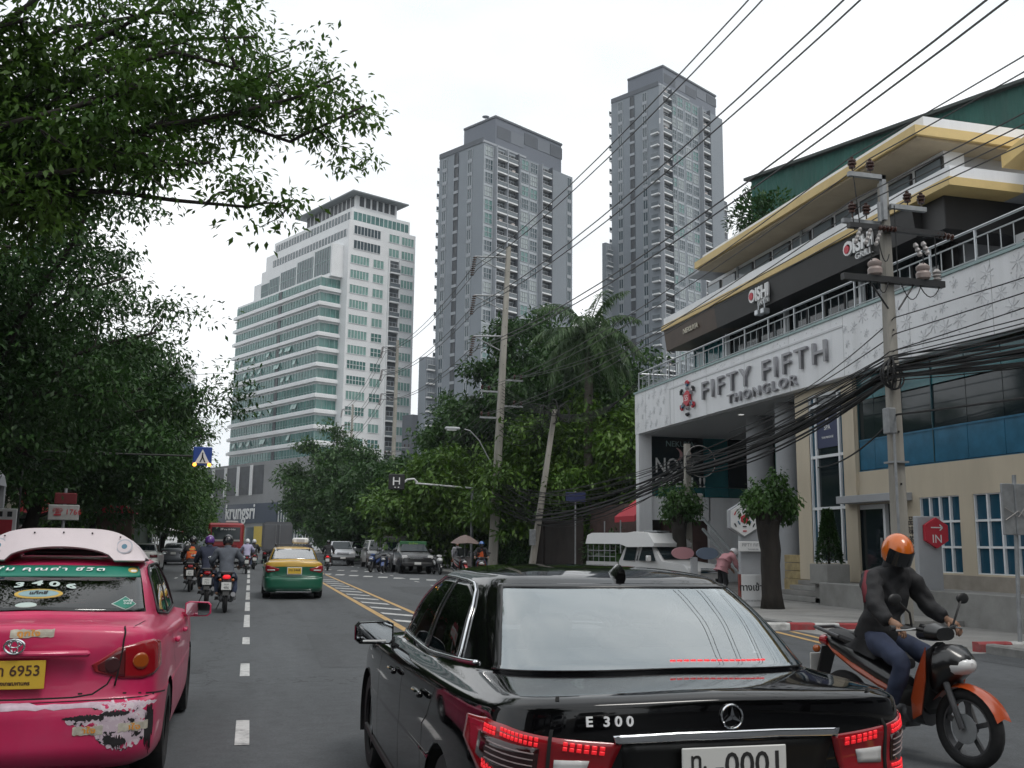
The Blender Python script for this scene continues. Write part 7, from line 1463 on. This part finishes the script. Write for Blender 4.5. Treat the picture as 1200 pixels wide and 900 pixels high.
bike('motorcycle','red motorcycle waiting by the median hatching',(4.5,60.4,0),R(-6),b_red,b_red,'motorcycles by the median',None,True); person('motorcyclist in black waiting by the median hatching',(4.5,60.4,0),R(-6),RIDE,j_dark,M('trousers_black'),h_black)
bike('motorcycle','dark motorcycle in front of the oncoming silver pickup',(3.6,66.5,0),R(-4),b_blk,b_blk,'motorcycles by the median'); person('motorcyclist in navy behind the green and yellow taxi',(3.6,66.5,0),R(-4),RIDE,j_navy,m_jeans,h_black)
# parked motorcycles on the right
for i,(x,y,rz,mn,ac,lb) in enumerate(((6.9,57.2,150,b_blu,b_blk,'blue motorcycle parked in front of the pickups'),(7.35,56.6,165,b_blk,b_blu,'black motorcycle parked close to the black pickup'),(9.75,53.4,185,b_wht,b_blk,'white motorcycle parked at the kerb facing the road'),(10.3,50.0,190,b_blk,b_red,'dark motorcycle parked near the vendor cart'))): bike('motorcycle',lb,(x,y,0),R(rz),mn,ac,'parked motorcycles')
# pedestrians
STAND=dict(pelvis=(0,0,.92),waist=(0,0,1.08),chest=(0,.02,1.30),neck=(0,.03,1.46),head=(0,.05,1.60),shoulderL=(-.19,.01,1.38),shoulderR=(.19,.01,1.38),elbowL=(-.25,.0,1.12),elbowR=(.25,.0,1.12),wristL=(-.24,.10,.88),wristR=(.24,.10,.88),hipL=(-.09,0,.88),hipR=(.09,0,.88),kneeL=(-.10,.03,.48),kneeR=(.10,.03,.48),ankleL=(-.10,-.02,.09),ankleR=(.10,-.02,.09),toeL=(-.11,.14,.04),toeR=(.11,.14,.04))
def stand(**k): d=dict(STAND); d.update(k); return d
person('pedestrian in pink shirt and white cap bending forward',(13.45,27.2,.14),R(-75),stand(waist=(0,.06,1.06),chest=(0,.24,1.20),neck=(0,.36,1.28),head=(0,.46,1.33),shoulderL=(-.18,.27,1.26),shoulderR=(.18,.27,1.26),elbowL=(-.22,.36,1.0),elbowR=(.22,.36,1.0),wristL=(-.16,.50,.85),wristR=(.16,.50,.85),look=(0,.8,-.5)),j_pink,M('trousers_black'),h_white,visor=False,sc=.98)
bike('motorcycle','motorcycle of the taxi rider waiting at the far kerb',(10.6,46.5,0),R(168),b_blk,b_or,'parked motorcycles'); person('motorcycle taxi rider in orange vest and blue helmet at the far kerb',(10.6,46.5,0),R(168),RIDE,j_dark,m_jeans,h_blue,vest=v_or)
person('vendor in pale shirt behind the cart',(10.75,53.0,.0),R(170),STAND,M('shirt_pale',(.30,.30,.32),.85),M('trousers_black'),None,M('hair_black',(.01,.009,.008),.6))
# ------------------------------------------------------------------ bus, truck, pickups, vans
m_rubber=M('tyre_rubber')
def simple_wheel(r,x,y,rad,sd,root,w=.22):
    q=MB(); T=Matrix.Translation((x,y,rad))@Matrix.Rotation(R(90)*sd,4,'Y'); q.lathe([(rad*.6,-w/2),(rad*.94,-w/2),(rad,-w*.3),(rad,w*.3),(rad*.94,w/2),(rad*.6,w/2)],24,T=T); o=q.build('wheel',m_rubber,root,True); q=MB(); q.lathe([(0,w/2-.02),(rad*.25,w/2-.01),(rad*.56,w/2-.05),(rad*.6,w/2)],20,T=T,caps=False); q.build('rim',MATS['alloy'],o,True)
def prof_body(q,prof,wfun,n=1):
    """side profile (y,z) closed polygon lofted across x with tumblehome wfun(z)"""
    rings=[]
    for s_ in (-1.,-.94,-.8,0,.8,.94,1.):
        k=1 if abs(s_)<.9 else (.985 if abs(s_)<.97 else .955); cy=sum(p[0] for p in prof)/len(prof); cz=sum(p[1] for p in prof)/len(prof); rings.append([(s_*wfun(z),cy+(y-cy)*k,cz+(z-cz)*(k if z>cz else 1)) for y,z in prof])
    q.ring(rings)
def pickup(label,loc,rz,paint,cab=True,canopy=None,rack=False,group='parked pickups and vans',van=False,kind='pickup'):
    """front at +y"""
    r=empty('pickup_truck' if not van else 'minivan',loc,rz,label,'pickup' if not van else 'van',group); w=.87
    def P(nm,mat,fn,parent=None,smooth=True): q=MB(); fn(q); return q.build(nm,mat,parent or r,smooth)
    wf=lambda z:w if z<1.0 else w-(z-1.0)*.28
    if van: pr_f=[(0,.42),(0,1.0),(.12,1.72),(.4,1.82),(3.0,1.82),(3.75,1.12),(4.45,.98),(4.62,.82),(4.62,.36),(0,.36)]
    else: pr_f=[(1.55,.45),(1.55,1.08),(1.72,1.62),(1.95,1.72),(3.0,1.72),(3.62,1.15),(4.65,1.03),(4.85,.85),(4.88,.42),(1.55,.42)]
    P('body',paint,lambda q:prof_body(q,pr_f,wf))
    if not van: P('cargo_bed',paint,lambda q:(q.box(-w,-w+.05,0,1.53,.5,1.08),q.box(w-.05,w,0,1.53,.5,1.08),q.box(-w+.05,w-.05,0,.05,.5,1.08),q.box(-w+.05,w-.05,.05,1.53,.5,.56)),None,False)
    f0,f1=(3.0,3.75) if van else (3.0,3.62); zt,zb=(1.80,1.14) if van else (1.70,1.17)
    dy,dz=f1-f0,zb-zt; L=math.hypot(dy,dz); ny,nz=-dz/L*.014,dy/L*.014
    P('windscreen',m_glass_d,lambda q:q.prism([(-wf(zt)*.86,f0+.06*dy+ny,zt+.06*dz+nz),(wf(zt)*.86,f0+.06*dy+ny,zt+.06*dz+nz),(wf(zb)*.90,f0+.95*dy+ny,zt+.95*dz+nz),(-wf(zb)*.90,f0+.95*dy+ny,zt+.95*dz+nz)],(0,.006,.006)),None,False)
    for s_ in (-1,1):
        a=.25 if van else 1.82
        for y0,y1 in ((a,a+(1.2 if van else .55)),(a+(1.3 if van else .62),(2.55 if van else 2.5)),((2.62 if van else 2.56),3.05)):
            P('side_window',m_glass_d,lambda q:q.prism([(s_*(wf(1.12)+.006),y0,1.14),(s_*(wf(1.12)+.006),y1+(.28 if y1>3 else 0),1.14),(s_*(wf(1.6)+.006),y1-.02,1.60),(s_*(wf(1.6)+.006),y0+.05,1.60)],(s_*.006,0,0)),None,False)
        P('headlight',m_lclear,lambda q:q.bbox(s_*.70-.15,s_*.70+.15,4.72 if not van else 4.46,4.84 if not van else 4.60,.80,.98,.03)); mi=P('door_mirror',paint,lambda q:q.bbox(s_*(w+.12)-.1,s_*(w+.12)+.1,3.1,3.2,1.12,1.32,.03)); 
        for y in (.85,3.95) if not van else (.75,3.72): simple_wheel(r,s_*(w-.10),y,.36 if not van else .33,s_,r)
    fy=4.88 if not van else 4.62
    P('grille',m_chrome,lambda q:[q.box(-.42,.42,fy-.04,fy+.012,.80+.055*k,.83+.055*k) for k in range(3)],None,False); P('bumper',paint if not cab else m_blk,lambda q:q.bbox(-w,w,fy-.1,fy+.06,.40,.62,.05)); P('number_plate',m_plate,lambda q:q.bbox(-.18,.18,fy+.06,fy+.07,.5,.63,.004))
    if canopy=='white':
        pass
    if rack:
        P('roof_rack',m_galv,lambda q:([q.tube([(x,.1,1.9),(x,3.0,1.95)],.025,6) for x in (-.7,0,.7)],[q.tube([(-.75,.1+.5*k,1.9),(.75,.1+.5*k,1.9)],.02,6) for k in range(6)],[q.tube([(x,y,1.08),(x,y,1.9)],.025,6) for x in (-.78,.78) for y in (.1,1.4)])); P('cargo',m_brown,lambda q:(q.bbox(-.6,.5,.2,1.3,1.93,2.25,.06),q.bbox(-.4,.6,1.4,2.4,1.95,2.15,.05)))
    return r
p_sil=M('paint_silver',(.42,.43,.45),.3,metal=.5,coat=.6); p_gry=M('paint_steel',(.19,.20,.22),.3,metal=.5,coat=.6); p_blk=M('paint_black',(.012,.012,.013),.3,coat=.8)
pickup('silver pickup driving toward the crossing',(6.4,76.9,0),R(180),p_sil,group=None); pickup('silver pickup parked behind the oncoming one',(8.6,84.5,0),R(180),p_sil); pickup('silver van parked with roof rack loaded',(8.35,70.5,0),R(180),M('paint_champagne',(.30,.30,.29),.3,metal=.4,coat=.6),van=True); r=pickup('grey pickup with roof rack parked behind the black one',(8.6,64,0),R(180),p_gry,rack=True)
bp=pickup('black pickup carrying a green and red sign on its cab',(8.75,58.6,0),R(180),p_blk)
q=MB(); q.bbox(-.75,.75,3.1,3.16,1.22,1.74,.02); sg=q.build('sign_panel',M('sign_green',(.03,.13,.05),.6),bp); q=MB(); q.box(-.7,.7,3.165,3.172,1.26,1.46); q.build('sign_print',m_red,sg); text('รับจ้าง',.2,M('sign_lime',(.30,.5,.1),.6),(0,3.175,1.6),(-1,0,0),extr=.003,parent=sg); text('081 458',.15,m_sw,(0,3.18,1.36),(-1,0,0),extr=.003,parent=sg)
q=MB(); q.bbox(-.7,.7,2.0,3.0,1.74,2.05,.05); q.build('roof_load',M('load_grey',(.12,.12,.12),.8),r)
pickup('dark pickup parked far along the right kerb',(9.0,92,0),R(180),p_blk); pickup('white van parked far along the right kerb',(9.0,101,0),R(180),M('paint_white'),van=True)
# red bus
bus=empty('city_bus',(-1.70,75,0),0,'red city bus seen from behind in the left lane','bus'); m_bus=M('bus_red',(.27,.018,.022),.35,coat=.4,var=.1,scale=1.)
def PB(nm,mat,fn,parent=None,smooth=False,root=None): q=MB(); fn(q); return q.build(nm,mat,parent or root or bus,smooth)
PB('body',m_bus,lambda q:q.bbox(-1.22,1.22,0,10.5,.45,2.92,.12)); PB('rear_window',m_glass_d,lambda q:q.bbox(-.98,.98,-.03,.0,1.72,2.62,.02)); PB('window_sill',m_insw,lambda q:q.bbox(-.98,.98,-.045,-.031,1.62,1.74,.01)); text('39',.22,m_sw,(-.3,-.04,2.48),(1,0,0),extr=.003,parent=bus); text('สาย 39 รังสิต',.15,m_sw,(.25,-.04,2.46),(1,0,0),extr=.003,parent=bus)
PB('engine_cover',M('bus_dark_red',(.16,.012,.014),.5),lambda q:q.bbox(-.8,.8,-.03,0,.7,1.4,.02)); [PB('engine_louvre',m_blk,lambda q:q.box(-.6,.6,-.045,-.03,.78+.09*k,.82+.09*k)) for k in range(6)]
for s_ in (-1,1):
    PB('tail_lamp',m_lred,lambda q:q.bbox(s_*1.05-.1,s_*1.05+.1,-.05,0,.85,1.25,.02)); PB('bumper_end',m_blk,lambda q:q.bbox(s_*.9-.3,s_*.9+.3,-.1,0,.4,.6,.03))
    for y in (2.4,8.2): simple_wheel(bus,s_*1.1,y,.48,s_,bus,.28)
    for k in range(6): PB('side_window',m_glass_d,lambda q:q.box(s_*1.222-.006,s_*1.222+.006,.6+1.6*k,2.0+1.6*k,1.7,2.5))
PB('air_unit',m_insw,lambda q:q.bbox(-.1,.8,1,2.4,2.92,3.1,.05)); PB('number_plate',m_plate,lambda q:q.box(-.2,.2,-.06,-.05,.55,.68))
# grey box truck
tr=empty('box_truck',(2.05,80,0),0,'grey box truck seen from behind ahead of the taxi','truck'); m_box=M('truck_grey',(.10,.105,.115),.6,var=.12,scale=.8,dirt=.3)
T_=lambda nm,mat,fn,smooth=False:PB(nm,mat,fn,None,smooth,tr)
T_('cargo_box',m_box,lambda q:q.prism([(-1.1,0,.9),(1.1,0,.9),(1.1,0,2.95),(.95,0,3.15),(-.95,0,3.15),(-1.1,0,2.95)],(0,5.2,0))); T_('door_leaf',m_box,lambda q:q.bbox(-1.02,-.02,-.04,0,1.0,2.95,.02)); T_('door_leaf',m_box,lambda q:q.bbox(.02,1.02,-.04,0,1.0,2.95,.02)); T_('lock_bar',m_galv,lambda q:(q.tube([(-.15,-.07,1.0),(-.15,-.07,2.95)],.025,6),q.tube([(.15,-.07,1.0),(.15,-.07,2.95)],.025,6)))
T_('cab',m_sw,lambda q:q.bbox(-.95,.95,5.4,7.0,.6,2.2,.12)); T_('chassis',m_blk,lambda q:q.box(-.5,.5,.2,6.8,.5,.88)); T_('bumper',m_blk,lambda q:q.bbox(-1.0,1.0,-.05,.05,.5,.62,.02))
for s_ in (-1,1):
    T_('tail_lamp',m_lred,lambda q:q.bbox(s_*.9-.1,s_*.9+.1,-.06,0,.66,.8,.02))
    for y in (1.4,6.2): simple_wheel(tr,s_*.85,y,.42,s_,tr,.3)
# red saloon and trailer-like shelters on the far left
sv=empty('market_stall',(-9,88,.14),0,'row of red and white striped stall roofs under the left trees','stall')
for k in range(5): wp(MB().prism([(-7.6,84+2.4*k,2.55),(-5.4,84+2.4*k,2.35),(-5.4,86.2+2.4*k,2.35),(-7.6,86.2+2.4*k,2.85)],(0,0,.06)).build('roof',m_red if k%2 else m_sw),sv)
for k in range(6): wp(MB().box(-7.5,-7.42,84+2.3*k,84.08+2.3*k,.14,2.6).build('post',m_galv),sv)
tv_=empty('parked_trailer',(-7.6,66,.14),0,'dark green covered trailer parked behind the grey saloon','trailer'); wp(MB().bbox(-8.6,-6.4,64,69,.7,2.6,.08).build('cover',M('tarp_green',(.03,.045,.035),.8,var=.2,scale=2)),tv_)
for x in (-8.3,-6.7): wp(MB().lathe([(.2,-.1),(.35,-.1),(.35,.1),(.2,.1)],18,T=Matrix.Translation((x,66.5,.49))@Matrix.Rotation(R(90),4,'Y')).build('wheel',m_rubber),tv_)
# white campervan-like pickup turning behind the black saloon
cv=pickup('white pickup with a tall moulded canopy turning at the plaza',(12.25,34.0,0),R(-157),M('canopy_white',(.52,.52,.52),.45,coat=.3),group=None)
def PC(nm,mat,fn,smooth=True): q=MB(); fn(q); return q.build(nm,mat,cv,smooth)
PC('canopy_roof',M('canopy_white'),lambda q:prof_body(q,[(-.1,1.68),(-.1,1.98),(.1,2.06),(1.9,2.06),(2.2,2.10),(3.0,2.04),(3.40,1.72),(3.36,1.60),(2.1,1.58),(1.7,1.68)],lambda z:.90 if z<1.8 else .90-(z-1.8)*.5))
PC('roof_hatch',m_galv,lambda q:q.bbox(-.3,.35,2.3,2.9,2.05,2.11,.02,T=Matrix.Translation((0,0,.02)))) 
PC('side_cage',m_galv,lambda q:([q.tube([(s_*.84,.05+.28*k,1.05),(s_*.84,.05+.28*k,1.66)],.014,5) for k in range(6) for s_ in (-1,1)],[q.tube([(s_*.84,.05,z),(s_*.84,1.45,z)],.014,5) for z in (1.25,1.45) for s_ in (-1,1)]))
PC('load',m_leaf2,lambda q:q.bbox(-.7,.7,.1,1.4,.6,1.35,.1))
# ------------------------------------------------------------------ the street behind the camera (seen only in reflections)
for k in range(5):
    y=-10-13*k; shop(y-12,y,(9,12,10,14,11)[k],cols[k],'shaded shophouse with %s further back along the street'%desc[k],None,bc[k],x=-12.2)
for k,(x,y) in enumerate(((-7.8,-7),(-7.8,-20),(12.8,-10),(12.8,-24))):
    make_tree(('roadside tree at the left kerb, broad dense crown','roadside tree at the left kerb, broad dense crown','roadside tree at the near right kerb','roadside tree at the near right kerb','roadside tree beside the pink taxi, out over the pavement')[k],(x,y,.14),(x+.3,y,3.6),dome_tips((x+(1.2 if x<0 else -1.0),y,7.2),5.0,5.5,4.0,14,200+k,-.7),.28,15000,1.2,.42,m_leaf2,m_barkd,210+k,6,'roadside trees behind the traffic',twig=1.2)
ob=empty('office_row',(22,-18,0),0,'long grey concrete office row on the right side street','building'); part(ob,'wall',m_grey,lambda q:q.box(17,30,-60,6,0,13))
for k in range(3):
    for j in range(9): part(ob,'window',m_glass_d,lambda q:q.box(16.95,17,-58+7*j,-53+7*j,2+3.8*k,4.4+3.8*k))
pickup('dark pickup following close behind in the same lane',(1.7,-9.5,0),0,p_blk,group=None); pickup('silver van following in the left lane',(-1.5,-10.5,0),0,p_sil,van=True,group=None)

# ------------------------------------------------------------------ humid air
hz=bpy.data.materials.new('haze_air'); hz.use_nodes=True; n_=hz.node_tree.nodes; n_.remove(n_['Principled BSDF']); v_=n_.new('ShaderNodeVolumePrincipled'); v_.inputs['Color'].default_value=(.86,.93,1,1); v_.inputs['Density'].default_value=.00022; v_.inputs['Anisotropy'].default_value=.2
hz.node_tree.links.new(v_.outputs[0],n_['Material Output'].inputs['Volume'])
hb=MB(); hb.box(-900,900,-300,1400,-1.2,150); tag(hb.build('haze',hz),kind='stuff')
